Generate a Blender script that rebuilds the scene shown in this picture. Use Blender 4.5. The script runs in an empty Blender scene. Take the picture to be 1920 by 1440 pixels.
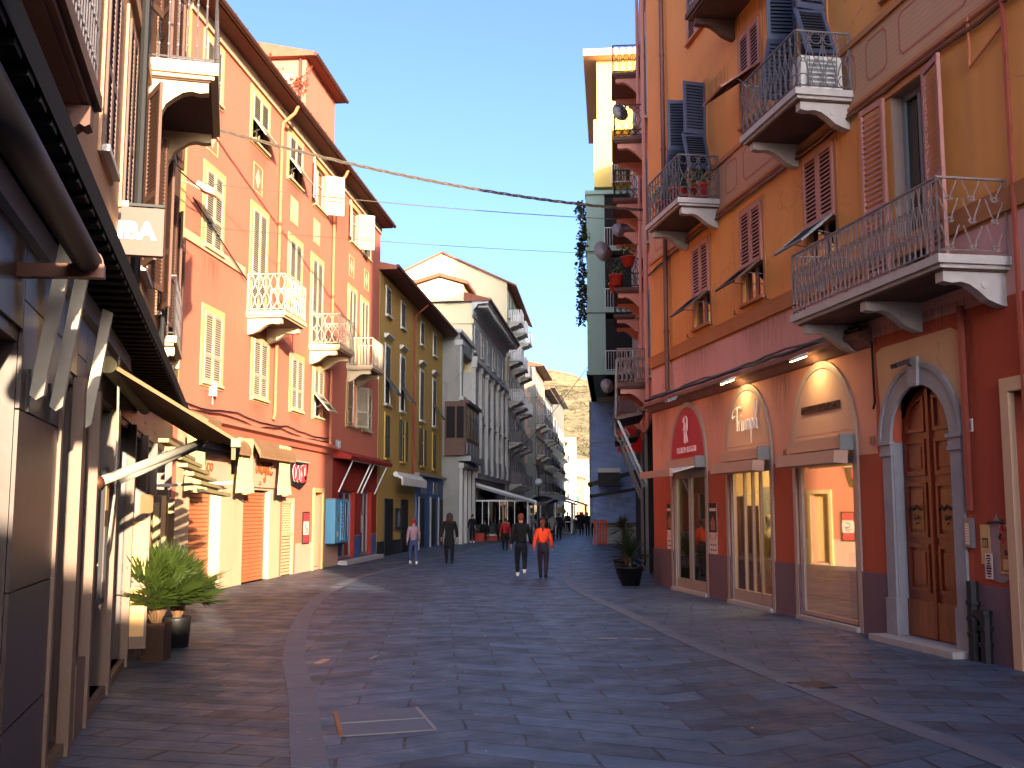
import bpy, bmesh, math, random
from mathutils import Vector, Matrix
RND = random.Random(11)
rad = math.radians
sc = bpy.context.scene
COL = sc.collection
PI = math.pi

# ------------------------------------------------------------------ materials
def lin(c):
    o = []
    for v in c:
        v = v / 255.0
        o.append(v / 12.92 if v <= 0.04045 else ((v + 0.055) / 1.055) ** 2.4)
    return (o[0], o[1], o[2], 1.0)

def newmat(name):
    m = bpy.data.materials.new(name)
    m.use_nodes = True
    nt = m.node_tree
    nt.nodes.clear()
    out = nt.nodes.new('ShaderNodeOutputMaterial')
    b = nt.nodes.new('ShaderNodeBsdfPrincipled')
    nt.links.new(b.outputs[0], out.inputs[0])
    return m, nt, b, out

def N_(nt, t, **kw):
    n = nt.nodes.new(t)
    for k, v in kw.items():
        setattr(n, k, v)
    return n

def mixc(nt, fac, a, b, blend='MIX'):
    n = nt.nodes.new('ShaderNodeMix')
    n.data_type = 'RGBA'
    n.blend_type = blend
    for sock, v in ((0, fac), (6, a), (7, b)):
        if hasattr(v, 'is_linked') or hasattr(v, 'links'):
            nt.links.new(v, n.inputs[sock])
        else:
            n.inputs[sock].default_value = v
    return n.outputs[2]

def noise(nt, vec, scale, detail=3, rough=.55):
    n = nt.nodes.new('ShaderNodeTexNoise')
    n.inputs['Scale'].default_value = scale
    n.inputs['Detail'].default_value = detail
    n.inputs['Roughness'].default_value = rough
    if vec is not None:
        nt.links.new(vec, n.inputs['Vector'])
    return n.outputs['Fac']

def ramp(nt, fac, stops):
    n = nt.nodes.new('ShaderNodeValToRGB')
    el = n.color_ramp.elements
    while len(el) < len(stops):
        el.new(0.5)
    for e, (p, c) in zip(el, stops):
        e.position = p
        e.color = c if len(c) == 4 else (*c, 1)
    nt.links.new(fac, n.inputs[0])
    return n.outputs[0]

def scale_c(c, k):
    return (min(c[0] * k, 1), min(c[1] * k, 1), min(c[2] * k, 1), 1)

def bumpn(nt, b, h, strength, dist=.02):
    n = nt.nodes.new('ShaderNodeBump')
    n.inputs['Strength'].default_value = strength
    n.inputs['Distance'].default_value = dist
    nt.links.new(h, n.inputs['Height'])
    nt.links.new(n.outputs[0], b.inputs['Normal'])

def coords(nt, sc3=(1, 1, 1), world=False):
    if world:
        g = nt.nodes.new('ShaderNodeNewGeometry').outputs['Position']
    else:
        g = nt.nodes.new('ShaderNodeTexCoord').outputs['Object']
    mp = nt.nodes.new('ShaderNodeMapping')
    mp.inputs['Scale'].default_value = sc3
    nt.links.new(g, mp.inputs[0])
    return mp.outputs[0]

def plain(name, c, rough=.6, var=.12, scale=6, bump=.0, bscale=60, metal=0., spec=.4):
    m, nt, b, out = newmat(name)
    c = lin(c)
    v = coords(nt, world=True)
    f = noise(nt, v, scale, 4)
    nt.links.new(mixc(nt, f, scale_c(c, 1 - var), scale_c(c, 1 + var)), b.inputs['Base Color'])
    b.inputs['Roughness'].default_value = rough
    b.inputs['Metallic'].default_value = metal
    b.inputs['Specular IOR Level'].default_value = spec
    if bump:
        bumpn(nt, b, noise(nt, v, bscale, 3), bump, .01)
    return m

def stucco(name, c, dirt=(90, 70, 60), damt=.35, var=.12, rough=.85, fine=.25):
    """painted render: broad blotches, vertical rain streaks, scuffs and a fine grain"""
    m, nt, b, out = newmat(name)
    c = lin(c)
    d = lin(dirt)
    v = coords(nt)
    big = noise(nt, v, .55, 5, .6)
    base = mixc(nt, big, scale_c(c, 1 - var), scale_c(c, 1 + var))
    vs = coords(nt, (1.1, 1.1, .16))
    st = noise(nt, vs, 1.5, 4, .58)
    stf = ramp(nt, st, [(.52, (0, 0, 0)), (.86, (damt * .8,) * 3)])
    base = mixc(nt, stf, base, d)
    sp = noise(nt, v, 9, 5, .7)
    spf = ramp(nt, sp, [(.62, (0, 0, 0)), (.74, (damt * .7,) * 3)])
    base = mixc(nt, spf, base, scale_c(c, .62))
    pat = noise(nt, v, 1.7, 4, .7)
    pf = ramp(nt, pat, [(.63, (0, 0, 0)), (.66, (.20, .20, .20))])
    base = mixc(nt, pf, base, scale_c(c, 1.25))
    vo = N_(nt, 'ShaderNodeTexVoronoi', feature='DISTANCE_TO_EDGE')
    vo.inputs['Scale'].default_value = .55
    wv = N_(nt, 'ShaderNodeVectorMath', operation='ADD')
    nz = N_(nt, 'ShaderNodeTexNoise'); nz.inputs['Scale'].default_value = 2.2; nz.inputs['Detail'].default_value = 5
    nt.links.new(v, nz.inputs['Vector']); nt.links.new(nz.outputs['Color'], wv.inputs[0]); nt.links.new(v, wv.inputs[1])
    nt.links.new(wv.outputs[0], vo.inputs['Vector'])
    cr = ramp(nt, vo.outputs['Distance'], [(.0, (damt * 1.1,) * 3), (.012, (0, 0, 0))])
    gate = ramp(nt, noise(nt, v, .35, 2), [(.5, (0, 0, 0)), (.6, (1, 1, 1))])
    base = mixc(nt, mixc(nt, 1.0, cr, gate, 'MULTIPLY'), base, scale_c(d, .8))
    nt.links.new(base, b.inputs['Base Color'])
    b.inputs['Roughness'].default_value = rough
    b.inputs['Specular IOR Level'].default_value = .2
    h = noise(nt, v, 45, 4)
    bumpn(nt, b, h, fine, .012)
    return m

def emit(name, c, s):
    m, nt, b, out = newmat(name)
    b.inputs['Base Color'].default_value = (.8, .8, .8, 1)
    b.inputs['Emission Color'].default_value = lin(c)
    b.inputs['Emission Strength'].default_value = s
    return m

def glass(name, tint=(200, 205, 205), refl=.35, rough=.02):
    m, nt, b, out = newmat(name)
    nt.nodes.remove(b)
    tr = N_(nt, 'ShaderNodeBsdfTransparent')
    tr.inputs[0].default_value = lin(tint)
    gl = N_(nt, 'ShaderNodeBsdfGlossy')
    gl.inputs['Roughness'].default_value = rough
    gl.inputs['Color'].default_value = (.95, .95, .95, 1)
    lw = N_(nt, 'ShaderNodeLayerWeight')
    lw.inputs[0].default_value = .5
    pw = N_(nt, 'ShaderNodeMath', operation='POWER')
    nt.links.new(lw.outputs['Facing'], pw.inputs[0]); pw.inputs[1].default_value = 4
    mx = N_(nt, 'ShaderNodeMath', operation='MULTIPLY_ADD')
    nt.links.new(pw.outputs[0], mx.inputs[0])
    mx.inputs[1].default_value = .7
    mx.inputs[2].default_value = refl
    mx.use_clamp = True
    ms = N_(nt, 'ShaderNodeMixShader')
    nt.links.new(mx.outputs[0], ms.inputs[0])
    nt.links.new(tr.outputs[0], ms.inputs[1])
    nt.links.new(gl.outputs[0], ms.inputs[2])
    nt.links.new(ms.outputs[0], out.inputs[0])
    return m

M = {}
def mats():
    M['orange_wall'] = stucco('orange_wall', (182, 106, 86), (150, 84, 66), damt=.3, var=.11)
    M['orange_dark'] = stucco('red_canopy_paint', (140, 42, 32), damt=.2)
    M['cream'] = stucco('cream_paint', (182, 154, 102), (130, 100, 70), .2, .06)
    M['cream_stone'] = stucco('cream_stone', (182, 156, 128), (120, 90, 65), .22, .07)
    M['pink_base'] = stucco('pink_plinth', (190, 152, 132), (140, 100, 80), .2, .06)
    M['R_orange'] = stucco('amber_wall', (208, 142, 80), (130, 84, 62), .40, .15)
    M['R_frieze'] = frieze_mat()
    M['R_pink'] = stucco('dusty_pink_wall', (204, 150, 142), (130, 84, 74), .36, .13)
    M['R_salmon'] = stucco('salmon_wall', (212, 146, 122), (160, 92, 76), .36, .14)
    M['R_red'] = stucco('brick_red_wall', (178, 86, 62), (104, 44, 36), .42, .16)
    M['R_red2'] = stucco('deep_red_wall', (164, 74, 54), (92, 38, 30), .42, .16)
    M['R_plinth'] = stucco('violet_grey_plinth', (112, 88, 96), (60, 48, 54), .5, .25, .7, .5)
    M['R_strip'] = stucco('taupe_band', (172, 114, 76), (90, 60, 50), .35, .12)
    M['R_patch'] = stucco('bare_plaster', (204, 164, 130), (150, 100, 70), .35, .1)
    M['ledge'] = plain('weathered_ledge', (124, 84, 74), .85, .3, 4, .4)
    M['olive'] = stucco('ochre_wall', (170, 138, 74), (104, 84, 52), .36, .14)
    M['grey_stone'] = stucco('grey_palazzo_stone', (174, 172, 168), (70, 66, 62), .5, .16)
    M['grey_old'] = stucco('old_grey_render', (132, 130, 126), (60, 58, 56), .6, .3)
    M['pale_wall'] = stucco('pale_cream_wall', (206, 190, 152), (150, 130, 100), .15, .05)
    M['white_wall'] = stucco('off_white_wall', (180, 177, 166), (110, 104, 96), .3, .08)
    M['pinkgrey'] = stucco('pink_grey_wall', (176, 142, 122), (100, 84, 76), .3, .08)
    M['far_yellow'] = stucco('far_yellow_wall', (200, 174, 114), (170, 140, 90), .15, .06)
    M['far_green'] = stucco('far_greenish_wall', (126, 124, 112), (70, 70, 66), .4, .12)
    M['far_dark'] = stucco('far_dark_wall', (98, 90, 86), (60, 56, 54), .4, .14)
    M['pinkQ'] = stucco('pink_side_wall', (186, 132, 116), (110, 70, 64), .3, .1)
    M['green'] = stucco('green_render', (130, 152, 138), (40, 60, 50), .2, .06)
    M['yellow'] = stucco('yellow_render', (200, 174, 96), (150, 120, 70), .15, .05)
    M['N_stucco'] = stucco('sand_stucco', (172, 134, 104), (120, 84, 64), .35, .1)
    M['tile'] = plain('clay_roof_tile', (128, 76, 56), .85, .35, 5, .5, 20)
    M['eave'] = plain('brown_eave_boards', (92, 52, 40), .8, .2, 3, .2)
    M['eave_grey'] = plain('grey_eave', (128, 112, 96), .8, .2, 3, .2)
    M['gutter'] = plain('copper_gutter', (92, 56, 42), .5, .25, 8, 0, metal=.4)
    M['pipe'] = plain('painted_pipe', (176, 104, 70), .55, .15, 5)
    M['pipe_brown'] = plain('brown_pipe', (92, 48, 36), .5, .25, 4)
    M['pipe_red'] = plain('red_pipe', (128, 58, 44), .5, .25, 4)
    M['shutter_cream'] = plain('cream_shutter_paint', (160, 148, 128), .6, .10, 7, .1)
    M['shutter_mauve'] = plain('mauve_shutter_paint', (156, 104, 94), .6, .16, 7, .15)
    M['shutter_blue'] = plain('slate_blue_shutter_paint', (60, 66, 88), .5, .15, 7, .1)
    M['shutter_brown'] = plain('brown_shutter_paint', (84, 58, 48), .6, .2, 7, .1)
    M['shutter_dark'] = plain('dark_green_shutter_paint', (52, 50, 42), .6, .2, 7, .1)
    M['shutter_grey'] = plain('grey_shutter_paint', (120, 122, 124), .6, .15, 7, .1)
    M['shutter_green'] = plain('green_shutter_paint', (60, 110, 74), .6, .1, 7, .1)
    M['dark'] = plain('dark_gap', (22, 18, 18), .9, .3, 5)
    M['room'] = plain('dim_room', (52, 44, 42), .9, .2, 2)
    M['black'] = plain('black_paint', (18, 17, 18), .6, .25, 4)
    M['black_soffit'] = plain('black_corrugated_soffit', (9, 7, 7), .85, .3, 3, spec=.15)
    M['iron'] = plain('weathered_iron', (104, 98, 102), .6, .3, 12, .2, metal=.3)
    M['iron_pale'] = plain('pale_painted_iron', (176, 166, 144), .6, .15, 12)
    M['iron_dark'] = plain('black_iron', (34, 31, 34), .6, .2, 12)
    M['iron_warm'] = plain('rust_tinged_iron', (124, 106, 104), .7, .35, 14, .2)
    M['marble'] = plain('grey_marble_slab', (166, 158, 154), .6, .2, 6, .2)
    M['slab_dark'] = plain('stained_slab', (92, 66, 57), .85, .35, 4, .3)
    M['slab_cream'] = plain('cream_slab', (192, 172, 136), .8, .12, 4, .15)
    M['jamb'] = plain('grey_stone_jamb', (144, 141, 146), .7, .22, 5, .3, 25)
    M['alu'] = plain('satin_aluminium', (164, 146, 136), .4, .08, 5, metal=.25)
    M['awn_case'] = plain('taupe_awning_case', (176, 138, 122), .5, .08, 4)
    M['white_metal'] = plain('white_metal', (208, 204, 198), .5, .08, 4)
    M['grey_metal'] = plain('grey_metal', (122, 124, 128), .45, .12, 5, metal=.3)
    M['panel_tan'] = plain('tan_sign_panel', (192, 150, 130), .6, .06, 2)
    M['panel_red'] = plain('crimson_sign_panel', (176, 34, 62), .5, .08, 3)
    M['letter_white'] = plain('white_letter', (238, 232, 226), .5, .03, 5)
    M['letter_pink'] = plain('pale_pink_letter', (240, 190, 184), .5, .03, 5)
    M['letter_brown'] = plain('bronze_letter', (110, 62, 28), .5, .15, 9)
    M['letter_dark'] = plain('dark_bead_letter', (44, 18, 16), .45, .3, 30)
    M['letter_red'] = plain('red_letter', (214, 34, 44), .5, .1, 9)
    M['wood_door'] = wood('varnished_door_wood', (138, 48, 20), (84, 26, 11))
    M['wood_kick'] = wood('worn_door_wood', (146, 76, 32), (100, 50, 22))
    M['brass'] = plain('dark_brass', (70, 54, 36), .4, .3, 20, metal=.7)
    M['roller'] = roller('terracotta_roller_shutter', (170, 102, 66))
    M['roller_dark'] = plain('shop_dark_glass', (30, 32, 38), .12, .2, 2, spec=.6)
    M['lattice'] = plain('cream_lattice', (184, 160, 124), .6, .1, 6)
    M['fabric_cream'] = fabric('cream_awning_cloth', (170, 154, 110))
    M['fabric_tan'] = fabric('tan_awning_cloth', (132, 100, 74))
    M['fabric_grey'] = fabric('grey_awning_cloth', (136, 140, 148))
    M['fabric_white'] = fabric('white_awning_cloth', (210, 206, 200))
    M['glass'] = glass('shop_glass', (226, 226, 220), .07)
    M['glass_mirror'] = glass('reflecting_shop_glass', (206, 200, 184), .46)
    M['glass_dark'] = glass('dark_window_glass', (60, 62, 66), .12)
    M['shop_wall'] = plain('ivory_shop_wall', (206, 178, 128), .7, .08, 2)
    M['stoneN'] = granite('polished_brown_granite', (58, 40, 35), .36)
    M['stoneN_pale'] = granite('honed_tan_stone', (100, 74, 56), .5)
    M['blue_box'] = plain('light_blue_enamel', (96, 156, 186), .4, .06, 4)
    M['blue_shop'] = plain('blue_shop_paint', (54, 84, 134), .55, .12, 3)
    M['tarp'] = tarpmat()
    M['orange_plastic'] = plain('orange_barrier_plastic', (206, 82, 40), .5, .1, 4)
    M['poster'] = plain('poster_paper', (214, 190, 178), .7, .08, 5)
    M['poster_dark'] = plain('poster_dark_ink', (52, 22, 22), .7, .3, 18)
    M['poster_red'] = plain('poster_red_ink', (196, 52, 62), .7, .15, 9)
    M['poster_tan'] = plain('aged_poster_paper', (204, 160, 106), .8, .15, 9)
    M['poster_mix'] = plain('worn_poster_print', (150, 100, 74), .8, .5, 26)
    M['glue'] = plain('grey_glue_patch', (150, 124, 124), .85, .2, 6)
    M['pot'] = plain('brown_metal_pot', (62, 40, 28), .45, .25, 5, metal=.3)
    M['pot_black'] = plain('black_plastic_pot', (22, 21, 22), .5, .2, 5)
    M['pot_red'] = plain('terracotta_pot', (158, 48, 36), .7, .15, 5)
    M['soil'] = plain('soil', (50, 38, 28), .95, .3, 20)
    M['leaf'] = leafmat('palm_leaf', (66, 80, 26), (28, 44, 16))
    M['leaf_dark'] = leafmat('dark_leaf', (44, 56, 26), (22, 34, 16))
    M['leaf_red'] = leafmat('russet_creeper_leaf', (150, 70, 44), (104, 48, 34))
    M['leaf_green'] = leafmat('balcony_leaf', (58, 82, 36), (32, 50, 22))
    M['scrub'] = leafmat('scrub_leaf', (92, 84, 48), (54, 56, 30))
    M['tube'] = plain('slate_awning_tube', (24, 22, 27), .6, .15, 5, spec=.3)
    M['sign_brown'] = plain('taupe_sign_board', (86, 68, 60), .6, .06, 3)
    M['frieze_line'] = plain('faded_red_frieze_line', (168, 100, 82), .85, .15, 5)
    M['arm_metal'] = plain('dull_white_arm_metal', (148, 142, 130), .5, .1, 5)
    M['stain'] = stainmat()
    M['panel_slate'] = plain('slate_panel', (18, 22, 30), .5, .1, 4)
    M['reveal'] = plain('taupe_reveal', (132, 112, 104), .8, .15, 4)
    M['stem'] = plain('woody_stem', (96, 70, 46), .9, .2, 20)
    M['skin'] = plain('skin', (186, 124, 100), .55, .05, 8)
    M['hair_dark'] = plain('dark_brown_hair', (44, 28, 22), .5, .25, 40)
    M['hair_red'] = plain('auburn_hair', (118, 56, 40), .5, .25, 40)
    M['cloth_black'] = plain('black_cloth', (13, 12, 14), .9, .2, 14, .2)
    M['cloth_navy'] = plain('navy_cloth', (15, 16, 27), .9, .2, 14, .2)
    M['cloth_plum'] = plain('plum_leggings', (34, 18, 34), .7, .15, 14)
    M['cloth_orange'] = plain('neon_orange_cloth', (250, 72, 22), .7, .08, 12, .2)
    M['cloth_lilac'] = plain('lilac_grey_cloth', (134, 108, 118), .85, .12, 12, .2)
    M['cloth_jeans'] = plain('blue_denim', (48, 62, 98), .85, .2, 18, .2)
    M['cloth_red'] = plain('red_cloth', (150, 24, 26), .85, .1, 12, .2)
    M['cloth_grey'] = plain('grey_coat_cloth', (128, 124, 118), .9, .2, 14, .2)
    M['shoe_black'] = plain('black_shoe', (22, 21, 22), .6, .1, 8)
    M['shoe_white'] = plain('white_shoe', (206, 204, 200), .6, .06, 8)
    M['cable'] = plain('black_cable', (26, 23, 24), .6, .2, 6)
    M['cable_pale'] = plain('pale_cable', (82, 72, 60), .6, .1, 6)
    M['dish'] = plain('grey_dish', (124, 120, 122), .5, .08, 5)
    M['ac'] = plain('air_conditioner_casing', (196, 192, 186), .5, .05, 5)
    M['lamp_on'] = emit('lit_lamp_face', (255, 226, 150), 14)
    M['globe'] = plain('milk_glass_globe', (204, 208, 214), .3, .03, 5)
    M['kerb'] = kerb_mat()
    M['street'] = street_mat('street_slabs', chevron=True)
    M['walk_left'] = street_mat('left_pavement_slabs', chevron=False)
    M['walk_right'] = street_mat('right_pavement_slabs', chevron=None)
    M['ground'] = plain('far_ground', (84, 80, 84), .9, .2, 2)
    M['hill'] = hillmat()
    M['inlay'] = plain('pale_marble_inlay', (142, 136, 134), .6, .2, 8)
    M['cover'] = plain('cast_iron_cover', (74, 52, 46), .6, .35, 16, .4)

def stainmat():
    m, nt, b, out = newmat('rain_streak_stain')
    b.inputs['Base Color'].default_value = lin((52, 38, 34)); b.inputs['Roughness'].default_value = .95
    g = N_(nt, 'ShaderNodeTexCoord')
    sep = N_(nt, 'ShaderNodeSeparateXYZ'); nt.links.new(g.outputs['Generated'], sep.inputs[0])
    st = noise(nt, coords(nt, (9, 9, .7)), 1.6, 5, .65)
    stf = ramp(nt, st, [(.40, (0, 0, 0)), (.72, (1, 1, 1))])
    a = N_(nt, 'ShaderNodeMath', operation='MULTIPLY_ADD'); nt.links.new(sep.outputs[0], a.inputs[0]); a.inputs[1].default_value = 2; a.inputs[2].default_value = -1
    a2 = N_(nt, 'ShaderNodeMath', operation='MULTIPLY'); nt.links.new(a.outputs[0], a2.inputs[0]); nt.links.new(a.outputs[0], a2.inputs[1])
    a3 = N_(nt, 'ShaderNodeMath', operation='SUBTRACT'); a3.inputs[0].default_value = 1; nt.links.new(a2.outputs[0], a3.inputs[1])
    z2 = N_(nt, 'ShaderNodeMath', operation='POWER'); nt.links.new(sep.outputs[2], z2.inputs[0]); z2.inputs[1].default_value = 1.4
    p1 = N_(nt, 'ShaderNodeMath', operation='MULTIPLY'); nt.links.new(a3.outputs[0], p1.inputs[0]); nt.links.new(z2.outputs[0], p1.inputs[1])
    p2 = N_(nt, 'ShaderNodeMath', operation='MULTIPLY'); nt.links.new(p1.outputs[0], p2.inputs[0]); nt.links.new(stf, p2.inputs[1])
    p3 = N_(nt, 'ShaderNodeMath', operation='MULTIPLY'); nt.links.new(p2.outputs[0], p3.inputs[0]); p3.inputs[1].default_value = .62
    tr = N_(nt, 'ShaderNodeBsdfTransparent'); ms = N_(nt, 'ShaderNodeMixShader')
    nt.links.new(p3.outputs[0], ms.inputs[0]); nt.links.new(tr.outputs[0], ms.inputs[1]); nt.links.new(b.outputs[0], ms.inputs[2]); nt.links.new(ms.outputs[0], out.inputs[0])
    return m

def tarpmat():
    m, nt, b, out = newmat('blue_scaffold_sheet')
    v = coords(nt, world=True)
    f = noise(nt, coords(nt, (3, 3, .5), True), 1.2, 5, .7)
    base = mixc(nt, noise(nt, v, 1.0, 5, .7), lin((78, 106, 158)), lin((146, 164, 196)))
    base = mixc(nt, ramp(nt, f, [(.62, (0, 0, 0)), (.75, (.5, .5, .5))]), base, lin((206, 212, 222)))
    nt.links.new(base, b.inputs['Base Color']); b.inputs['Roughness'].default_value = .55
    bumpn(nt, b, noise(nt, v, 3, 5), .6, .08)
    return m

def frieze_mat():
    m, nt, b, out = newmat('striped_frieze_render')
    c = lin((182, 138, 104))
    v = coords(nt)
    sep = N_(nt, 'ShaderNodeSeparateXYZ')
    nt.links.new(v, sep.inputs[0])
    mt = N_(nt, 'ShaderNodeMath', operation='MULTIPLY')
    nt.links.new(sep.outputs[2], mt.inputs[0]); mt.inputs[1].default_value = 1 / .085
    fr = N_(nt, 'ShaderNodeMath', operation='FRACT')
    nt.links.new(mt.outputs[0], fr.inputs[0])
    l = ramp(nt, fr.outputs[0], [(.0, (.55, .55, .55)), (.09, (.5, .5, .5)), (.15, (0, 0, 0))])
    base = mixc(nt, noise(nt, v, 1.2, 5), scale_c(c, .82), scale_c(c, 1.12))
    base = mixc(nt, l, base, lin((150, 96, 74)))
    nt.links.new(base, b.inputs['Base Color'])
    b.inputs['Roughness'].default_value = .85
    bumpn(nt, b, noise(nt, v, 40, 4), .25, .01)
    return m

def wood(name, a, d):
    m, nt, b, out = newmat(name)
    v = coords(nt, (9, 9, .9))
    f = noise(nt, v, 2.2, 5, .65)
    f2 = noise(nt, coords(nt), 1.3, 3)
    base = mixc(nt, ramp(nt, f, [(.3, (0, 0, 0)), (.7, (1, 1, 1))]), lin(d), lin(a))
    base = mixc(nt, ramp(nt, f2, [(.4, (0, 0, 0)), (.8, (.4, .4, .4))]), base, scale_c(lin(d), .6))
    nt.links.new(base, b.inputs['Base Color'])
    b.inputs['Roughness'].default_value = .38
    bumpn(nt, b, f, .15, .01)
    return m

def roller(name, c):
    m, nt, b, out = newmat(name)
    c = lin(c)
    v = coords(nt)
    base = mixc(nt, noise(nt, v, 2.5, 5), scale_c(c, .78), scale_c(c, 1.15))
    nt.links.new(base, b.inputs['Base Color'])
    b.inputs['Roughness'].default_value = .55
    return m

def fabric(name, c):
    m, nt, b, out = newmat(name)
    c = lin(c)
    v = coords(nt, world=True)
    base = mixc(nt, noise(nt, v, 1.8, 5, .65), scale_c(c, .74), scale_c(c, 1.16))
    nt.links.new(base, b.inputs['Base Color'])
    b.inputs['Roughness'].default_value = .9
    b.inputs['Specular IOR Level'].default_value = .1
    bumpn(nt, b, noise(nt, v, 7, 4), .5, .03)
    return m

def granite(name, c, rough=.28):
    m, nt, b, out = newmat(name)
    c = lin(c)
    v = coords(nt)
    f = noise(nt, v, 60, 3)
    g = noise(nt, v, 1.1, 5, .65)
    base = mixc(nt, f, scale_c(c, .72), scale_c(c, 1.25))
    base = mixc(nt, ramp(nt, g, [(.4, (0, 0, 0)), (.75, (.5, .5, .5))]), base, scale_c(c, .6))
    nt.links.new(base, b.inputs['Base Color'])
    b.inputs['Roughness'].default_value = rough
    b.inputs['Specular IOR Level'].default_value = .5
    bumpn(nt, b, noise(nt, v, 2.2, 3), .12, .02)
    return m

def leafmat(name, a, d):
    m, nt, b, out = newmat(name)
    v = coords(nt, world=True)
    f = noise(nt, v, 9, 3)
    nt.links.new(mixc(nt, f, lin(d), lin(a)), b.inputs['Base Color'])
    b.inputs['Roughness'].default_value = .45
    tr = N_(nt, 'ShaderNodeBsdfTranslucent')
    tr.inputs[0].default_value = lin(a)
    ms = N_(nt, 'ShaderNodeMixShader')
    ms.inputs[0].default_value = .18
    nt.links.new(b.outputs[0], ms.inputs[1]); nt.links.new(tr.outputs[0], ms.inputs[2])
    nt.links.new(ms.outputs[0], out.inputs[0])
    return m

def hillmat():
    m, nt, b, out = newmat('scrubby_hillside')
    v = coords(nt, world=True)
    f = noise(nt, v, .03, 6, .7)
    g = noise(nt, v, .15, 5, .7)
    base = mixc(nt, ramp(nt, f, [(.35, (0, 0, 0)), (.65, (1, 1, 1))]), lin((104, 96, 62)), lin((170, 142, 96)))
    base = mixc(nt, ramp(nt, g, [(.48, (0, 0, 0)), (.62, (.85, .85, .85))]), base, lin((70, 66, 42)))
    nt.links.new(base, b.inputs['Base Color'])
    b.inputs['Roughness'].default_value = 1
    return m

def street_mat(name, chevron):
    """worn grey-blue stone slabs: joints from a brick pattern, every slab its own tone, dust and wear"""
    m, nt, b, out = newmat(name)
    g = nt.nodes.new('ShaderNodeNewGeometry').outputs['Position']
    wob = N_(nt, 'ShaderNodeTexNoise'); wob.inputs['Scale'].default_value = .9; wob.inputs['Detail'].default_value = 2
    nt.links.new(g, wob.inputs['Vector'])
    wv = N_(nt, 'ShaderNodeVectorMath', operation='MULTIPLY_ADD')
    nt.links.new(wob.outputs['Color'], wv.inputs[0]); wv.inputs[1].default_value = (.10, .10, 0)
    nt.links.new(g, wv.inputs[2])
    mp = N_(nt, 'ShaderNodeMapping')
    nt.links.new(wv.outputs[0], mp.inputs[0])
    vec = mp.outputs[0]
    br = N_(nt, 'ShaderNodeTexBrick')
    br.inputs['Color1'].default_value = (0, 0, 0, 1); br.inputs['Color2'].default_value = (1, 1, 1, 1)
    br.inputs['Mortar'].default_value = (.5, .5, .5, 1)
    br.inputs['Scale'].default_value = 1.0
    br.inputs['Mortar Size'].default_value = .015
    br.inputs['Mortar Smooth'].default_value = .25
    br.inputs['Bias'].default_value = 0
    if chevron:
        mp.inputs['Rotation'].default_value = (0, 0, rad(-4))
        sep = N_(nt, 'ShaderNodeSeparateXYZ'); nt.links.new(vec, sep.inputs[0])
        ad = N_(nt, 'ShaderNodeMath', operation='ADD'); nt.links.new(sep.outputs[0], ad.inputs[0]); ad.inputs[1].default_value = 20.7
        pp = N_(nt, 'ShaderNodeMath', operation='PINGPONG'); nt.links.new(ad.outputs[0], pp.inputs[0]); pp.inputs[1].default_value = 2.1
        mu = N_(nt, 'ShaderNodeMath', operation='MULTIPLY_ADD'); nt.links.new(pp.outputs[0], mu.inputs[0]); mu.inputs[1].default_value = .55
        nt.links.new(sep.outputs[1], mu.inputs[2])
        cb = N_(nt, 'ShaderNodeCombineXYZ'); nt.links.new(ad.outputs[0], cb.inputs[0]); nt.links.new(mu.outputs[0], cb.inputs[1])
        vec = cb.outputs[0]
        br.inputs['Brick Width'].default_value = 1.0; br.inputs['Row Height'].default_value = .46
    elif chevron is False:
        mp.inputs['Rotation'].default_value = (0, 0, rad(14))
        br.inputs['Brick Width'].default_value = .95; br.inputs['Row Height'].default_value = .33
        br.inputs['Mortar Size'].default_value = .018
    else:
        mp.inputs['Rotation'].default_value = (0, 0, rad(9.5))
        br.inputs['Brick Width'].default_value = .9; br.inputs['Row Height'].default_value = .42
        br.inputs['Mortar Size'].default_value = .012
    nt.links.new(vec, br.inputs['Vector'])
    c1, c2 = lin((26, 40, 58)), lin((68, 88, 112))
    if chevron is False:
        c1, c2 = lin((30, 36, 48)), lin((74, 80, 92))
    if chevron is None:
        c1, c2 = lin((40, 50, 68)), lin((72, 84, 106))
    base = mixc(nt, br.outputs['Color'], c1, c2)
    base = mixc(nt, noise(nt, g, .45, 5, .65), scale_c(c1, .72), base) if False else base
    wear = noise(nt, g, .7, 6, .65)
    base = mixc(nt, ramp(nt, wear, [(.40, (0, 0, 0)), (.70, (.55, .55, .55))]), base, lin((84, 100, 122)))
    dk = noise(nt, g, 3.5, 5, .7)
    base = mixc(nt, ramp(nt, dk, [(.55, (0, 0, 0)), (.75, (.45, .45, .45))]), base, lin((28, 32, 44)))
    spk = noise(nt, g, 26, 2, .6)
    base = mixc(nt, ramp(nt, spk, [(.74, (0, 0, 0)), (.78, (.6, .6, .6))]), base, lin((168, 162, 160)))
    mf = br.outputs['Fac']
    mb_ = noise(nt, g, 1.9, 3)
    mcol = mixc(nt, ramp(nt, mb_, [(.62, (0, 0, 0)), (.70, (1, 1, 1))]), lin((10, 12, 20)), lin((112, 108, 120)) if chevron is not None else lin((56, 56, 72)))
    brk = ramp(nt, noise(nt, g, 1.3, 4, .6), [(.34, (.45, .45, .45)), (.55, (1, 1, 1))])
    base = mixc(nt, mixc(nt, 1.0, mf, brk, 'MULTIPLY'), base, mcol)
    nt.links.new(base, b.inputs['Base Color'])
    rr = ramp(nt, noise(nt, g, 2.3, 5), [(.3, (.42,) * 3), (.7, (.68,) * 3)])
    nt.links.new(rr, b.inputs['Roughness'])
    inv = N_(nt, 'ShaderNodeMath', operation='MULTIPLY_ADD')
    nt.links.new(mf, inv.inputs[0]); inv.inputs[1].default_value = -1.2
    nt.links.new(noise(nt, g, 9, 5, .7), inv.inputs[2])
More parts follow.
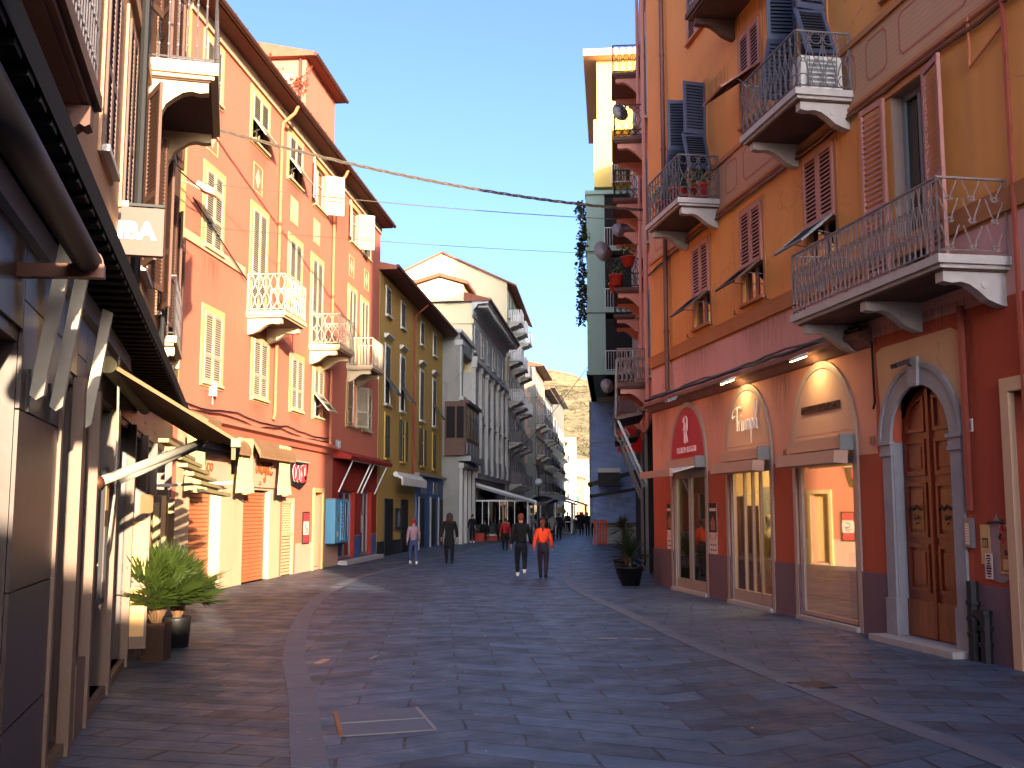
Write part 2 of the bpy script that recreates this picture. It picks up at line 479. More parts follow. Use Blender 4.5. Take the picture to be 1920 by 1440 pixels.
    tilt = N_(nt, 'ShaderNodeMath', operation='MULTIPLY_ADD')
    nt.links.new(br.outputs['Color'], tilt.inputs[0]); tilt.inputs[1].default_value = 1.0
    nt.links.new(inv.outputs[0], tilt.inputs[2])
    bumpn(nt, b, tilt.outputs[0], .8, .02)
    return m

def kerb_mat():
    m, nt, b, out = newmat('kerb_stone')
    v = coords(nt, world=True)
    c = lin((88, 93, 108))
    base = mixc(nt, noise(nt, v, 1.5, 5, .65), scale_c(c, .62), scale_c(c, 1.2))
    base = mixc(nt, ramp(nt, noise(nt, v, 30, 3), [(.68, (0, 0, 0)), (.76, (.5, .5, .5))]), base, lin((150, 144, 144)))
    nt.links.new(base, b.inputs['Base Color'])
    b.inputs['Roughness'].default_value = .6
    bumpn(nt, b, noise(nt, v, 12, 4), .3, .02)
    return m

# ------------------------------------------------------------------ mesh builder
class MB:
    def __init__(s, flip=1):
        s.v = []; s.f = []; s.m = []; s.x = flip
    def pt(s, p):
        s.v.append((p[0] * s.x, p[1], p[2])); return len(s.v) - 1
    def face(s, pts, m=0):
        s.f.append([s.pt(p) for p in pts]); s.m.append(m)
    def idx(s, vs, fs, m=0):
        o = len(s.v)
        for p in vs: s.pt(p)
        for f in fs:
            s.f.append([o + i for i in f]); s.m.append(m)
    def box(s, x0, x1, y0, y1, z0, z1, m=0):
        vs = [(x, y, z) for z in (z0, z1) for y in (y0, y1) for x in (x0, x1)]
        s.idx(vs, [(0, 1, 3, 2), (4, 6, 7, 5), (0, 4, 5, 1), (2, 3, 7, 6), (0, 2, 6, 4), (1, 5, 7, 3)], m)
    def bar(s, p, q, w, h, m=0, up=(0, 0, 1)):
        """rectangular bar from p to q, width w across, height h"""
        p = Vector(p); q = Vector(q); d = (q - p).normalized()
        u = Vector(up)
        a = d.cross(u)
        if a.length < 1e-4: a = d.cross(Vector((1, 0, 0)))
        a.normalize(); b = a.cross(d).normalized()
        vs = []
        for c in (p, q):
            for i, j in ((-1, -1), (1, -1), (1, 1), (-1, 1)):
                vs.append(tuple(c + a * (w / 2 * i) + b * (h / 2 * j)))
        s.idx(vs, [(3, 2, 1, 0), (4, 5, 6, 7), (0, 1, 5, 4), (1, 2, 6, 5), (2, 3, 7, 6), (3, 0, 4, 7)], m)
    def tube(s, pts, r, n=6, m=0, cap=True):
        pts = [Vector(p) for p in pts]
        k = len(pts)
        rs = r if isinstance(r, (list, tuple)) else [r] * k
        vs = []
        pa = None
        for i, p in enumerate(pts):
            d = (pts[min(i + 1, k - 1)] - pts[max(i - 1, 0)])
            if d.length < 1e-9: d = Vector((0, 0, 1))
            d.normalize()
            if pa is None:
                a = d.cross(Vector((0, 0, 1)))
                if a.length < 1e-3: a = d.cross(Vector((1, 0, 0)))
            else:
                a = pa - d * pa.dot(d)
                if a.length < 1e-6: a = d.cross(Vector((0, 1, 0)))
            a.normalize(); b = d.cross(a); pa = a
            for j in range(n):
                t = 2 * PI * j / n
                vs.append(tuple(p + (a * math.cos(t) + b * math.sin(t)) * rs[i]))
        fs = []
        for i in range(k - 1):
            for j in range(n):
                j2 = (j + 1) % n
                fs.append((i * n + j, i * n + j2, (i + 1) * n + j2, (i + 1) * n + j))
        if cap:
            fs.append(tuple(range(n - 1, -1, -1))); fs.append(tuple((k - 1) * n + j for j in range(n)))
        s.idx(vs, fs, m)
    def lathe(s, prof, c=(0, 0, 0), n=14, m=0, ax=None):
        vs = []; fs = []
        for r, z in prof:
            for j in range(n):
                t = 2 * PI * j / n
                p = Vector((r * math.cos(t), r * math.sin(t), z))
                if ax is not None: p = ax @ p
                vs.append((p[0] + c[0], p[1] + c[1], p[2] + c[2]))
        for i in range(len(prof) - 1):
            for j in range(n):
                j2 = (j + 1) % n
                fs.append((i * n + j, i * n + j2, (i + 1) * n + j2, (i + 1) * n + j))
        fs.append(tuple(range(n - 1, -1, -1))); fs.append(tuple((len(prof) - 1) * n + j for j in range(n)))
        s.idx(vs, fs, m)
    def ball(s, c, r, n=10, k=7, m=0, sc3=(1, 1, 1)):
        prof = []
        vs = []; fs = []
        for i in range(k + 1):
            ph = PI * i / k
            for j in range(n):
                t = 2 * PI * j / n
                vs.append((c[0] + r * sc3[0] * math.sin(ph) * math.cos(t), c[1] + r * sc3[1] * math.sin(ph) * math.sin(t), c[2] - r * sc3[2] * math.cos(ph)))
        for i in range(k):
            for j in range(n):
                j2 = (j + 1) % n
                fs.append((i * n + j, i * n + j2, (i + 1) * n + j2, (i + 1) * n + j))
        s.idx(vs, fs, m)
    def prism(s, poly, c0, c1, fn, m=0):
        """poly of (a,b) extruded from c0 to c1; fn(a,b,c)->xyz"""
        n = len(poly)
        vs = [fn(a, b, c0) for a, b in poly] + [fn(a, b, c1) for a, b in poly]
        fs = [tuple(range(n)), tuple(range(2 * n - 1, n - 1, -1))]
        for i in range(n):
            j = (i + 1) % n
            fs.append((i, i + n, j + n, j))
        s.idx(vs, fs, m)
    def ring(s, inner, outer, c0, c1, fn, m=0, closed=False):
        """band between two matching polylines, extruded"""
        n = len(inner)
        vs = []
        for c in (c0, c1):
            vs += [fn(a, b, c) for a, b in inner] + [fn(a, b, c) for a, b in outer]
        fs = []
        rng = range(n if closed else n - 1)
        for i in rng:
            j = (i + 1) % n
            fs.append((i, j, n + j, n + i))
            fs.append((2 * n + i, 3 * n + i, 3 * n + j, 2 * n + j))
            fs.append((i, 2 * n + i, 2 * n + j, j))
            fs.append((n + i, n + j, 3 * n + j, 3 * n + i))
        if not closed:
            fs.append((0, n, 3 * n, 2 * n)); fs.append((n - 1, 3 * n - 1, 4 * n - 1, 2 * n - 1))
        s.idx(vs, fs, m)
    def mesh(s, name, mlist, smooth=False):
        me = bpy.data.meshes.new(name)
        me.from_pydata(s.v, [], s.f)
        for k in mlist: me.materials.append(M[k] if isinstance(k, str) else k)
        me.polygons.foreach_set('material_index', s.m)
        bm = bmesh.new(); bm.from_mesh(me)
        bmesh.ops.recalc_face_normals(bm, faces=bm.faces)
        bm.to_mesh(me); bm.free()
        if smooth:
            me.polygons.foreach_set('use_smooth', [True] * len(me.polygons))
        me.update()
        return me
    def build(s, name, mlist, parent=None, smooth=False, loc=(0, 0, 0)):
        if isinstance(mlist, str): mlist = [mlist]
        return put(name, s.mesh(name, mlist, smooth), parent, loc)

def put(name, me, parent=None, loc=(0, 0, 0), rot=(0, 0, 0)):
    o = bpy.data.objects.new(name, me)
    COL.objects.link(o)
    o.location = loc; o.rotation_euler = rot
    if parent is not None: o.parent = parent
    return o

def tag(o, label=None, cat=None, group=None, kind=None):
    if label: o['label'] = label
    if cat: o['category'] = cat
    if group: o['group'] = group
    if kind: o['kind'] = kind
    return o

def empty(name, loc, rz, label, cat, group=None):
    o = bpy.data.objects.new(name, None)
    o.empty_display_size = .2
    COL.objects.link(o)
    o.location = loc; o.rotation_euler = (0, 0, rz)
    return tag(o, label, cat, group)

def copy_tree(o, parent=None):
    c = o.copy(); COL.objects.link(c)
    if parent is not None: c.parent = parent
    for ch in list(o.children):
        copy_tree(ch, c)
    return c

class Frame:
    """facade frame: s along the wall away from the viewer, d out of the wall, z up"""
    def __init__(f, ox, oy, ux, uy, sg):
        l = math.hypot(ux, uy); ux /= l; uy /= l
        f.o = (ox, oy); f.u = (ux, uy); f.sg = sg
        f.n = (-uy, ux) if sg > 0 else (uy, -ux)
        f.rz = math.atan2(sg * uy, sg * ux)
    def W(f, s, d, z):
        return (f.o[0] + f.u[0] * s + f.n[0] * d, f.o[1] + f.u[1] * s + f.n[1] * d, z)
    def mb(f): return MB(f.sg)
    def thing(f, name, label, cat, s=0, d=0, z=0, group=None):
        return empty(name, f.W(s, d, z), f.rz, label, cat, group)
    def local(f, s, d, z): return (f.sg * s, d, z)

FR = Frame(5.5, 16.98, -336, 2014, 1)
FN = Frame(-3.65, 8.96, -527, 2014, -1)
FL = Frame(-7.21, 25.8, 187, 2014, -1)

def wall(mb, s0, s1, z0, z1, holes=(), matfn=None, sb=(), zb=(), depth=.25, back=None, top=True, mrev=None):
    """front face of a wall at d=0 with rectangular openings, reveals, and the sides of the block behind it"""
    ss = sorted(set([s0, s1] + [x for x in sb if s0 < x < s1] + [min(max(h[i], s0), s1) for h in holes for i in (0, 1)]))
    zs = sorted(set([z0, z1] + [x for x in zb if z0 < x < z1] + [min(max(h[i], z0), z1) for h in holes for i in (2, 3)]))
    mf = matfn or (lambda s, z: 0)
    for i in range(len(ss) - 1):
        for j in range(len(zs) - 1):
            cs = (ss[i] + ss[i + 1]) / 2; cz = (zs[j] + zs[j + 1]) / 2
            if any(h[0] < cs < h[1] and h[2] < cz < h[3] for h in holes): continue
            mb.face([(ss[i], 0, zs[j]), (ss[i + 1], 0, zs[j]), (ss[i + 1], 0, zs[j + 1]), (ss[i], 0, zs[j + 1])], mf(cs, cz))
    for h in holes:
        a, b, c, e = h[:4]
        k = mf((a + b) / 2, (c + e) / 2) if mrev is None else mrev
        D = -(h[4] if len(h) > 4 else depth)
        mb.face([(a, 0, c), (a, D, c), (a, D, e), (a, 0, e)], k)
        mb.face([(b, 0, c), (b, D, c), (b, D, e), (b, 0, e)], k)
        mb.face([(a, 0, e), (a, D, e), (b, D, e), (b, 0, e)], k)
        mb.face([(a, 0, c), (a, D, c), (b, D, c), (b, 0, c)], k)
    if back:
        k = mf((s0 + s1) / 2, z1 - .1)
        B = -back
        zz = zs
        for x in (s0, s1):
            for j in range(len(zz) - 1):
                mb.face([(x, 0, zz[j]), (x, B, zz[j]), (x, B, zz[j + 1]), (x, 0, zz[j + 1])], mf(min(max(x, s0 + .01), s1 - .01), (zz[j] + zz[j + 1]) / 2))
        mb.face([(s0, B, z0), (s1, B, z0), (s1, B, z1), (s0, B, z1)], k)
        if top: mb.face([(s0, 0, z1), (s1, 0, z1), (s1, B, z1), (s0, B, z1)], k)
# ------------------------------------------------------------------ shared components
_MC = {}
def cached(key, fn):
    if key not in _MC: _MC[key] = fn()
    return _MC[key]

def louver_leaf(w, h, mat, split=(.36,), slat=.055, th=.04, back=True):
    """one louvred shutter leaf, x 0..w, y 0..th, z 0..h ; rails at fractions in split"""
    def mk():
        b = MB()
        st = min(.065, w * .16)
        b.box(0, st, 0, th, 0, h); b.box(w - st, w, 0, th, 0, h)
        rails = [0] + [h * q for q in split] + [h - .09]
        for i, z in enumerate(rails):
            b.box(st, w - st, 0, th - .004, z, z + .09)
        for i in range(len(rails) - 1):
            z = rails[i] + .09
            while z < rails[i + 1] - slat * .3:
                zt = min(z + slat * .66, rails[i + 1] + .01)
                b.idx([(st, .006, zt), (w - st, .006, zt), (w - st, th - .006, z), (st, th - .006, z),
                       (st, .006, zt - .008), (w - st, .006, zt - .008), (w - st, th - .006, z - .008), (st, th - .006, z - .008)],
                      [(0, 1, 2, 3), (7, 6, 5, 4), (0, 4, 5, 1), (2, 6, 7, 3)])
                z += slat
        if back: b.box(st, w - st, .0, .004, .05, h - .05, 1)
        return b.mesh('shutter_leaf', [mat, 'dark'])
    return cached(('leaf', round(w, 2), round(h, 2), mat, split, slat, back), mk)

def window_unit(F, bld, s0, s1, z0, z1, shut, surround=None, sw=.16, sill='slab_cream', mode='closed', flap=0, split=(.36,),
                slat=.055, frame='shutter_cream', lab=None, proud=.03, name='window', wide=None):
    """a window (part) with its shutters (sub-parts). mode closed / open / flap (lower leaves tilted out) / bare"""
    w = s1 - s0; h = z1 - z0
    b = F.mb()
    ms = [surround or frame, sill, frame, 'glass_dark', 'dark']
    if surround:
        for (a, c, e, g) in ((s0 - sw, s0, z0 - sw * .6, z1 + sw * .9), (s1, s1 + sw, z0 - sw * .6, z1 + sw * .9), (s0, s1, z1, z1 + sw * .9)):
            b.box(a, c, .002, proud, e, g, 0)
        b.box(s0, s1, .002, proud, z0 - sw * .6, z0 - .05, 0)
    b.box(s0 - sw * .5, s1 + sw * .5, .004, proud + .07, z0 - .05, z0 + .012, 1)
    if mode in ('open', 'bare', 'flap'):
        y = -.12
        b.box(s0, s0 + .06, y, y + .05, z0, z1, 2); b.box(s1 - .06, s1, y, y + .05, z0, z1, 2)
        b.box(s0, s1, y, y + .05, z1 - .06, z1, 2); b.box(s0, s1, y, y + .05, z0 + .012, z0 + .07, 2)
        b.box((s0 + s1) / 2 - .045, (s0 + s1) / 2 + .045, y, y + .055, z0, z1, 2)
        b.box(s0, s1, y, y + .045, z0 + h * .62, z0 + h * .62 + .05, 2)
        b.box(s0 + .01, s1 - .01, y + .015, y + .025, z0 + .05, z1 - .05, 3)
    wo = b.build(name, ms, bld)
    if lab: wo['label'] = lab
    X = F.sg
    lw = w / 2 - .006
    if mode == 'closed':
        for a in (s0, s0 + w / 2 + .006):
            x = a if X > 0 else -(a + lw)
            put('shutter', louver_leaf(lw, h, shut, split, slat), wo, (x, .012, z0))
    elif mode == 'flap':
        zf = z0 + h * flap[0]
        for a in (s0, s0 + w / 2 + .006):
            x = a if X > 0 else -(a + lw)
            put('shutter', louver_leaf(lw, z1 - zf, shut, (), slat), wo, (x, .012, zf))
        fb = MB()
        fh = zf - z0
        me = louver_leaf(w - .01, fh, shut, (.5,), slat)
        x = s0 if X > 0 else -s1
        # hinged at its top edge: mesh hangs from z=fh, swung out by angle
        a = flap[1]
        o = put('shutter_flap', me, wo, (x + .005, .05 + math.sin(a) * fh, zf - math.cos(a) * fh), (a, 0, 0))
        fb.tube([F.local(s0 + .05, 0, z0 + fh * .35), F.local(s0 + .05, math.sin(a) * fh * .6, zf - math.cos(a) * fh * .62)], .009, 5)
        fb.build('shutter_stay', 'iron', o).parent = wo
    elif mode == 'open':
        for side in (0, 1):
            ang = flap[side] if isinstance(flap, tuple) and flap else (flap if flap else rad(155))
            me = louver_leaf(lw, h, shut, split, slat, back=False)
            near = s0 if side == 0 else s1
            xl = X * near
            # a leaf runs along local +x from its hinge; angle from the wall line
            if (side == 0) == (X > 0):
                rz = ang          # hinge at low x, swung outwards and back
            else:
                rz = PI - ang
            put('shutter', me, wo, (xl, .03, z0), (0, 0, rz))
    return wo

def stain(F, bld, s0, s1, ztop, h, d=.0035):
    """rain streaks washed down the wall below a sill or slab"""
    b = F.mb(); b.face([(s0, d, ztop - h), (s1, d, ztop - h), (s1, d, ztop), (s0, d, ztop)]); b.build('wall_stain', 'stain', bld)

# ---- balcony railings drawn in panel coordinates (t along, z up)
def rail_panel(b, fn, L, h, style, m=0):
    T = lambda t, z, o=0: fn(t, z, o)
    def ln(pts, r, n=4): b.tube([fn(t, z) for t, z in pts], r, n, m)
    ln([(0, h), (L, h)], .02, 5)
    ln([(0, .06), (L, .06)], .013, 4)
    ln([(0, 0), (0, h)], .018, 4); ln([(L, 0), (L, h)], .018, 4)
    if style == 'scroll':
        n = max(2, round(L / .135)); u = L / n
        zz = [.06 + (h - .06) * k / 14 for k in range(15)]
        for i in range(n):
            c = (i + .5) * u
            for sg in (-1, 1):
                ln([(c + sg * u * (.24 + .22 * math.sin(2 * PI * 1.5 * (z - .06) / (h - .06) + .5)), z) for z in zz], .0105)
            for zc in (.36 * h, .70 * h):
                ln([(c + .05 * math.cos(q * PI / 4), zc + .035 * math.sin(q * PI / 4)) for q in range(9)], .009)
            ln([(i * u, .06), (i * u, h)], .008)
        ln([(0, h * .36), (L, h * .36)], .008); ln([(0, h * .7), (L, h * .7)], .008)
    elif style == 'scurve':
        n = max(2, round(L / .30)); u = L / n
        for i in range(n):
            c = (i + .5) * u
            for z0 in (.08, .42, .70):
                hh = .30 if z0 < .6 else h - .72
                for sg in (-1, 1):
                    ln([(c + sg * (.02 + u * .40 * (q / 8) ** 1.5 * (1 if q < 7 else .85)), z0 + hh * q / 8) for q in range(9)], .0105)
                ln([(c + .055 * math.cos(q * PI / 4), z0 + .02 + .03 * math.sin(q * PI / 4)) for q in range(9)], .009)
    elif style == 'lyre':
        n = max(2, round(L / .21)); u = L / n
        for i in range(n):
            c = (i + .5) * u
            for z0, r in ((.06 + .10, .10), (h - .11, .10)):
                ln([(c + u * .42 * math.cos(q * PI / 5), z0 + r * math.sin(q * PI / 5)) for q in range(11)], .0105)
            zz = [.25 + (h - .47) * k / 10 for k in range(11)]
            for sg in (-1, 1):
                ln([(c + sg * u * (.10 + .30 * abs(math.cos(PI * (z - .25) / (h - .47)))), z) for z in zz], .0105)
            ln([(i * u, .06), (i * u, h)], .008)
            ln([(c + .03 * math.cos(q * PI / 4), h * .5 + .03 * math.sin(q * PI / 4)) for q in range(9)], .009)
    elif style == 'wave':
        n = max(2, round(L / .22)); u = L / n
        zz = [.06 + (h - .06) * k / 16 for k in range(17)]
        for i in range(n):
            c = (i + .5) * u
            for sg in (-1, 1):
                ln([(c + sg * u * .46 * math.sin(2 * PI * (z - .06) / (h - .06)), z) for z in zz], .012)
    elif style == 'bars':
        n = max(2, round(L / .115)); u = L / n
        for i in range(1, n):
            ln([(i * u, 0), (i * u, h)], .011)
            for z in (.22 * h, .5 * h, .78 * h):
                b.ball(fn(i * u, z), .022, 5, 4, m)
    elif style == 'plain':
        n = max(2, round(L / .13)); u = L / n
        for i in range(1, n): ln([(i * u, 0), (i * u, h)], .009, 3)
    elif style == 'slats':
        n = max(2, round(L / .16)); u = L / n
        for i in range(n):
            p, q = fn(i * u + .02, .05), fn((i + 1) * u - .02, h)
            b.bar(fn((i + .5) * u, .05), fn((i + .5) * u, h), u * .5, .02, m)

def balcony(F, bld, s0, s1, d, z, style='scroll', h=.98, iron='iron', slab='marble', brk='marble', under='slab_dark', nbr=2, th=.11, lab=None, bh=.42, side=None):
    """balcony part of a building: slab, with railing and brackets as sub-parts. z = walking surface"""
    b = F.mb()
    b.box(s0, s1, .004, d, z - th, z, 0)
    b.box(s0 + .05, s1 - .05, .004, d - .05, z - th - .05, z - th, 0)
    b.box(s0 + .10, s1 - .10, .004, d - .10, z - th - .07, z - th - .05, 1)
    so = b.build('balcony', [slab, under], bld)
    if lab: so['label'] = lab
    zb = z - th - .07
    prof = [(0, zb), (d * .86, zb), (d * .86, zb - .13), (d * .74, zb - .15), (d * .62, zb - .13), (d * .50, zb - .16),
            (d * .38, zb - .24), (d * .26, zb - .34), (d * .14, zb - bh + .03), (.05, zb - bh), (0, zb - bh)]
    ws = .17
    for k in range(nbr):
        c = s0 + .14 + ws / 2 + (s1 - s0 - .28 - ws) * (k / (nbr - 1) if nbr > 1 else .5)
        q = F.mb()
        q.prism(prof, c - ws / 2, c + ws / 2, lambda a, bb, cc: (cc, a + .004, bb))
        q.prism([(d * .30 + .05 * math.cos(t), zb - .16 + .05 * math.sin(t)) for t in [k2 * PI / 5 for k2 in range(10)]], c - ws / 2 - .012, c + ws / 2 + .012, lambda a, bb, cc: (cc, a, bb))
        q.build('bracket', brk, so)
    r = F.mb()
    e = .05
    rail_panel(r, lambda t, zz, o=0: (s0 + e + t, d - e, z + zz), s1 - s0 - 2 * e, h, style)
    rail_panel(r, lambda t, zz, o=0: (s0 + e, e * .3 + t, z + zz), d - 1.3 * e, h, side or style)
    rail_panel(r, lambda t, zz, o=0: (s1 - e, e * .3 + t, z + zz), d - 1.3 * e, h, side or style)
    r.build('railing', iron, so)
    return so

# ---- lettering
def text_geo(txt, size=1.0, bold=0.0, extr=.01, sx=1.0, space=1.0):
    cu = bpy.data.curves.new('lettering', 'FONT')
    cu.body = txt; cu.size = size; cu.extrude = extr; cu.offset = bold; cu.space_character = space
    cu.align_x = 'CENTER'; cu.resolution_u = 3
    o = bpy.data.objects.new('lettering', cu)
    COL.objects.link(o)
    dg = bpy.context.evaluated_depsgraph_get()
    me = bpy.data.meshes.new_from_object(o.evaluated_get(dg))
    vs = [(v.co.x * sx, v.co.y, v.co.z) for v in me.vertices]
    fs = [tuple(p.vertices) for p in me.polygons]
    bpy.data.objects.remove(o); bpy.data.meshes.remove(me); bpy.data.curves.remove(cu)
    return vs, fs

def put_text(b, txt, fn, size, m=0, **kw):
    vs, fs = text_geo(txt, size, **kw)
    b.idx([fn(x, y, z) for x, y, z in vs], fs, m)

def strokes(b, polys, fn, r, m=0, n=5):
    """polylines of (x, y) smoothed and drawn as thin tubes"""
    for pl in polys:
        pts = []
        k = len(pl)
        for i in range(k - 1):
            p0 = pl[max(i - 1, 0)]; p1 = pl[i]; p2 = pl[i + 1]; p3 = pl[min(i + 2, k - 1)]
            for j in range(4):
                t = j / 4
                f = lambda a, bb, c, d: .5 * (2 * bb + (c - a) * t + (2 * a - 5 * bb + 4 * c - d) * t * t + (3 * bb - a - 3 * c + d) * t ** 3)
                pts.append((f(p0[0], p1[0], p2[0], p3[0]), f(p0[1], p1[1], p2[1], p3[1])))
        pts.append(pl[-1])
        b.tube([fn(x, y) for x, y in pts], r, n, m)

TRIUMPH = [[(-.02, .62), (-.12, .52), (-.16, .66), (-.04, .80), (.12, .86), (.30, .88), (.42, .84)],
           [(.20, .86), (.18, .55), (.16, .10)],
           [(.28, .42), (.29, .08)], [(.29, .30), (.34, .42), (.40, .42)],
           [(.46, .42), (.46, .12), (.50, .08)], [(.46, .54), (.47, .58)],
           [(.56, .42), (.56, .14), (.61, .08), (.68, .16)], [(.69, .42), (.69, .10)],
           [(.77, .42), (.77, .08)], [(.77, .32), (.83, .42), (.87, .34), (.87, .08)], [(.87, .32), (.93, .42), (.97, .34), (.97, .08)],
           [(1.06, .42), (1.05, .0), (1.03, -.36)], [(1.06, .30), (1.12, .42), (1.19, .36), (1.18, .18), (1.12, .08), (1.06, .14)],
           [(1.28, .08), (1.30, .55), (1.37, .98), (1.41, .86), (1.33, .55), (1.29, .30)], [(1.29, .30), (1.36, .42), (1.41, .34), (1.41, .14), (1.46, .08)]]
VOGUE = [[(.0, .62), (.04, .52), (.10, .66), (.18, .86), (.20, .70), (.16, .30), (.22, .08), (.30, .34), (.36, .64)],
         [(.36, .64), (.36, .30), (.42, .08), (.50, .30), (.52, .42)],
         [(.62, .42), (.54, .34), (.54, .14), (.62, .06), (.70, .20), (.68, .38), (.60, .42)],
         [(.88, .38), (.80, .42), (.75, .26), (.80, .10), (.88, .20), (.90, .40)], [(.90, .40), (.88, .0), (.82, -.18), (.76, -.06)],
         [(.98, .42), (.97, .16), (1.02, .06), (1.10, .18), (1.13, .42)], [(1.13, .42), (1.13, .12), (1.17, .06)],
         [(1.22, .22), (1.34, .30), (1.32, .42), (1.25, .38), (1.23, .16), (1.30, .05), (1.40, .14)]]
PRMONO = [[(.0, .0), (.0, 1.0)], [(-.10, .80), (-.02, .96), (.08, 1.02), (.18, .94), (.20, .78), (.16, .60), (.05, .52), (-.10, .54)],
          [(.09, .0), (.09, .70)], [(.09, .70), (.16, .74), (.20, .62), (.18, .48), (.11, .42)], [(.11, .42), (.17, .22), (.24, .02)]]

def arch_pts(c, w, z0, h, n=18):
    """half-ellipse outline from right springing to left"""
    return [(c + w * math.cos(PI * k / n), z0 + h * math.sin(PI * k / n)) for k in range(n + 1)]
mats()
# ------------------------------------------------------------------ the coral apartment house (left)
def left_house():
    F = FL
    bl = F.thing('apartment_house', 'coral orange four storey house with cream shutters in full sunlight', 'house')
    S0, S1, H = -6.5, 18.15, 13.72
    shop_h = [(-1.4, .6, 0, 2.42, .35), (2.2, 4.4, 0, 2.45, .22), (5.5, 6.75, 0, 2.28, .12), (8.85, 9.8, .08, 2.48, .30),
              (12.05, 14.4, .16, 2.6, .3), (15.4, 17.2, .18, 2.66, .3)]
    wins = []
    top = [(-1.35, -.35, 'closed'), (2.0, 3.3, 'flap'), (5.3, 6.6, 'flap'), (8.1, 9.4, 'open'), (12.95, 14.2, 'open'), (15.05, 16.2, 'closed')]
    mid = [(-1.1, 0, 8.15, 10.05), (2.25, 3.42, 7.2, 10.05), (5.6, 6.8, 8.15, 10.05), (8.05, 9.25, 7.2, 10.05), (12.9, 14.0, 7.2, 10.05), (14.9, 16.0, 7.3, 10.0)]
    low = [(-.9, .22, 4.92, 6.62, 'closed'), (2.6, 3.78, 4.92, 6.5, 'closed'), (6.05, 7.2, 4.92, 6.5, 'closed'), (8.5, 9.6, 4.92, 6.5, 'flap'), (12.9, 14.3, 5.0, 6.55, 'open'), (15.4, 16.8, 5.0, 6.55, 'closed')]
    holes = list(shop_h)
    holes += [(a, c, 11.85, 13.2, .25) for a, c, m in top if m != 'closed']
    holes += [(a, b, c, d, .25) for a, b, c, d, m in low if m != 'closed']
    def mf(s, z):
        if z < .9 and 6.9 < s < 12.0: return 2
        if z < 3.85 and -2.2 < s < 5.35: return 1
        if z < .95 and s > 12: return 4
        if s > 11.1 and 1 < z < 3.7: return 3
        return 0
    b = F.mb()
    wall(b, S0, S1, -.05, H, holes, mf, sb=(-2.2, 5.35, 6.9, 11.1, 12.0), zb=(.9, .95, 1.0, 3.7, 3.85), back=9.0)
    b.build('wall', ['orange_wall', 'cream_stone', 'pink_base', 'orange_dark', 'blue_shop'], bl)
    # dark rooms behind the open windows and shop doors
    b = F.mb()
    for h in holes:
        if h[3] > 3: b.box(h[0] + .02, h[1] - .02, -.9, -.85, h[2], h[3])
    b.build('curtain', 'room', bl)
    # quoin strip where the house meets the near building
    b = F.mb()
    b.box(-3.9, -2.35, .003, .05, 3.9, H - .35, 0)
    b.box(-2.35, S1 - .02, .003, .045, 8.02, 8.26, 1) if False else None
    b.box(-2.35, 1.7, .003, .05, 8.02, 8.24, 1)
    b.box(-2.35, S1 - .02, .003, .06, 13.42, H, 1)
    b.build('painted_band', ['cream', 'cream_stone'], bl)
    # roof with deep boarded eave
    b = F.mb()
    e = .50
    b.prism([(-.02, H), (e, H), (e, H + .10), (-4.4, H + 1.9), (-9, H + .2), (-9, H)], S0, S1 + .1, lambda a, c, q: (q, a, c), 0)
    b.prism([(e + .0, H + .101), (e + .06, H + .13), (-4.4, H + 1.99), (-4.4, H + 1.91)], S0, S1 + .14, lambda a, c, q: (q, a, c), 2)
    ro = b.build('roof', ['eave', 'eave', 'tile'], bl)
    b = F.mb()
    b.tube([F.W(0, 0, 0) and (S0, e + .08, H + .07), (S1 + .1, e + .08, H + .07)], .075, 8)
    for k in range(30): b.bar((S0 + .4 + k * .82, e - .02, H + .0), (S0 + .4 + k * .82, e + .17, H + .12), .03, .02)
    b.build('gutter', 'gutter', ro)
    for s, zt, zl in ((4.35, H - .75, 4.45), (10.35, H - .75, 3.95)):
        b = F.mb()
        b.tube([(s + .1, e + .02, H - .02), (s + .05, e - .06, H - .25), (s, .12, H - .55), (s, .09, H - .8), (s, .09, zl + .2), (s - .05, .07, zl)], .05, 8)
        for z in (11, 9, 7, 5.2): b.tube([(s, .09, z), (s, .09, z + .05)], .062, 8)
        b.build('drain_pipe', 'pipe', bl)
    for a, c, m in top:
        window_unit(F, bl, a, c, 11.85, 13.2, 'shutter_cream', None if m == 'x' else 'cream', .17, 'slab_cream', m,
                    (.42, rad(36)) if m == 'flap' else ((rad(168), rad(118)) if m == 'open' else 0), frame='shutter_cream')
    for i, (a, c, z0, z1) in enumerate(mid):
        window_unit(F, bl, a, c, z0, z1, 'shutter_cream', 'cream', .17, 'slab_cream', 'closed' if i != 4 else 'closed')
    for a, c, z0, z1, m in low:
        window_unit(F, bl, a, c, z0, z1, 'shutter_cream', 'cream', .17, 'slab_cream', m, (.45, rad(40)) if m == 'flap' else (rad(150) if m == 'open' else 0))
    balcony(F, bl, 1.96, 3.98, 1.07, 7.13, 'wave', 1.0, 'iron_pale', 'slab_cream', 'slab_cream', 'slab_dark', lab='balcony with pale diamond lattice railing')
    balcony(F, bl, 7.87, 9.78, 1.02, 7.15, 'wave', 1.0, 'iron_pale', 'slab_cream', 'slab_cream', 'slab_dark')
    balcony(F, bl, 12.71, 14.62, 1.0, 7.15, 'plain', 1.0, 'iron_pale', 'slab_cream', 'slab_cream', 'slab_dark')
    for a, c, z, hh in ((-1.5, -.1, 11.7, .9), (1.8, 3.5, 11.7, 1.2), (5.1, 6.8, 11.7, .8), (-1.2, .1, 7.95, 1.0), (5.5, 6.9, 8.0, 1.0), (-1.0, .4, 4.75, .6), (2.4, 3.9, 4.75, .6), (5.9, 7.4, 4.75, .6), (1.9, 4.1, 6.6, .9), (7.8, 9.9, 6.6, .9), (10.6, 12.8, 13.0, 2.5)):
        stain(F, bl, a, c, z, hh)
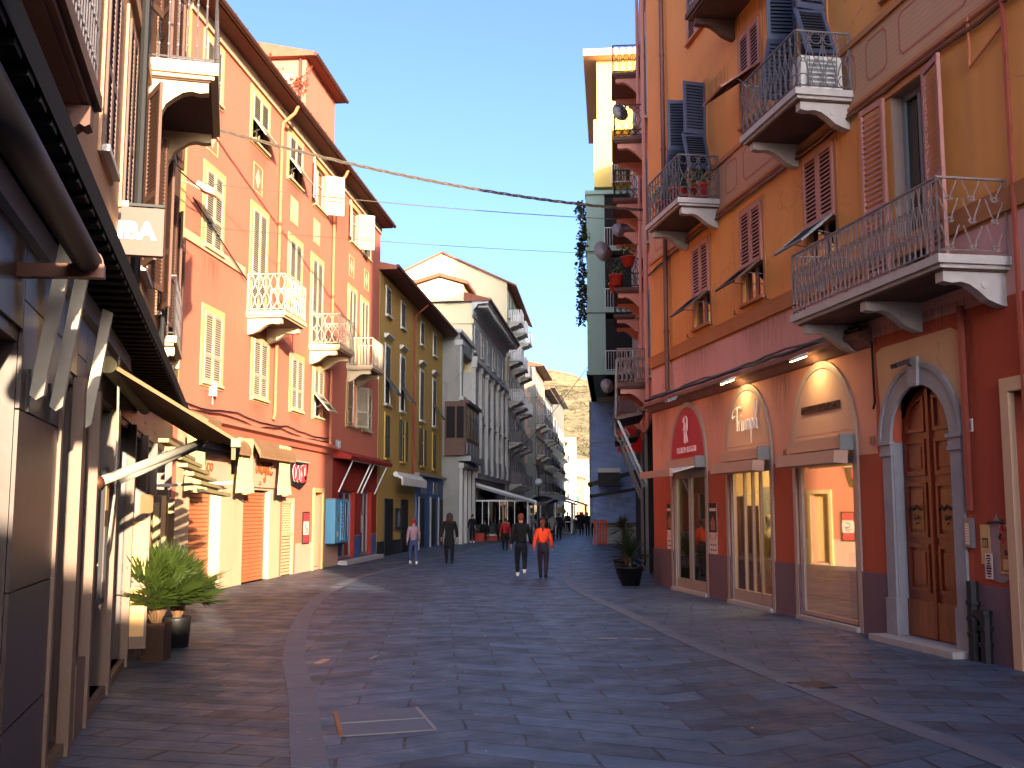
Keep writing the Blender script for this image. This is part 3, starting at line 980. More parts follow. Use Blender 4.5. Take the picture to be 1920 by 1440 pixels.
    # painted ornaments
    for s, z, dm in ((-.75, 10.9, 1), (2.6, 10.92, 1), (6.0, 10.98, 0), (8.5, 10.98, 0), (13.25, 10.92, 1), (15.7, 10.95, 1)):
        b = F.mb()
        w, h = .38, .40
        b.ring([(s - w + .05, z - h + .05), (s + w - .05, z - h + .05), (s + w - .05, z + h - .05), (s - w + .05, z + h - .05)], [(s - w, z - h), (s + w, z - h), (s + w, z + h), (s - w, z + h)], .002, .012, lambda a, c, q: (a, q, c), 0, True)
        if dm:
            b.prism([(s, z - .27), (s + .2, z), (s, z + .27), (s - .2, z)], .002, .012, lambda a, c, q: (a, q, c), 1)
        else:
            b.box(s - w + .05, s + w - .05, .002, .010, z - h + .05, z + h - .05, 1)
        b.build('painted_ornament', ['cream', 'pink_base'], bl)
    # moulded ledge over the shops
    b = F.mb()
    b.prism([(.004, 3.78), (.10, 3.80), (.16, 3.92), (.30, 3.98), (.30, 4.06), (.06, 4.14), (.004, 4.14)], -2.3, 10.5, lambda a, c, q: (q, a, c), 0)
    b.build('ledge', 'orange_wall', bl)
    # red porch roof over the dark shop
    b = F.mb()
    b.prism([(.004, 3.72), (.62, 3.66), (.66, 3.78), (.004, 4.02)], 11.15, 18.1, lambda a, c, q: (q, a, c), 0)
    po = b.build('porch_roof', 'orange_dark', bl)
    for a, c in ((11.9, 14.7), (15.3, 17.6)):
        b = F.mb()
        b.tube([(a, .52, 3.66), (a, .02, 2.55)], .028, 6); b.tube([(c, .52, 3.66), (c, .02, 2.55)], .028, 6); b.tube([(a, .52, 3.64), (c, .52, 3.64)], .02, 6)
        b.build('awning_frame', 'white_metal', po)
    # ground floor doors
    for a, c, y in ((-1.38, .58, -.3), (2.22, 4.38, -.17)):
        b = F.mb()
        for k in range(24):
            z = .0 + k * .1
            b.prism([(y, z), (y + .03, z + .02), (y + .03, z + .08), (y, z + .1)], a, c, lambda p, q, w: (w, p, q))
        b.build('roller_shutter', 'roller', bl)
    b = F.mb()
    b.box(5.5, 5.6, -.08, -.02, 0, 2.28); b.box(6.65, 6.75, -.08, -.02, 0, 2.28); b.box(5.6, 6.65, -.08, -.02, 1.15, 1.25); b.box(5.6, 6.65, -.08, -.02, 2.1, 2.28)
    for k in range(12): b.box(5.6, 6.65, -.08, -.05, .02 + k * .094, .095 + k * .094)
    for k in range(-8, 12):
        for sg in (1, -1):
            x0 = 5.6 + k * .14
            p = [(x0, 1.25), (x0 + sg * .85, 2.1)]
            q = []
            (xa, za), (xb, zb) = p
            for t in range(2): q.append(p[t])
            lo, hi = 5.6, 6.65
            def cl(t): return (xa + (xb - xa) * t, za + (zb - za) * t)
            ts = sorted(((lo - xa) / (xb - xa), (hi - xa) / (xb - xa)))
            t0, t1 = max(0, ts[0]), min(1, ts[1])
            if t1 - t0 > .05:
                A, B = cl(t0), cl(t1)
                b.bar((A[0], -.06, A[1]), (B[0], -.06, B[1]), .012, .022)
    b.box(5.58, 6.67, -.11, -.10, 0, 2.2, 1)
    b.build('lattice_gate', ['lattice', 'dark'], bl)
    b = F.mb()
    b.box(8.70, 8.85, .003, .06, 0, 2.62); b.box(9.8, 9.95, .003, .06, 0, 2.62); b.box(8.85, 9.8, .003, .06, 2.48, 2.62)
    b.box(8.88, 9.77, -.25, -.2, .1, 2.44, 0); b.box(9.28, 9.36, -.2, -.18, .15, 2.4, 0)
    b.build('cream_door', 'cream', bl)
    for a, c, z0, z1 in ((12.05, 14.4, .16, 2.6), (15.4, 17.2, .18, 2.66)):
        b = F.mb()
        y = -.22
        mid_ = (a + c) / 2 + .2
        for x in (a + .03, mid_, c - .08): b.box(x, x + .07, y, y + .06, z0, z1, 0)
        b.box(a, c, y, y + .06, z1 - .08, z1, 0); b.box(a, c, y, y + .06, z0, z0 + .10, 0)
        b.box(a + .05, c - .05, y + .02, y + .03, z0 + .1, z1 - .08, 1)
        # script motif etched on the pane
        for k, (dx, hh) in enumerate(((0, .62), (.13, .8), (.26, .66), (.40, .5), (.52, .7))):
            strokes(b, [[(0, 0), (.04, hh * .5), (.02, hh), (-.05, hh * .7), (.06, .05)]], lambda x, z, q=dx: (a + .55 + q + x, y + .045, 1.05 + z), .022, 2, 4)
        b.build('shop_door', ['grey_metal', 'roller_dark', 'shutter_grey'], bl)
    b = F.mb(); b.box(12.0, 18.1, .003, .35, 0, .14); b.build('doorstep', 'marble', bl)
    return bl
left_house()

# rooftop room of the coral house
def roof_room():
    F = FL
    r = F.thing('roof_terrace_room', 'orange rooftop room with tiled edge above the coral house', 'house', 10.9, -1.2, 13.6)
    b = F.mb()
    b.box(0, 4.0, -6.5, .0, -.5, 4.45, 0)
    b.box(-.03, 0, -6.4, -.5, -.4, 3.9, 1)
    for k in range(3): b.box(-.06, -.03, -1.7 - 1.2 * k, -.9 - 1.2 * k, 1.9, 3.3, 2)
    b.box(-2.4, 0, -6.4, -.6, -.5, 1.0, 1)
    b.build('wall', ['orange_wall', 'cream_stone', 'shutter_grey'], r)
    b = F.mb()
    b.prism([(.35, 4.45), (.35, 4.6), (-4.0, 5.5), (-6.9, 4.9), (-6.9, 4.5)], -.3, 4.3, lambda a, c, q: (q, a, c), 0)
    b.tube([(-.3, .42, 4.5), (4.3, .42, 4.5)], .08, 6, 1)
    b.build('roof', ['tile', 'gutter'], r)
    b = F.mb(); b.tube([(-.06, -.2, 4.45), (-.06, -.2, -.5)], .06, 6); b.build('drain_pipe', 'pipe_brown', r)
    b = F.mb(); rail_panel(b, lambda q, z, o=0: (-2.4, -6.4 + q, 1.0 + z), 5.8, 1.0, 'plain'); b.build('railing', 'grey_metal', r)
roof_room()

def leaf_cluster(b, c, rr, n, size, rnd, m=0, sq=(1, 1, 1)):
    for i in range(n):
        v = Vector((rnd.gauss(0, 1), rnd.gauss(0, 1), rnd.gauss(0, 1)))
        v.normalize(); q = rnd.random() ** .4
        p = Vector((c[0] + v.x * rr * q * sq[0], c[1] + v.y * rr * q * sq[1], c[2] + v.z * rr * q * sq[2]))
        a = Vector((rnd.gauss(0, 1), rnd.gauss(0, 1), rnd.gauss(0, 1))).normalized()
        d = a.cross(Vector((rnd.gauss(0, 1), rnd.gauss(0, 1), rnd.gauss(0, 1)))).normalized()
        L = size * rnd.uniform(.6, 1.4)
        b.idx([tuple(p), tuple(p + a * L * .5 + d * L * .28), tuple(p + a * L), tuple(p + a * L * .5 - d * L * .28)], [(0, 1, 2, 3)], m)

def creeper():
    t = FL.thing('creeper', 'russet creeper growing over the rooftop terrace railing', 'plant', 10.6, -2.7, 15.7)
    rnd = random.Random(4)
    b = MB(); w = MB()
    for k in range(34):
        p = Vector((rnd.uniform(0, .5), rnd.uniform(-1.2, 1.1), 0))
        pts = [tuple(p)]
        L = rnd.uniform(.8, 1.0) * (2.9 - abs(p.y + .1) * .9)
        d = Vector((rnd.gauss(0, .25), rnd.gauss(0, .2), 1))
        for j in range(7):
            p = p + d * (L / 7); d = d + Vector((rnd.gauss(0, .3), rnd.gauss(0, .2), -.10))
            pts.append(tuple(p))
            leaf_cluster(b, tuple(p), .20, 6, .16, rnd)
        w.tube(pts, .012, 3)
    w.build('stem', 'stem', t); b.build('foliage', 'leaf_red', t)
creeper()

# ---- things fixed to the coral house
def awning_curtain(s0, s1, curt, label, cw=.95, group='cream awnings with side curtains'):
    t = FL.thing('awning', label, 'awning', (s0 + s1) / 2, 0, 3.4, group)
    m = (s0 + s1) / 2; a, c = s0 - m, s1 - m
    b = FL.mb()
    b.prism([(.05, .38), (.30, .36), (.52, .06), (.54, -.08), (.50, -.08), (.30, .30), (.05, .33)], a, c, lambda p, q, w: (w, p, q))
    n = int((c - a) / .11)
    for k in range(n):
        x = a + (k + .5) * (c - a) / n
        b.prism([(x - .05, -.08), (x + .05, -.08), (x + .035, -.135), (x, -.15), (x - .035, -.135)], .50, .54, lambda p, q, w: (p, w, q))
    b.build('canopy', 'fabric_tan', t)
    for x0 in curt:
        q = FL.mb()
        w = cw
        n = 30
        for k in range(n):
            for zz in range(5):
                def P(i, j):
                    u = i / n
                    z = .30 - 1.38 * j / 5 + .03 * math.sin(u * 9) * (j / 5)
                    amp = .055 * (.4 + .6 * j / 5)
                    return (x0 - m + u * w * (1 - .12 * math.sin(PI * j / 5)), .40 + amp * math.sin(u * PI * 9 + .5 * math.sin(j)), z)
                q.face([P(k, zz), P(k + 1, zz), P(k + 1, zz + 1), P(k, zz + 1)])
        q.build('curtain', 'fabric_cream', t, smooth=True)
awning_curtain(-1.9, 1.2, (-2.65, .55), 'cream awning with pleated curtains over the nearer roller shutter', 1.2)
awning_curtain(1.9, 5.0, (3.85,), 'cream awning with one curtain above the brown cursive sign', 1.1)

t = FL.thing('shop_sign', 'tan panel with brown cursive lettering under the cream awning', 'sign', 3.45, .02, 2.55)
b = FL.mb(); b.box(-1.3, 1.3, .0, .05, -.03, 1.15, 0); b.build('board', 'panel_tan', t)
b = FL.mb(); strokes(b, [[(x, y) for x, y in p] for p in VOGUE], lambda x, y: ((x - .70) * 1.15, .07, .28 + y * .92), .024)
b.ball((-.25, .07, .08), .05, 8, 5)
b.build('lettering', 'letter_brown', t)
t = FL.thing('shop_sign', 'tan panel with faint cursive word over the nearer roller shutter', 'sign', -.4, .02, 2.48)
b = FL.mb(); b.box(-1.2, 1.2, .0, .05, -.03, 1.2, 0); b.build('board', 'panel_tan', t)
b = FL.mb(); strokes(b, VOGUE[:4], lambda x, y: ((x - .75) * .9, .07, .3 + y * .55), .016); b.build('lettering', 'letter_brown', t)

t = FL.thing('shop_sign', 'black board with jagged red brushed letters', 'sign', 6.95, .02, 2.7)
b = FL.mb(); b.prism([(-.95, .66), (.95, .66), (.72, .05), (.1, -.16), (-.75, -.05)], .0, .06, lambda p, q, w: (p, w, q), 0)
b.box(-.97, .97, .0, .09, .66, .71, 1)
b.build('board', ['black', 'shutter_cream'], t)
for mat, r, y, nm in (('poster', .044, .062, 'outline'), ('letter_red', .036, .075, 'lettering')):
    b = FL.mb()
    strokes(b, [[(-.62, .15), (-.70, .40), (-.52, .55), (-.38, .36), (-.48, .10), (-.62, .15)], [(-.28, .12), (-.20, .50), (-.02, .44), (0, .16), (-.16, .08), (-.28, .12)],
                [(.10, .55), (.38, .08)], [(.40, .58), (.12, .06)], [(.28, .58), (.24, .05)], [(.56, .60), (.54, .26)], [(.53, .12), (.53, .10)]], lambda x, z: (x, y, z + .0), r, 0, 4)
    b.build(nm, mat, t)

t = FL.thing('banner', 'tall red and white poster panel beside the lattice gate', 'poster', 7.9, .01, .86)
b = FL.mb(); b.box(-.36, .36, 0, .03, 0, 1.0, 0); b.box(-.26, .26, .03, .034, .04, .26, 1); b.box(-.26, .26, .03, .034, .72, .95, 1)
b.prism([(-.27, .28), (.27, .28), (.3, .5), (.27, .70), (-.27, .70), (-.3, .5)], .03, .034, lambda p, q, w: (p, w, q), 2)
strokes(b, [[(-.1, .34), (.1, .36), (.08, .46), (-.08, .48), (-.1, .58), (.12, .62)], [(-.16, .42), (0, .40), (.16, .5)]], lambda x, z: (x, .036, z), .012, 0, 4)
b.build('panel', ['poster_dark', 'poster_red', 'poster'], t)

t = FL.thing('vending_cabinet', 'pale blue wall cabinet with glass front on the coral house', 'cabinet', 11.1, .01, .8)
b = FL.mb(); b.box(-.85, .85, 0, .34, 0, 1.46, 0); b.box(-.85, .85, 0, .34, 1.46, 1.5, 1); b.box(-.8, .8, .02, .30, -.05, 0, 3)
b.box(-.15, .78, .34, .355, .1, 1.38, 2)
for x in (-.17, .12, .40, .76): b.box(x, x + .04, .34, .372, .08, 1.40, 0)
b.box(-.17, .80, .34, .372, 1.38, 1.42, 0); b.box(-.17, .80, .34, .372, .06, .1, 0)
for k in range(10): b.box(-.06, .06, .356, .366, .16 + k * .12, .22 + k * .12, 1)
b.box(-.6, -.42, .34, .35, .22, .40, 4); b.box(-.62, -.4, .34, .36, .7, .95, 1)
b.build('case', ['blue_box', 'grey_metal', 'roller_dark', 'black', 'poster'], t)

t = FL.thing('meter_box', 'small white box on the coral wall under the first floor window', 'box', -.35, .01, 4.62)
b = FL.mb(); b.box(-.1, .1, 0, .12, 0, .34, 0); b.tube([(0, .05, 0), (0, .05, -.2)], .012, 5); b.build('case', 'white_metal', t)
t = FL.thing('floodlight', 'small square floodlight at the corner above the red porch', 'lamp', 10.9, .02, 4.0)
b = FL.mb(); b.tube([(0, 0, .1), (0, .16, .12)], .02, 5); b.obox = None
b.box(-.17, .17, .16, .26, .0, .3, 0); b.box(-.14, .14, .26, .27, .03, .27, 1); b.build('housing', ['grey_metal', 'globe'], t)
t = FL.thing('floodlight', 'bracketed floodlight on the yellow corner strip above the sign', 'lamp', -2.3, .05, 9.0)
b = FL.mb(); b.tube([(-.9, 0, .1), (-.5, .25, .12), (-.1, .5, 0)], .02, 5); b.prism([(.3, .1), (.75, -.1), (.75, .05), (.35, .25)], -.28, .2, lambda p, q, w: (w, p, q), 0)
b.build('housing', 'panel_tan', t)
t = FL.thing('awning_box', 'brown folded awning cassette at the end of the ledge', 'awning', -1.7, .05, 3.9)
b = FL.mb(); b.prism([(0, -.12), (.62, -.28), (.66, .0), (.5, .10), (0, .28)], -.55, .3, lambda p, q, w: (w, p, q)); b.build('case', 'fabric_tan', t)

# cables stapled along the coral house above the ledge
for k, (z, lab) in enumerate(((4.32, 'upper'), (4.2, 'lower'))):
    b = FL.mb(); rnd = random.Random(k)
    pts = [(s, .06, z + .05 * math.sin(s * 1.3 + k) + rnd.uniform(-.03, .03) - .03 * (s > 6)) for s in [-2.2 + .6 * i for i in range(22)]]
    b.tube(pts, .018, 5)
    t = FL.thing('wall_cable', f'dark {lab} cable stapled along the coral wall over the shops', 'cable')
    b.build('cable', 'cable', t)
# ------------------------------------------------------------------ the dark stone building on the near left
def near_left():
    F = FN
    bl = F.thing('corner_building', 'dark polished stone shop building in shade, sand stucco above', 'building')
    S0, S1, H = -8.5, 14.0, 14.2
    op = [(-5.2, -2.75, .1, 2.9, .55), (-1.15, -.42, .12, 2.9, .5), (.12, .68, .62, 2.95, .28), (.95, 2.45, .10, 2.95, .65), (2.95, 4.5, .1, 2.9, .35),
          (4.95, 6.5, .1, 2.9, .4), (6.95, 8.5, .1, 2.9, .4), (9.0, 10.6, .1, 2.9, .4), (11.1, 13.0, .1, 2.9, .4)]
    up = []
    for z0, z1 in ((5.05, 7.4), (8.3, 10.6), (11.5, 13.4)):
        for s in (-3.4, 5.4, 8.6, 11.6) if z0 < 6 else (-3.4, 3.4, 6.9, 9.9): up.append((s - .55, s + .55, z0, z1, .25))
    def mf(s, z): return 0 if z < 3.7 else 1
    b = F.mb()
    wall(b, S0, S1, -.05, H, op + up, mf, zb=(3.7,), back=8)
    b.build('wall', ['stoneN', 'N_stucco'], bl)
    # stone joints: proud slabs, one cladding part per pier
    for (a, c) in ((-2.74, -1.16), (-.41, .11), (2.46, 2.94), (4.51, 4.94), (6.51, 6.94), (8.51, 8.99), (10.61, 11.09), (13.01, 14.0)):
        b = F.mb()
        zs = [0, .62, 1.42, 2.5, 3.16, 3.66]
        for i in range(5):
            b.box(a + .006, c - .006, .002, .025, zs[i] + .006, zs[i + 1] - .006)
        b.build('stone_cladding', 'stoneN', bl)
    for o in op:
        b = F.mb(); b.box(o[0], o[1], .002, .025, 2.98, 3.66); b.build('stone_cladding', 'stoneN', bl)
    # stone jambs that stick out of the wall
    for o in op[1:]:
        a, c = o[0], o[1]
        b = F.mb()
        b.box(a - .09, a, -.02, .05, 0, 2.97); b.box(c, c + .13, -.02, .09, 0, 2.97)
        b.box(a, c, -.3, .06, .0, .10 if o[2] < .5 else .62)
        b.build('door_jamb', 'stoneN_pale', bl)
    for i, o in enumerate(op):
        a, c, z0, z1, D = o
        b = F.mb()
        y = -D + .06
        m = (a + c) / 2
        for x in (a, m - .03, c - .06): b.box(x, x + .06, y, y + .06, z0, z1, 0)
        b.box(a, c, y, y + .05, 2.15, 2.22, 0); b.box(a, c, y, y + .05, z0, z0 + .09, 0); b.box(a, c, y, y + .05, z1 - .07, z1, 0)
        b.box(a + .02, c - .02, y + .02, y + .03, z0, z1, 1)
        b.build('shop_door', ['grey_metal', 'glass_mirror'], bl)
        b = F.mb(); b.box(a, c, -D - 1.3, -D - 1.25, 0, 3); b.build('interior', 'room', bl)
    # upper windows with half open brown shutters
    for a, c, z0, z1, D in up:
        window_unit(F, bl, a, c, z0, z1, 'shutter_brown', 'N_stucco', .12, 'marble', 'open', rad(160), frame='shutter_grey')
    for s, z0, z1 in ((.9, 5.2, 7.3), (2.75, 5.2, 7.3), (.9, 8.5, 10.6), (-1.0, 8.5, 10.6), (-1.0, 5.2, 7.3)):
        window_unit(F, bl, s - .42, s + .42, z0, z1, 'shutter_brown', 'N_stucco', .12, 'marble', 'closed')
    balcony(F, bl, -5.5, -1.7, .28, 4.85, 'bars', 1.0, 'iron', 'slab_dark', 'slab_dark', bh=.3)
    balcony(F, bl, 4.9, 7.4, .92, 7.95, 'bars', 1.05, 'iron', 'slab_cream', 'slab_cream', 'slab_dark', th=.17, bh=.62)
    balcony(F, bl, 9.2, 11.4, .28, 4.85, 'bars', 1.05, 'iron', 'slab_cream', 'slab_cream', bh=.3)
    b = F.mb()
    for s in (3.3, 8.2):
        b = F.mb(); b.tube([(s, .1, 4), (s, .1, 14)], .055, 8)
        b.build('drain_pipe', 'black', bl)
    # string courses so the stucco is not flat
    for z in (4.0, 7.62, 10.9):
        b = F.mb(); b.box(S0, S1, .002, .06, z, z + .18); b.build('string_course', 'N_stucco', bl)
    # black corrugated soffit over the pavement
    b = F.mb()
    b.box(-8.4, -6.4, .42, .95, 3.70, 3.86, 0); b.box(-8.4, 12.6, .0, .42, 3.70, 3.86, 0)  # wider near stretch is out of view, added to shade struts and jambs
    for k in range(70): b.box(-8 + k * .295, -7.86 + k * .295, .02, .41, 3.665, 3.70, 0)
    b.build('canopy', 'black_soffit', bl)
    b = F.mb(); b.box(-8, 3.4, .002, .09, 3.5, 3.66); b.build('awning_rail', 'grey_metal', bl)
near_left()

t = FN.thing('roller_awning', 'rolled up awning tube under the black canopy at upper left', 'awning', -4, .5, 3.2)
b = FN.mb()
b.tube([(-3.5, -.10, .16), (1.05, -.10, .16)], .078, 28, 0)
me_ = b.build('roller', ['tube'], t, True)
b = FN.mb(); b.bar((1.0, .0, .10), (1.0, -.5, .08), .07, .08, 0); b.lathe([(.02, 0), (.085, 0), (.085, .03), (.02, .03)], (1.05, -.10, .16), 20, 0, Matrix.Rotation(PI / 2, 3, 'Y'))
b.build('end_arm', ['gutter'], t)
for i, (s, lab) in enumerate(((-2.55, 'nearest cream strut of three on the dark stone wall'), (-1.79, 'middle cream strut of three on the dark stone wall'), (-.22, 'farthest cream strut of three, by the white hanging cable'))):
    t = FN.thing('awning_strut', lab, 'strut', s, .03, 2.60, 'awning struts on the stone wall')
    b = FN.mb()
    b.prism([(.02, -.0), (.06, -.03), (.10, .0), (.22, .95), (.14, .98)], -.035, .035, lambda p, q, w: (w + q * .06, p, q), 0)
    b.box(-.012, .012, 0, .02, -.10, .16, 1)
    b.build('strut', ['shutter_cream', 'black'], t)
t = FN.thing('hanging_cable', 'white cable hanging in a loop beside the stone doorway', 'cable', 1.2, .05, 2.2)
b = FN.mb(); b.tube([(.25, .1, 1.2), (.42, .1, .5), (.45, .1, -.1), (.25, .08, -.55), (-.25, .05, -.8)], .012, 6); b.build('cable', 'arm_metal', t)

t = FN.thing('hanging_sign', 'pale brown flag sign reading IBA in white letters', 'sign', 2.3, .02, 4.62)
b = FN.mb(); b.box(-.05, .05, -.02, .45, 0, .52, 0); b.bar((0, -.02, .56), (0, .45, .56), .04, .03, 1); b.build('board', ['sign_brown', 'black'], t)
b = MB()
put_text(b, 'IBA', lambda x, y, z: (.056 + z, .17 + x, .18 + y), .25, 0, bold=.012, extr=.006, space=1.05)
b.build('lettering', 'letter_white', t)

# folded out tan awning farther along, with its two white arms
t = FN.thing('folding_awning', 'half opened tan awning with two white folding arms', 'awning', 3, .05, 3.0)
b = FN.mb()
b.tube([(-2.1, .06, .25), (2.4, .06, .25)], .08, 14, 1)
b.prism([(.08, .24), (1.22, -.44), (1.24, -.42), (.10, .27)], -2.05, 2.3, lambda p, q, w: (w, p, q), 0)
b.bar((-2.1, 1.24, -.46), (2.4, 1.24, -.46), .09, .08, 1)
b.prism([(1.20, -.48), (1.24, -.48), (1.24, -.62), (1.20, -.62)], -2.05, 2.3, lambda p, q, w: (w, p, q), 0)
b.build('canopy', ['fabric_tan', 'fabric_cream'], t)
for x0, x1, z, d1, zt in ((-2.25, -.95, -.85, .88, -.40), (-.9, .1, -.82, .80, -.38)):
    b = FN.mb(); b.tube([(x0, .03, z), (x1, d1, zt)], .045, 12, 0); b.tube([(x1, d1, zt), (x1 + .4, 1.2, -.44)], .04, 8, 0); b.ball((x0, .03, z), .07, 8, 6, 1); b.build('folding_arm', ['arm_metal', 'gutter'], t, True)
t = FN.thing('folding_awning', 'stack of cream folded awning slats past the two white arms', 'awning', 9.3, .05, 2.7)
b = FN.mb()
rnd = random.Random(3)
for k in range(7):
    b.bar((-1.3 + .3 * rnd.random(), .15 + .1 * k, .3 - .13 * k), (1.4 + .3 * rnd.random(), .35 + .13 * k, .26 - .13 * k), .16, .06, 0)
b.bar((-.6, .05, -.4), (1.2, 1.2, -.3), .05, .05, 1)
b.build('slats', ['fabric_cream', 'white_metal'], t)

# wall menu frames, notices on the stone building
t = FN.thing('notice_frame', 'narrow framed notice on the stone pillar by the door', 'notice', .88, .11, 1.05)
b = FN.mb(); b.box(-.03, .32, .0, .03, 0, 1.25, 0); b.box(0, .29, .03, .035, .05, 1.2, 1); b.box(.03, .26, .035, .038, .85, 1.1, 2); b.box(.03, .26, .035, .038, .2, .7, 3)
b.build('frame', ['tube', 'sign_brown', 'poster_tan', 'cloth_grey'], t)
rnd = random.Random(8)
for i in range(6):
    s = 4.72 + i * 1.55 + rnd.uniform(-.1, .2)
    t = FN.thing('display_board', ['cream board standing out from the stone wall past the door', 'tan board between the shop doors, second from the door', 'brown board between the shop doors, third from the door', 'narrow cream board half way to the coral house', 'tan board near the potted palms', 'cream board next to the coral house corner'][i], 'board', s, .03, .2 + .2 * (i % 2))
    b = FN.mb(); w = rnd.uniform(.16, .26); h = rnd.uniform(1.6, 2.1)
    b.box(-.05, .05, 0, w, 0, h, 0); b.box(-.07, -.05, .03, w - .03, .15, h * .45, 1); b.box(-.07, -.05, .03, w - .03, h * .55, h - .1, 1)
    b.build('board', [['stoneN_pale', 'fabric_tan', 'stoneN_pale'][i % 3], ['poster_tan', 'fabric_tan', 'fabric_cream'][i % 3]], t)
# ------------------------------------------------------------------ the amber house on the right
SHOPS = [(7.02, 9.42, 'pr'), (3.42, 5.66, 'tri'), (.06, 2.30, 'bead')]
def right_house():
    F = FR
    bl = F.thing('corner_house', 'amber and pink corner house with wrought iron balconies and arched shopfronts', 'house')
    S0, S1, H = -13.4, 11.05, 19.0
    shops = [(7.10, 9.34, .06, 3.05, .12), (3.50, 5.58, .06, 3.05, .12), (.14, 2.24, .10, 3.05, .10)]
    door = (-2.64, -1.09, .08, 3.68, .16)
    near = (-6.4, -4.02, .15, 3.35, .3)
    wins = [(6.5, 7.6, 6.06, 7.98), (3.5, 4.6, 6.06, 7.98), (.42, 1.55, 6.06, 8.1)]
    w4 = (-2.43, -1.45, 5.02, 8.12, .30)
    f2 = [(6.55, 7.6, 8.68, 11.6, .3), (.55, 1.7, 8.7, 11.7, .3)]
    holes = shops + [door, near] + [(a, b, c, c + (d - c) * .37, .22) for a, b, c, d in wins] + [w4] + f2
    def mf(s, z):
        if z < .95: return 0
        if s < -.64 and z < 4.5: return 8 if s < -3.0 else 1
        if z < 2.77: return 1
        if z < 4.55: return 2
        if z < 5.55: return 3
        if z < 5.86: return 4
        if z < 8.40: return 5
        if z < 9.48: return 6
        return 7
    b = F.mb()
    wall(b, S0, S1, -.05, H, holes, mf, sb=(-.64, -3.0), zb=(.95, 2.77, 4.55, 5.55, 5.86, 8.40, 9.48), back=9)
    b.build('wall', ['R_plinth', 'R_red', 'R_salmon', 'R_pink', 'R_strip', 'R_orange', 'R_frieze', 'R_orange', 'R_red2'], bl)
    for (a, c, z0, z1, D) in shops:
        b = F.mb()
        b.box(a + .001, a + .03, -D, -.002, z0 - .05, z1); b.box(c - .03, c - .001, -D, -.002, z0 - .05, z1); b.box(a + .03, c - .03, -D, -.002, z1 - .02, z1 - .001)
        b.build('shop_reveal', 'alu', bl)
    xs = sorted([(h[0], h[1]) for h in shops + [door, near]])
    cur = S0
    for a, c in xs + [(S1, S1)]:
        if a == -2.64: a, c = -2.95, -.8
        if a - cur > .05:
            b = F.mb(); b.box(cur + .005, a - .005, .002, .03, 0, .95); b.build('plinth', 'R_plinth', bl)
        cur = c
    b = F.mb()
    b.prism([(.002, 5.60), (.045, 5.60), (.075, 5.82), (.09, 5.88), (.002, 5.9)], S0, S1, lambda p, q, w: (w, p, q))
    b.box(S0, S1, .002, .05, 9.40, 9.50); b.box(S0, S1, .002, .05, 8.36, 8.42)
    b.build('string_course', 'R_strip', bl)
    for a, c, z, hh in ((6.2, 7.9, 5.98, .9), (3.2, 4.9, 5.98, 1.0), (.3, 1.6, 5.98, .8), (-.5, 2.2, 8.45, 1.1), (5.6, 8.4, 8.4, 1.2), (2.3, 5.1, 12.2, 1.5), (-4.2, .2, 4.7, .7), (-8, -4.4, 8.3, 1.6), (8.4, 10.9, 8.3, 1.8), (2.0, 5.0, 5.55, .9), (6.0, 9.0, 5.55, .9), (-3.3, -2.95, 4.4, 2.2), (5.7, 7.0, 4.42, 1.0), (2.3, 3.4, 4.42, 1.1), (9.5, 11.0, 4.42, 1.2), (-6, -3.2, 11.8, 2.0), (5, 6.4, 11.5, 1.6)):
        stain(F, bl, a, c, z, hh)
    # painted panels on the frieze
    s = -6.6; k = 0
    while s < 10.6:
        b = F.mb()
        w = 1.75 if k % 2 == 0 else .66
        x0, x1, z0, z1 = s, s + w, 8.62, 9.30
        cut = .09
        poly = [(x0 + cut, z0), (x1 - cut, z0), (x1, z0 + cut), (x1, z1 - cut), (x1 - cut, z1), (x0 + cut, z1), (x0, z1 - cut), (x0, z0 + cut)]
        cx, cz = (x0 + x1) / 2, (z0 + z1) / 2
        inn = [(cx + (p - cx) * (1 - .035 * 2 / w), cz + (q - cz) * .90) for p, q in poly]
        b.ring(inn, poly, .002, .005, lambda p, q, c: (p, c, q), 0, True)
        b.build('painted_panel', 'frieze_line', bl)
        s += w + .34; k += 1
    # ledge with its bundle of cables
    b = F.mb()
    b.prism([(.002, 4.42), (.06, 4.44), (.16, 4.54), (.24, 4.58), (.24, 4.66), (.03, 4.72), (.002, 4.72)], -.60, S1 - .02, lambda p, q, w: (w, p, q))
    b.build('ledge', 'ledge', bl)
    # down pipe
    b = F.mb()
    b.tube([(9.42, .10, H), (9.42, .10, 4.9), (9.42, .06, 4.78)], .062, 8)
    for z in (6.3, 8.1, 11, 13.5): b.tube([(9.42, .10, z), (9.42, .10, z + .06)], .075, 8)
    b.build('drain_pipe', 'pipe_brown', bl)
    b = F.mb()
    b.tube([(-4.32, .07, 12), (-4.32, .07, .3)], .035, 6)
    b.build('service_pipe', 'pipe_red', bl)
    b = F.mb()
    b.tube([(-3.05, .05, 4.6), (-3.05, .05, 1.9)], .05, 6)
    b.build('service_pipe', 'pipe_red', bl)
    b = F.mb()
    b.tube([(-3.08, .09, 1.0), (-3.1, .11, .0)], .075, 8); b.tube([(-3.34, .09, .62), (-3.34, .10, .0)], .07, 8)
    b.tube([(-3.1, .1, .62), (-3.34, .1, .50)], .05, 6)
    for z in (.2, .4, .6): b.tube([(-3.34, .1, z), (-3.34, .1, z + .05)], .09, 8); b.tube([(-3.1, .1, z + .1), (-3.1, .1, z + .15)], .095, 8)
    b.build('drain_pipe', 'iron_dark', bl)
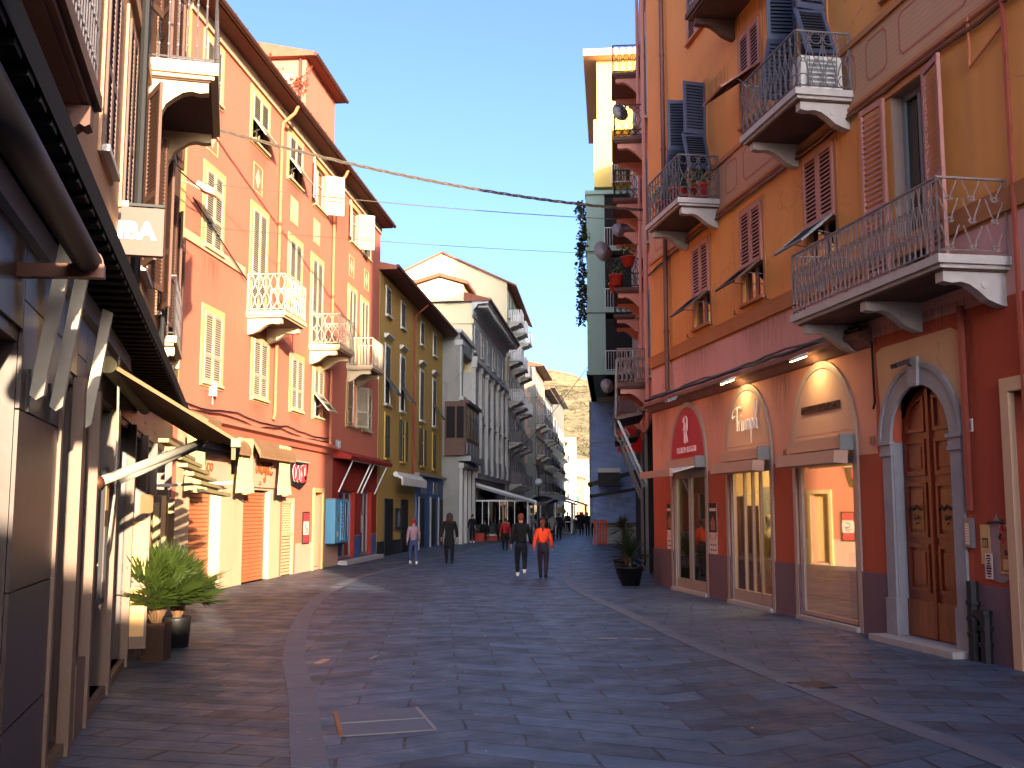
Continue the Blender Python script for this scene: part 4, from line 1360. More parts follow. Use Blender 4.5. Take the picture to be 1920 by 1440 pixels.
    # first floor windows, lower leaves tilted out as one flap
    for a, c, z0, z1 in wins:
        w = window_unit(F, bl, a, c, z0, z1, 'shutter_mauve', 'R_strip', .10, 'R_strip', 'bare', frame='shutter_mauve', proud=.02)
        zf = z0 + (z1 - z0) * .37
        lw = (c - a) / 2 - .006
        for x in (a, a + (c - a) / 2 + .006):
            put('shutter', louver_leaf(lw, z1 - zf, 'shutter_mauve', (), .075, .045), w, (x, .015, zf))
        an = rad(50); fh = (zf - z0) * .98
        o = put('shutter_flap', louver_leaf(c - a - .01, fh, 'shutter_grey' if a < 1 else 'shutter_brown', (), .075), w, (a, .06 + math.sin(an) * fh, zf - math.cos(an) * fh), (an, 0, 0))
        for x in (a + .08, c - .08):
            q = F.mb(); q.tube([(x, .0, z0 + .45), (x, math.sin(an) * fh * .55, zf - math.cos(an) * fh * .55)], .010, 5); q.build('shutter_stay', 'iron', w)
        for x in (a - .28, c + .28):
            q = F.mb(); q.tube([(x + .07, .0, z0 - .12), (x, .10, z0 - .13), (x - .08, .12, z0 - .06), (x - .1, .10, z0 - .12)], .010, 4); q.build('shutter_hook', 'iron', w)
    # balcony door with both leaves folded back
    w = window_unit(F, bl, w4[0], w4[1], w4[2], w4[3], 'shutter_mauve', None, .1, 'marble', 'x', frame='shutter_mauve')
    b = F.mb()
    y = -.24
    for x in (w4[0], w4[1] - .09): b.box(x, x + .09, y, y + .07, w4[2], w4[3], 0)
    b.box(w4[0], w4[1], y, y + .07, w4[3] - .10, w4[3], 0); b.box(w4[0], w4[1], y, y + .07, w4[2], w4[2] + .3, 0)
    b.box(-1.98, -1.90, y, y + .07, w4[2], w4[3], 0)
    b.box(w4[0] + .05, w4[1] - .05, y + .02, y + .03, w4[2], w4[3], 1)
    b.box(w4[0] - .3, w4[1] + .3, -1.2, -1.15, w4[2] - .1, w4[3] + .2, 2)
    b.box(w4[0] - .14, w4[1] + .14, .002, .03, w4[3], w4[3] + .16, 3)
    b.box(w4[1] - .012, w4[1] - .001, -.3, -.002, w4[2], w4[3], 4); b.box(w4[0] + .001, w4[0] + .012, -.3, -.002, w4[2], w4[3], 4); b.box(w4[0], w4[1], -.3, -.002, w4[3] - .012, w4[3] - .001, 4)
    b.build('frame', ['shutter_grey', 'glass_dark', 'room', 'R_strip', 'reveal'], w)
    h = w4[3] - w4[2] - .03
    put('shutter', louver_leaf(.62, h, 'shutter_mauve', (.44,), .085, .05, False), w, (w4[1] + .02, .09, w4[2] + .02), (0, 0, rad(5)))
    put('shutter', louver_leaf(.62, h, 'shutter_mauve', (.44,), .085, .05, False), w, (w4[0] - .64, .17, w4[2] + .02), (0, 0, rad(-11)))
    # second floor: slate blue leaves standing out square to the wall
    for (a, c, z0, z1, D) in f2:
        w = window_unit(F, bl, a, c, z0, z1, 'shutter_blue', 'R_strip', .10, 'marble', 'bare', frame='shutter_blue')
        zf = z0 + (z1 - z0) * .58; lw = .54
        for x, sgn in ((a, 1), (c, -1)):
            rz = rad(96) if sgn > 0 else rad(84)
            up = louver_leaf(lw, z1 - zf, 'shutter_blue', (), .07, .045, True)
            put('shutter', up, w, (x, .02, zf), (0, 0, rz))
            fl = louver_leaf(lw, (zf - z0) * .62, 'shutter_blue', (), .07, .045, True)
            fh = (zf - z0) * .62
            ang = rad(24)
            # the lower half swings along s: out to the near side on the near leaf, to the far side on the far one
            dr = -1 if sgn > 0 else 1
            o = put('shutter_flap', fl, w, (x + dr * math.sin(ang) * fh, .05, zf - math.cos(ang) * fh))
            Rm = Matrix.Rotation(rad(90), 4, 'Z')
            Rx = Matrix.Rotation(dr * ang, 4, 'Y')
            o.matrix_local = Matrix.Translation((x + dr * math.sin(ang) * fh, .05, zf - math.cos(ang) * fh)) @ Matrix.Rotation(-dr * ang, 4, 'Y') @ Rm
    for a, c, z0, z1 in ((3.35, 4.4, 9.75, 11.7),):
        w = window_unit(F, bl, a, c, z0, z1, 'shutter_mauve', 'R_strip', .1, 'R_strip', 'flap', (.5, rad(55)), frame='shutter_brown', slat=.075)
    for a, c in ((6.5, 7.6), (3.4, 4.5), (.5, 1.6), (-2.4, -1.3)):
        window_unit(F, bl, a, c, 13.0, 15.4, 'shutter_mauve', 'R_strip', .1, 'R_strip', 'closed', slat=.075)
    window_unit(F, bl, -2.5, -1.4, 9.7, 11.7, 'shutter_mauve', 'R_strip', .1, 'R_strip', 'closed', slat=.075)
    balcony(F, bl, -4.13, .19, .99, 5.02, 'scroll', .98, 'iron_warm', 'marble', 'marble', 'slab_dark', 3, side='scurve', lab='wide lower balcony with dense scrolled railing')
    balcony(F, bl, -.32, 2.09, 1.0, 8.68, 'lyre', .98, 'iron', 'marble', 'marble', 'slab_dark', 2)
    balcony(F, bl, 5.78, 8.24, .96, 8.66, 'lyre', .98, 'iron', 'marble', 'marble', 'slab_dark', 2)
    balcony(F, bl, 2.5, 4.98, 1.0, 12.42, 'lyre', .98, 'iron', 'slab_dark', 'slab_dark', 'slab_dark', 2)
    # ---- the arched shopfronts
    for a, c, kind in SHOPS:
        m = (a + c) / 2; w = (c - a) / 2
        b = F.mb()
        A = arch_pts(m, w - .02, 3.06, 1.26); B = arch_pts(m, w + .10, 3.06, 1.38)
        b.ring(A, B, .002, .04, lambda p, q, cc: (p, cc, q))
        b.box(a - .10, a + .02, .002, .04, 0, 3.06); b.box(c - .02, c + .10, .002, .04, 0, 3.06)
        b.build('arch_trim', 'alu', bl)
        b = F.mb()
        b.prism(arch_pts(m, w - .03, 3.20, 1.10), .004, .035, lambda p, q, cc: (p, cc, q))
        b.box(a + .02, c - .02, .003, .03, 3.03, 3.20)
        b.build('arch_panel', 'panel_red' if kind == 'pr' else 'panel_tan', bl)
        D = -.09 if kind != 'bead' else -.07
        b = F.mb()
        x0, x1 = a + .10, c - .10
        fr = .055
        if kind == 'bead': ms = [x0, x1 - fr]
        elif kind == 'tri': ms = [x0, x0 + .55, x0 + .95, x0 + 1.38, x1 - fr]
        else: ms = [x0, x0 + 1.05, x0 + 1.2, x1 - fr]
        for x in ms: b.box(x, x + fr, D, D + .06, .08, 3.03, 0)
        b.box(x0, x1, D, D + .06, .08, .16 if kind == 'bead' else .3, 0); b.box(x0, x1, D, D + .06, 2.66, 3.03, 0)
        b.box(x0 + .02, x1 - .02, D + .025, D + .035, .1, 2.8, 1)
        b.build('shop_window', ['alu', 'glass_mirror' if kind == 'bead' else 'glass'], bl)
        b = F.mb(); b.box(a, c, -.3, .10, .0, .075); b.build('doorstep', 'marble', bl)
        # a room behind the glass
        b = F.mb()
        q = 4.2 if kind != 'pr' else 3.2
        X0, X1 = a - .3, c + .35
        b.box(X0, X1, -q, -q + .05, .03, 3.3, 0); b.box(X0 - .05, X0, -q, -.14, .03, 3.3, 0); b.box(X1, X1 + .05, -q, -.14, .03, 3.3, 0)
        b.box(X0, X1, -q, -.14, .0, .05, 1); b.box(X0, X1, -q, -.14, 3.3, 3.35, 0)
        if kind == 'tri': b.box(X0 + .5, X1 - .4, -q + .05, -q + .5, .05, 2.4, 2); b.box(X0 + .02, X0 + .06, -3.0, -1.2, .6, 2.6, 2)
        if kind == 'tri':
            for k in range(5): b.box(X1 - .05 - .02 * (k % 2), X1 - .001, -1.75 + k * .33, -1.50 + k * .33, .25 + .3 * (k % 2), 2.0 + .4 * (k % 3) * .5, (5, 1, 3, 5, 2)[k])
            b.box(X1 - .3, X1 - .06, -1.9, -.5, .05, .55, 1)
        if kind == 'bead': b.box(X0 + .3, X1 - .2, -1.1, -1.02, .05, 1.15, 3); b.box(m - .2, X1, -2.4, -1.9, .05, 1.0, 2)
        if kind == 'pr':
            rn = random.Random(5)
            for k in range(26):
                x = X0 + rn.uniform(.1, X1 - X0 - .3); z = rn.uniform(.2, 2.3); y = -rn.uniform(.7, 2.6)
                b.box(x, x + rn.uniform(.1, .3), y, y + .15, z, z + rn.uniform(.15, .5), rn.choice((2, 3, 4, 5)))
        b.build('shop_interior', ['shop_wall' if kind != 'pr' else 'room', 'wood_kick', 'pot', 'cloth_grey', 'cloth_black', 'poster_dark'], bl)
    # ---- the big wooden door in its stone arch
    m, w, sp = -1.865, .775, 2.905
    fn = lambda p, q, c: (p, c, q)
    b = F.mb()
    A = arch_pts(m, w, sp, w); B = arch_pts(m, w + .25, sp, w + .25)
    b.ring(A, B, .002, .045, fn)
    b.ring(arch_pts(m, w + .25, sp, w + .25), arch_pts(m, w + .32, sp, w + .32), .002, .065, fn)
    for x0, x1 in ((m - w - .25, m - w), (m + w, m + w + .25)):
        b.box(x0, x1, .002, .04, .62, sp - .2); b.box(x0 - .03, x1 + .02, .002, .065, .06, .62)
        b.box(x0 - .04, x1 + .03, .002, .07, sp - .2, sp - .15); b.box(x0 - .02, x1 + .02, .002, .055, sp - .15, sp - .03); b.box(x0 - .05, x1 + .04, .002, .085, sp - .03, sp + .02)
    b.prism([(m - .11, sp + w - .02), (m + .11, sp + w - .02), (m + .15, sp + w + .40), (m - .15, sp + w + .40)], .05, .10, fn)
    b.box(-1.102, -1.091, -.16, .0, .09, 2.9); b.box(-2.639, -2.628, -.16, .0, .09, 2.9); b.box(-2.63, -1.10, -.16, -.0, .0805, .092)
    b.build('door_surround', 'jamb', bl)
    b = F.mb()
    b.prism([(-.72, 4.30), (-.80, 3.32)] + [(m + .98 * math.cos(rad(q)), sp + .98 * math.sin(rad(q))) for q in range(20, 161, 10)] + [(-2.95, 3.32), (-3.0, 4.25), (-2.75, 4.36), (-.9, 4.36)], .002, .014, fn)
    b.build('plaster_patch', 'R_patch', bl)
    y = -.15
    for sg in (-1, 1):
        b = F.mb()
        lo, hi = (m - w + .0, m - .012) if sg < 0 else (m + .012, m + w)
        outline = [(lo, .1), (hi, .1)]
        ap = [(p, q) for p, q in arch_pts(m, w - .004, sp, w - .004, 24) if lo - .001 <= p <= hi + .001]
        if sg < 0:
            ap = ap[::1]
            outline = [(hi, .1)] + [(hi, sp + w * .999)] + ap + [(lo, .1)]
        else:
            outline = [(hi, .1)] + ap + [(lo, sp + w * .999), (lo, .1)]
        b.prism(outline, y - .06, y, fn, 0)
        b.box(lo + .02, hi - .02, y, y + .03, .11, .62, 1)
        b.box(m - .035 if sg > 0 else m - .03, m + .035 if sg > 0 else m - .001, y, y + .045, .12, sp + w - .02, 0) if sg > 0 else None
        for z0, z1 in ((.74, 1.42), (1.52, 2.30), (2.40, 2.92)):
            a, c = lo + .11, hi - .11
            b.ring([(a + .055, z0 + .055), (c - .055, z0 + .055), (c - .055, z1 - .055), (a + .055, z1 - .055)], [(a, z0), (c, z0), (c, z1), (a, z1)], y, y + .035, fn, 0, True)
            b.prism([(a + .11, z0 + .11), (c - .11, z0 + .11), (c - .11, z1 - .11), (a + .11, z1 - .11)], y, y + .022, fn, 1 if z0 > 1.5 and z0 < 2 else 0)
        # curved top panel
        q = []
        for k in range(9):
            t = (PI * .5) * k / 8
            q.append((m + sg * (w - .12) * math.cos(t) if k else m + sg * (w - .12), sp + .12 + (w - .26) * math.sin(t)))
        q = [(m + sg * .11, sp + .12)] + [(p if abs(p - m) > .11 else m + sg * .11, z) for p, z in q]
        cx = sum(p for p, z in q) / len(q); cz = sum(z for p, z in q) / len(q)
        b.ring([(cx + (p - cx) * .80, cz + (z - cz) * .80) for p, z in q], q, y, y + .035, fn, 0, True)
        lf = b.build('door_leaf', ['wood_door', 'wood_kick'], bl)
        h = F.mb()
        c = (lo + hi) / 2
        h.tube([(c - .17, y + .05, 1.90), (c - .08, y + .09, 1.96), (c, y + .07, 1.92), (c + .08, y + .09, 1.96), (c + .17, y + .05, 1.90)], [.012, .022, .026, .022, .012], 6)
        h.ball((c, y + .05, 1.80), .03, 8, 6, 0, (1, .8, 1.3)); h.ball((c, y + .03, 1.72), .018, 8, 6)
        h.build('door_handle', 'brass', lf)
    b = F.mb(); b.box(-2.95, -.75, .0, .33, -.0, .085); b.build('doorstep', 'marble', bl)
    b = F.mb()
    b.box(-4.02, -3.86, .002, .09, 0, 3.52); b.box(-6.6, -4.02, .002, .09, 3.35, 3.52)
    b.box(-4.16, -4.10, -.25, -.2, .15, 3.3, 1); b.box(-6.4, -4.1, -.25, -.24, .15, 3.3, 2)
    b.build('shop_frame', ['R_patch', 'blue_shop', 'glass_dark'], bl)
    return bl
right_house()

# ---- fixed to the amber house
for (a, c, kind) in SHOPS:
    m = (a + c) / 2; w = c - a
    lab = {'pr': 'taupe awning cassette with a short piece of canopy pulled out, below the crimson arch', 'tri': 'closed taupe awning cassette below the white cursive sign', 'bead': 'closed taupe awning cassette below the dark beaded sign'}[kind]
    t = FR.thing('awning', lab, 'awning', m, .04, 2.76, 'awnings over the arched shopfronts')
    b = FR.mb()
    b.box(-w / 2 + .02, w / 2 - .06, .0, .17, .14, .34, 0)
    b.box(-w / 2 - .0, -w / 2 + .06, .0, .22, .10, .36, 1)
    b.build('case', ['awn_case', 'grey_metal'], t)
    b = FR.mb()
    if kind == 'pr':
        b.prism([(.15, .12), (.75, -.04), (.75, -.02), (.15, .15)], -w / 2 + .1, w / 2 - .1, lambda p, q, x: (x, p, q), 1)
        b.box(-w / 2 + .05, w / 2 - .0, .74, .80, -.10, .06, 0)
    else:
        b.prism([(.10, .09), (.34, .10), (.36, -.10), (.12, -.12)], -w / 2 - .02, w / 2 - .0, lambda p, q, x: (x, p, q), 0)
    b.build('front_bar', ['awn_case', 'fabric_white'], t)

t = FR.thing('shop_sign', 'white cursive Triumph lettering on a tan arched panel', 'sign', 4.54, .04, 3.45)
b = MB(); strokes(b, TRIUMPH, lambda x, y: (-(x - .62) * .82, .035, y * .62), .012); b.build('lettering', 'letter_white', t)
t = FR.thing('shop_sign', 'pale PR monogram and name on the crimson arched panel', 'sign', 8.22, .04, 3.2)
b = MB(); strokes(b, PRMONO, lambda x, y: (-(x - .06) * .95, .03, .27 + y * .62), .020); b.build('monogram', 'letter_pink', t)
b = MB(); put_text(b, 'PATRIZIA RUGGERI', lambda x, y, z: (-x, .012 + z, .05 + y), .2, 0, sx=.80, extr=.006); b.build('lettering', 'letter_pink', t)
t = FR.thing('shop_sign', 'narrow dark beaded strip sign on a plain tan arched panel', 'sign', 1.18, .04, 3.58)
b = MB()
b.box(-.72, .72, 0, .02, 0, .125, 0)
rn = random.Random(2)
for k in range(150): b.ball((rn.uniform(-.70, .70), .022, rn.uniform(.01, .115)), rn.uniform(.008, .014), 5, 4, rn.choice((0, 1, 0)))
b.build('lettering', ['letter_dark', 'poster_dark'], t)

def shop_lamp(s, lit, lab):
    t = FR.thing('wall_lamp', lab, 'lamp', s, .02, 4.50, 'lamps over the shop arches')
    b = FR.mb()
    b.tube([(0, .0, .06), (0, .18, .10), (.0, .32, .03)], .014, 6)
    b.prism([(.28, .02), (.50, -.06), (.50, -.02), (.30, .07)], -.13, .13, lambda p, q, x: (x, p, q))
    b.build('lamp_head', 'white_metal' if lit else 'grey_metal', t)
    b = FR.mb(); b.prism([(.29, .008), (.49, -.066), (.49, -.074), (.29, .0)], -.115, .115, lambda p, q, x: (x, p, q))
    b.build('lamp_face', 'lamp_on' if lit else 'globe', t)
    if lit:
        li = bpy.data.lights.new('shop_lamp_light', 'SPOT'); li.energy = LAMP_W; li.color = (1, .66, .28); li.spot_size = rad(115); li.spot_blend = .9; li.shadow_soft_size = .05
        lo = bpy.data.objects.new('shop_lamp_light', li); COL.objects.link(lo)
        lo.location = FR.W(s, .36, 4.46)
        d = Vector(FR.W(s, .0, 3.7)) - Vector(lo.location)
        lo.rotation_euler = d.to_track_quat('-Z', 'Y').to_euler()
        lo.parent = t; lo.matrix_parent_inverse = (Matrix.Translation(t.location) @ t.rotation_euler.to_matrix().to_4x4()).inverted()
LAMP_W = 4.5
shop_lamp(8.22, False, 'unlit grey lamp over the crimson arch')
shop_lamp(4.54, True, 'lit lamp over the white cursive sign')
shop_lamp(1.18, True, 'lit lamp over the beaded strip sign, nearest the wooden door')
t = FR.thing('door_lamp', 'small dark lamp on the keystone of the stone door arch', 'lamp', -1.87, .1, 3.95)
b = FR.mb(); b.tube([(0, 0, .0), (0, .12, .08)], .018, 5); b.prism([(.06, .10), (.28, .02), (.26, -.04), (.08, .03)], -.09, .09, lambda p, q, x: (x, p, q)); b.build('housing', 'iron_dark', t)

# shop interiors are lit
for s, d, e in ((4.6, -1.6, 46), (1.2, -1.4, 30), (8.2, -1.4, 14)):
    li = bpy.data.lights.new('ceiling_light', 'AREA'); li.energy = e; li.color = (1, .74, .40); li.size = 1.2
    lo = bpy.data.objects.new('ceiling_light', li); COL.objects.link(lo); lo.location = FR.W(s, d, 3.2)

# intercom, number plate, posters
t = FR.thing('intercom', 'narrow grey intercom with a column of name plates by the wooden door', 'intercom', -2.98, .005, 1.42)
b = FR.mb(); b.box(-.09, .09, 0, .05, 0, .38, 0); b.box(-.04, .05, .05, .056, .03, .32, 1)
for k in range(8): b.box(-.035, .045, .056, .06, .05 + k * .034, .07 + k * .034, 2)
b.build('case', ['grey_metal', 'alu', 'poster'], t)
t = FR.thing('number_plate', 'small square house number plate beside the door arch', 'plate', -3.05, .005, 2.92)
b = FR.mb(); b.box(-.1, .1, 0, .02, 0, .17, 0); b.box(-.08, .08, .02, .023, .02, .15, 1); b.build('plate', ['poster', 'grey_metal'], t)
for s, z, lab in ((2.75, 2.9, 'tiny white tile plate right of the cursive sign arch'), (-.5, 2.92, 'tiny white tile plate right of the beaded sign arch')):
    t = FR.thing('tile_plate', lab, 'plate', s, .005, z)
    b = FR.mb(); b.box(-.07, .07, 0, .015, 0, .12, 0); b.box(-.02, .03, .015, .018, .03, .09, 1); b.build('plate', ['R_strip', 'iron'], t)
t = FR.thing('glue_patch', 'grey patch of old paste on the red wall around the posters', 'patch', -3.52, .004, 1.0)
b = FR.mb(); b.prism([(.28, .05), (-.1, .0), (-.36, .12), (-.36, .75), (-.1, .72), (-.02, .86), (.06, .74), (.28, .70)], 0, .006, lambda p, q, c: (p, c, q)); b.build('patch', 'glue', t)
def poster(s, z, w, h, kind, lab, d=.012):
    t = FR.thing('poster', lab, 'poster', s, d, z)
    b = FR.mb(); b.box(-w / 2, w / 2, 0, .008, 0, h, 0)
    rn = random.Random(int(s * 100))
    if kind == 'circus':
        b.box(-w / 2 + .0, w / 2, .008, .011, h * .80, h, 1); b.box(-w * .42, w * .42, .011, .013, h * .84, h * .90, 0)
        b.box(-w / 2, w / 2, .008, .011, h * .42, h * .80, 1); b.prism([(-.12, h * .46), (.12, h * .46), (.15, h * .62), (0, h * .74), (-.15, h * .62)], .011, .014, lambda p, q, c: (p, c, q), 3)
        b.ring(arch_pts(0, w * .32, h * .36, -h * .08, 8), arch_pts(0, w * .45, h * .40, -h * .13, 8), .008, .013, lambda p, q, c: (p, c, q), 2)
        for k in range(6): b.box(-w * .38 + (k % 3) * w * .28, -w * .38 + (k % 3) * w * .28 + w * .16, .008, .012, h * (.06 + .1 * (k // 3)), h * (.09 + .1 * (k // 3)), 1)
    elif kind == 'tall':
        b.box(-w * .3, w * .3, .008, .012, h * .42, h * .66, 1)
        for k in range(3): b.box(-w * .22 + k * w * .18, -w * .13 + k * w * .18, .012, .014, h * .44, h * .62, 0)
    elif kind == 'text':
        for k in range(9):
            x = rn.uniform(.2, .42); b.box(-w * x, w * x, .008, .011, h * (.08 + k * .1), h * (.08 + k * .1) + rn.uniform(.008, .025), 1)
    else:
        b.box(-w * .46, w * .46, .008, .010, h * .05, h * .94, 3); b.box(-w * .3, w * .25, .010, .013, h * .08, h * .3, 0)
        for k in range(16):
            x, zz = rn.uniform(-.38, .3) * w, rn.uniform(.36, .88) * h
            b.box(x, x + rn.uniform(.02, .07), .010, .013, zz, zz + rn.uniform(.02, .07), rn.choice((1, 2)))
    b.build('sheet', ['poster_tan' if kind in ('tall', 'mix') else 'poster', 'poster_dark', 'poster_red', 'poster_mix'], t)
poster(6.62, .96, .48, 1.10, 'circus', 'dark topped event poster right of the crimson arch door')
poster(9.68, .96, .42, 1.10, 'circus', 'dark topped event poster left of the crimson arch door')
poster(-3.30, 1.22, .20, .50, 'tall', 'narrow tan poster hung left on the paste patch')
poster(-3.38, 1.04, .15, .32, 'text', 'small white text flyer overlapping the narrow tan poster', .03)
poster(-3.72, 1.12, .26, .60, 'mix', 'worn framed colour poster right on the paste patch')
t = FR.thing('wall_hook', 'black iron bar hook above the posters', 'hook', -3.55, .01, 1.75)
b = FR.mb(); b.tube([(.16, .02, 0), (-.16, .05, .01)], .016, 6); b.ball((-.17, .05, .01), .03, 6, 5); b.build('bar', 'black', t)

# the cable bundles along the amber house
def cable_run(F, pts, r, mat, lab, jit=.02, seed=1, name='wall_cable'):
    rn = random.Random(seed)
    s0, d0, z0 = pts[0]
    t = F.thing(name, lab, 'cable', s0, d0, z0)
    out = []
    for i in range(len(pts) - 1):
        a, b_ = pts[i], pts[i + 1]
        n = max(2, int(abs(a[0] - b_[0]) / .5) + 1)
        for k in range(n):
            u = k / n
            out.append((a[0] + (b_[0] - a[0]) * u - s0, a[1] + (b_[1] - a[1]) * u - d0, a[2] + (b_[2] - a[2]) * u - z0 + rn.uniform(-jit, jit)))
    out.append((pts[-1][0] - s0, pts[-1][1] - d0, pts[-1][2] - z0))
    b = F.mb(); b.tube(out, r, 6, 0); b.build('cable', mat, t)
cable_run(FR, [(-.6, .20, 4.72), (11.0, .2, 4.74)], .034, 'cable', 'thick black cable bundle lying on the ledge over the shops', .014, 3)
cable_run(FR, [(-.6, .14, 4.80), (10.9, .14, 4.80)], .022, 'cable_pale', 'thin pale cable on top of the ledge bundle', .03, 4)
cable_run(FR, [(-6.5, .10, 8.18), (-3.4, .06, 8.22), (-.5, .06, 8.26), (2.0, .06, 8.22), (5.6, .06, 8.24), (9.2, .06, 8.22), (11.0, .06, 8.1)], .03, 'pipe_brown', 'brown cable bundle under the striped frieze', .02, 5)
cable_run(FR, [(-6.5, .06, 8.32), (9.0, .05, 8.31)], .018, 'pipe_red', 'thin red cable right under the striped frieze', .015, 6)
cable_run(FR, [(-.55, .03, 8.2), (-.56, .03, 6.2), (-.54, .03, 5.95)], .012, 'pipe_brown', 'thin brown cable dropping beside the balcony shutters', .0, 7)
cable_run(FR, [(-.66, .04, 4.5), (-.68, .04, 3.55), (-.63, .04, 3.45)], .02, 'black', 'black cable hanging down left of the stone door arch', 0, 8)
cable_run(FR, [(-3.55, .05, 8.4), (-3.56, .05, 7.7), (-4.28, .05, 7.95)], .02, 'pipe', 'orange conduit bent across the wall near the right edge', 0, 9)

# potted plants and an air conditioner on the balconies
def bush_pot(F, s, d, z, lab, pot='pot_red', leaf='leaf_green', seed=1, r=.2, h=.32, group=None, n=130):
    t = F.thing('flower_pot', lab, 'potted plant', s, d, z, group)
    b = MB(); b.lathe([(r * .62, 0), (r * .92, h), (r * .98, h), (r * .98, h + .03), (r * .8, h + .03), (r * .75, h - .02)], n=12); b.build('pot', pot, t, True)
    b = MB(); rn = random.Random(seed); leaf_cluster(b, (0, 0, h + r * .95), r * 1.15, n, .09, rn, 0, (1, 1, .9)); b.build('foliage', leaf, t)
bush_pot(FR, 6.35, .72, 8.67, 'terracotta pot at the near corner of the middle left balcony', r=.24, seed=3)
bush_pot(FR, 6.0, .35, 8.67, 'terracotta pot against the wall on the middle left balcony', r=.22, seed=4)
bush_pot(FR, 7.4, .75, 8.67, 'leafy pot at the far end of the middle left balcony', r=.2, seed=5)
t = FR.thing('air_conditioner', 'white air conditioner unit behind the railing of the upper balcony', 'air conditioner', .05, .38, 8.70)
b = FR.mb(); b.box(-.16, .16, -.30, .42, .05, .62, 0); b.box(-.18, -.16, -.2, .32, .12, .55, 1)
for k in range(5): b.box(-.19, -.18, -.18, .30, .16 + k * .08, .18 + k * .08, 0)
b.box(-.12, .12, -.25, -.2, 0, .05, 1); b.box(-.12, .12, .3, .35, 0, .05, 1)
b.build('casing', ['ac', 'grey_metal'], t)
t = FR.thing('mannequin', 'shop mannequin in a pale robe behind the second shop window', 'mannequin', 5.35, -.75, .06)
b = MB(); b.lathe([(.22, .30), (.20, .7), (.15, 1.0), (.19, 1.25), (.17, 1.4), (.06, 1.45), (.05, 1.52), (.08, 1.58), (.09, 1.68), (.05, 1.76)], n=12, m=0)
b.tube([(-.2, 0, 1.36), (-.27, .03, 1.1), (-.22, .08, .85)], .05, 8); b.tube([(.2, 0, 1.36), (.27, .03, 1.1), (.22, .08, .85)], .05, 8); b.tube([(0, 0, 0), (0, 0, .32)], .02, 6, 1); b.lathe([(.16, 0), (.16, .02)], m=1)
b.build('figure', ['fabric_cream', 'grey_metal'], t, True)
t = FR.thing('garment', 'pale patterned kimono displayed inside the reflecting shop window', 'garment', .95, -.62, 1.22)
b = FR.mb()
def Pk(u, v): return (-.32 + .64 * u * (1 - .25 * v * 0), -.03 * math.sin(u * 14 + v * 3) - .05 * abs(u - .5), .62 - .62 * v - .30 * abs(u - .5) ** 2 * (1 - v) * 2)
for i in range(14):
    for j in range(6): b.face([Pk(i / 14, j / 6), Pk((i + 1) / 14, j / 6), Pk((i + 1) / 14, (j + 1) / 6), Pk(i / 14, (j + 1) / 6)], 0 if (i * 3 + j) % 5 else 1)
b.tube([(0, 0, .56), (0, .0, .75), (.02, 0, 1.4)], .008, 5, 2)
b.build('cloth', ['fabric_cream', 'poster_red', 'grey_metal'], t, True)
# ------------------------------------------------------------------ farther houses
def std_window(w, h, shut, surround, kind='closed', cap=False):
    """one modest window: surround, sill, shutters or dark pane in one mesh (x centred, y out, z up)"""
    def mk():
        b = MB()
        b.box(-w / 2 - .12, -w / 2, .0, .05, -.1, h + .12, 1); b.box(w / 2, w / 2 + .12, .0, .05, -.1, h + .12, 1)
        b.box(-w / 2, w / 2, .0, .05, h, h + .12, 1); b.box(-w / 2 - .18, w / 2 + .18, .0, .14, -.12, -.03, 1)
        if cap: b.prism([(.0, h + .32), (.05, h + .32), (.20, h + .44), (.20, h + .50), (0, h + .52)], -w / 2 - .22, w / 2 + .22, lambda p, q, x: (x, p, q), 1)
        b.box(-w / 2, w / 2, .004, .012, -.03, h, 2)
        if kind == 'closed' or kind == 'flap':
            zl = 0 if kind == 'closed' else h * .42
            for x0, x1 in ((-w / 2 + .01, -.008), (.008, w / 2 - .01)):
                b.box(x0, x0 + .07, .012, .05, zl, h, 0); b.box(x1 - .07, x1, .012, .05, zl, h, 0)
                for z in (zl, zl + (h - zl) * .5, h - .08): b.box(x0 + .07, x1 - .07, .012, .048, z, z + .08, 0)
                n = int((h - zl) / .12)
                for k in range(n):
                    z = zl + (h - zl) * k / n
                    b.face([(x0 + .07, .018, z + .10), (x1 - .07, .018, z + .10), (x1 - .07, .046, z + .02), (x0 + .07, .046, z + .02)], 0)
            if kind == 'flap':
                b.prism([(.04, h * .42), (.55, h * .13), (.57, h * .16), (.06, h * .45)], -w / 2, w / 2, lambda p, q, x: (x, p, q), 0)
        elif kind == 'open':
            for sg in (-1, 1): b.box(min(sg * w * .52, sg * w), max(sg * w * .52, sg * w), .055, .10, 0, h, 0)
            b.box(-.03, .03, .012, .03, 0, h, 1); b.box(-w / 2, w / 2, .012, .03, h * .6, h * .64, 1)
        else:
            b.box(-.03, .03, .012, .03, 0, h, 1); b.box(-w / 2, w / 2, .012, .03, h * .6, h * .64, 1)
        return b.mesh('window', [shut, surround, 'dark'])
    return cached(('sw', round(w, 2), round(h, 2), shut, surround, kind, cap), mk)

def far_balcony(w, d, slab, iron, style='plain', h=1.0):
    def mk():
        b = MB(); b.box(-w / 2, w / 2, 0, d, -.14, 0)
        for x in (-w / 2 + .2, w / 2 - .2):
            b.prism([(0, -.14), (d * .8, -.14), (d * .75, -.26), (d * .3, -.42), (0, -.60)], x - .08, x + .08, lambda p, q, c: (c, p, q))
        r = MB(); e = .04
        rail_panel(r, lambda t, z, o=0: (-w / 2 + e + t, d - e, z), w - 2 * e, h, style)
        rail_panel(r, lambda t, z, o=0: (-w / 2 + e, t, z), d - e, h, style)
        rail_panel(r, lambda t, z, o=0: (w / 2 - e, t, z), d - e, h, style)
        return b.mesh('balcony', [slab]), r.mesh('railing', [iron])
    return cached(('fb', w, d, slab, iron, style, h), mk)

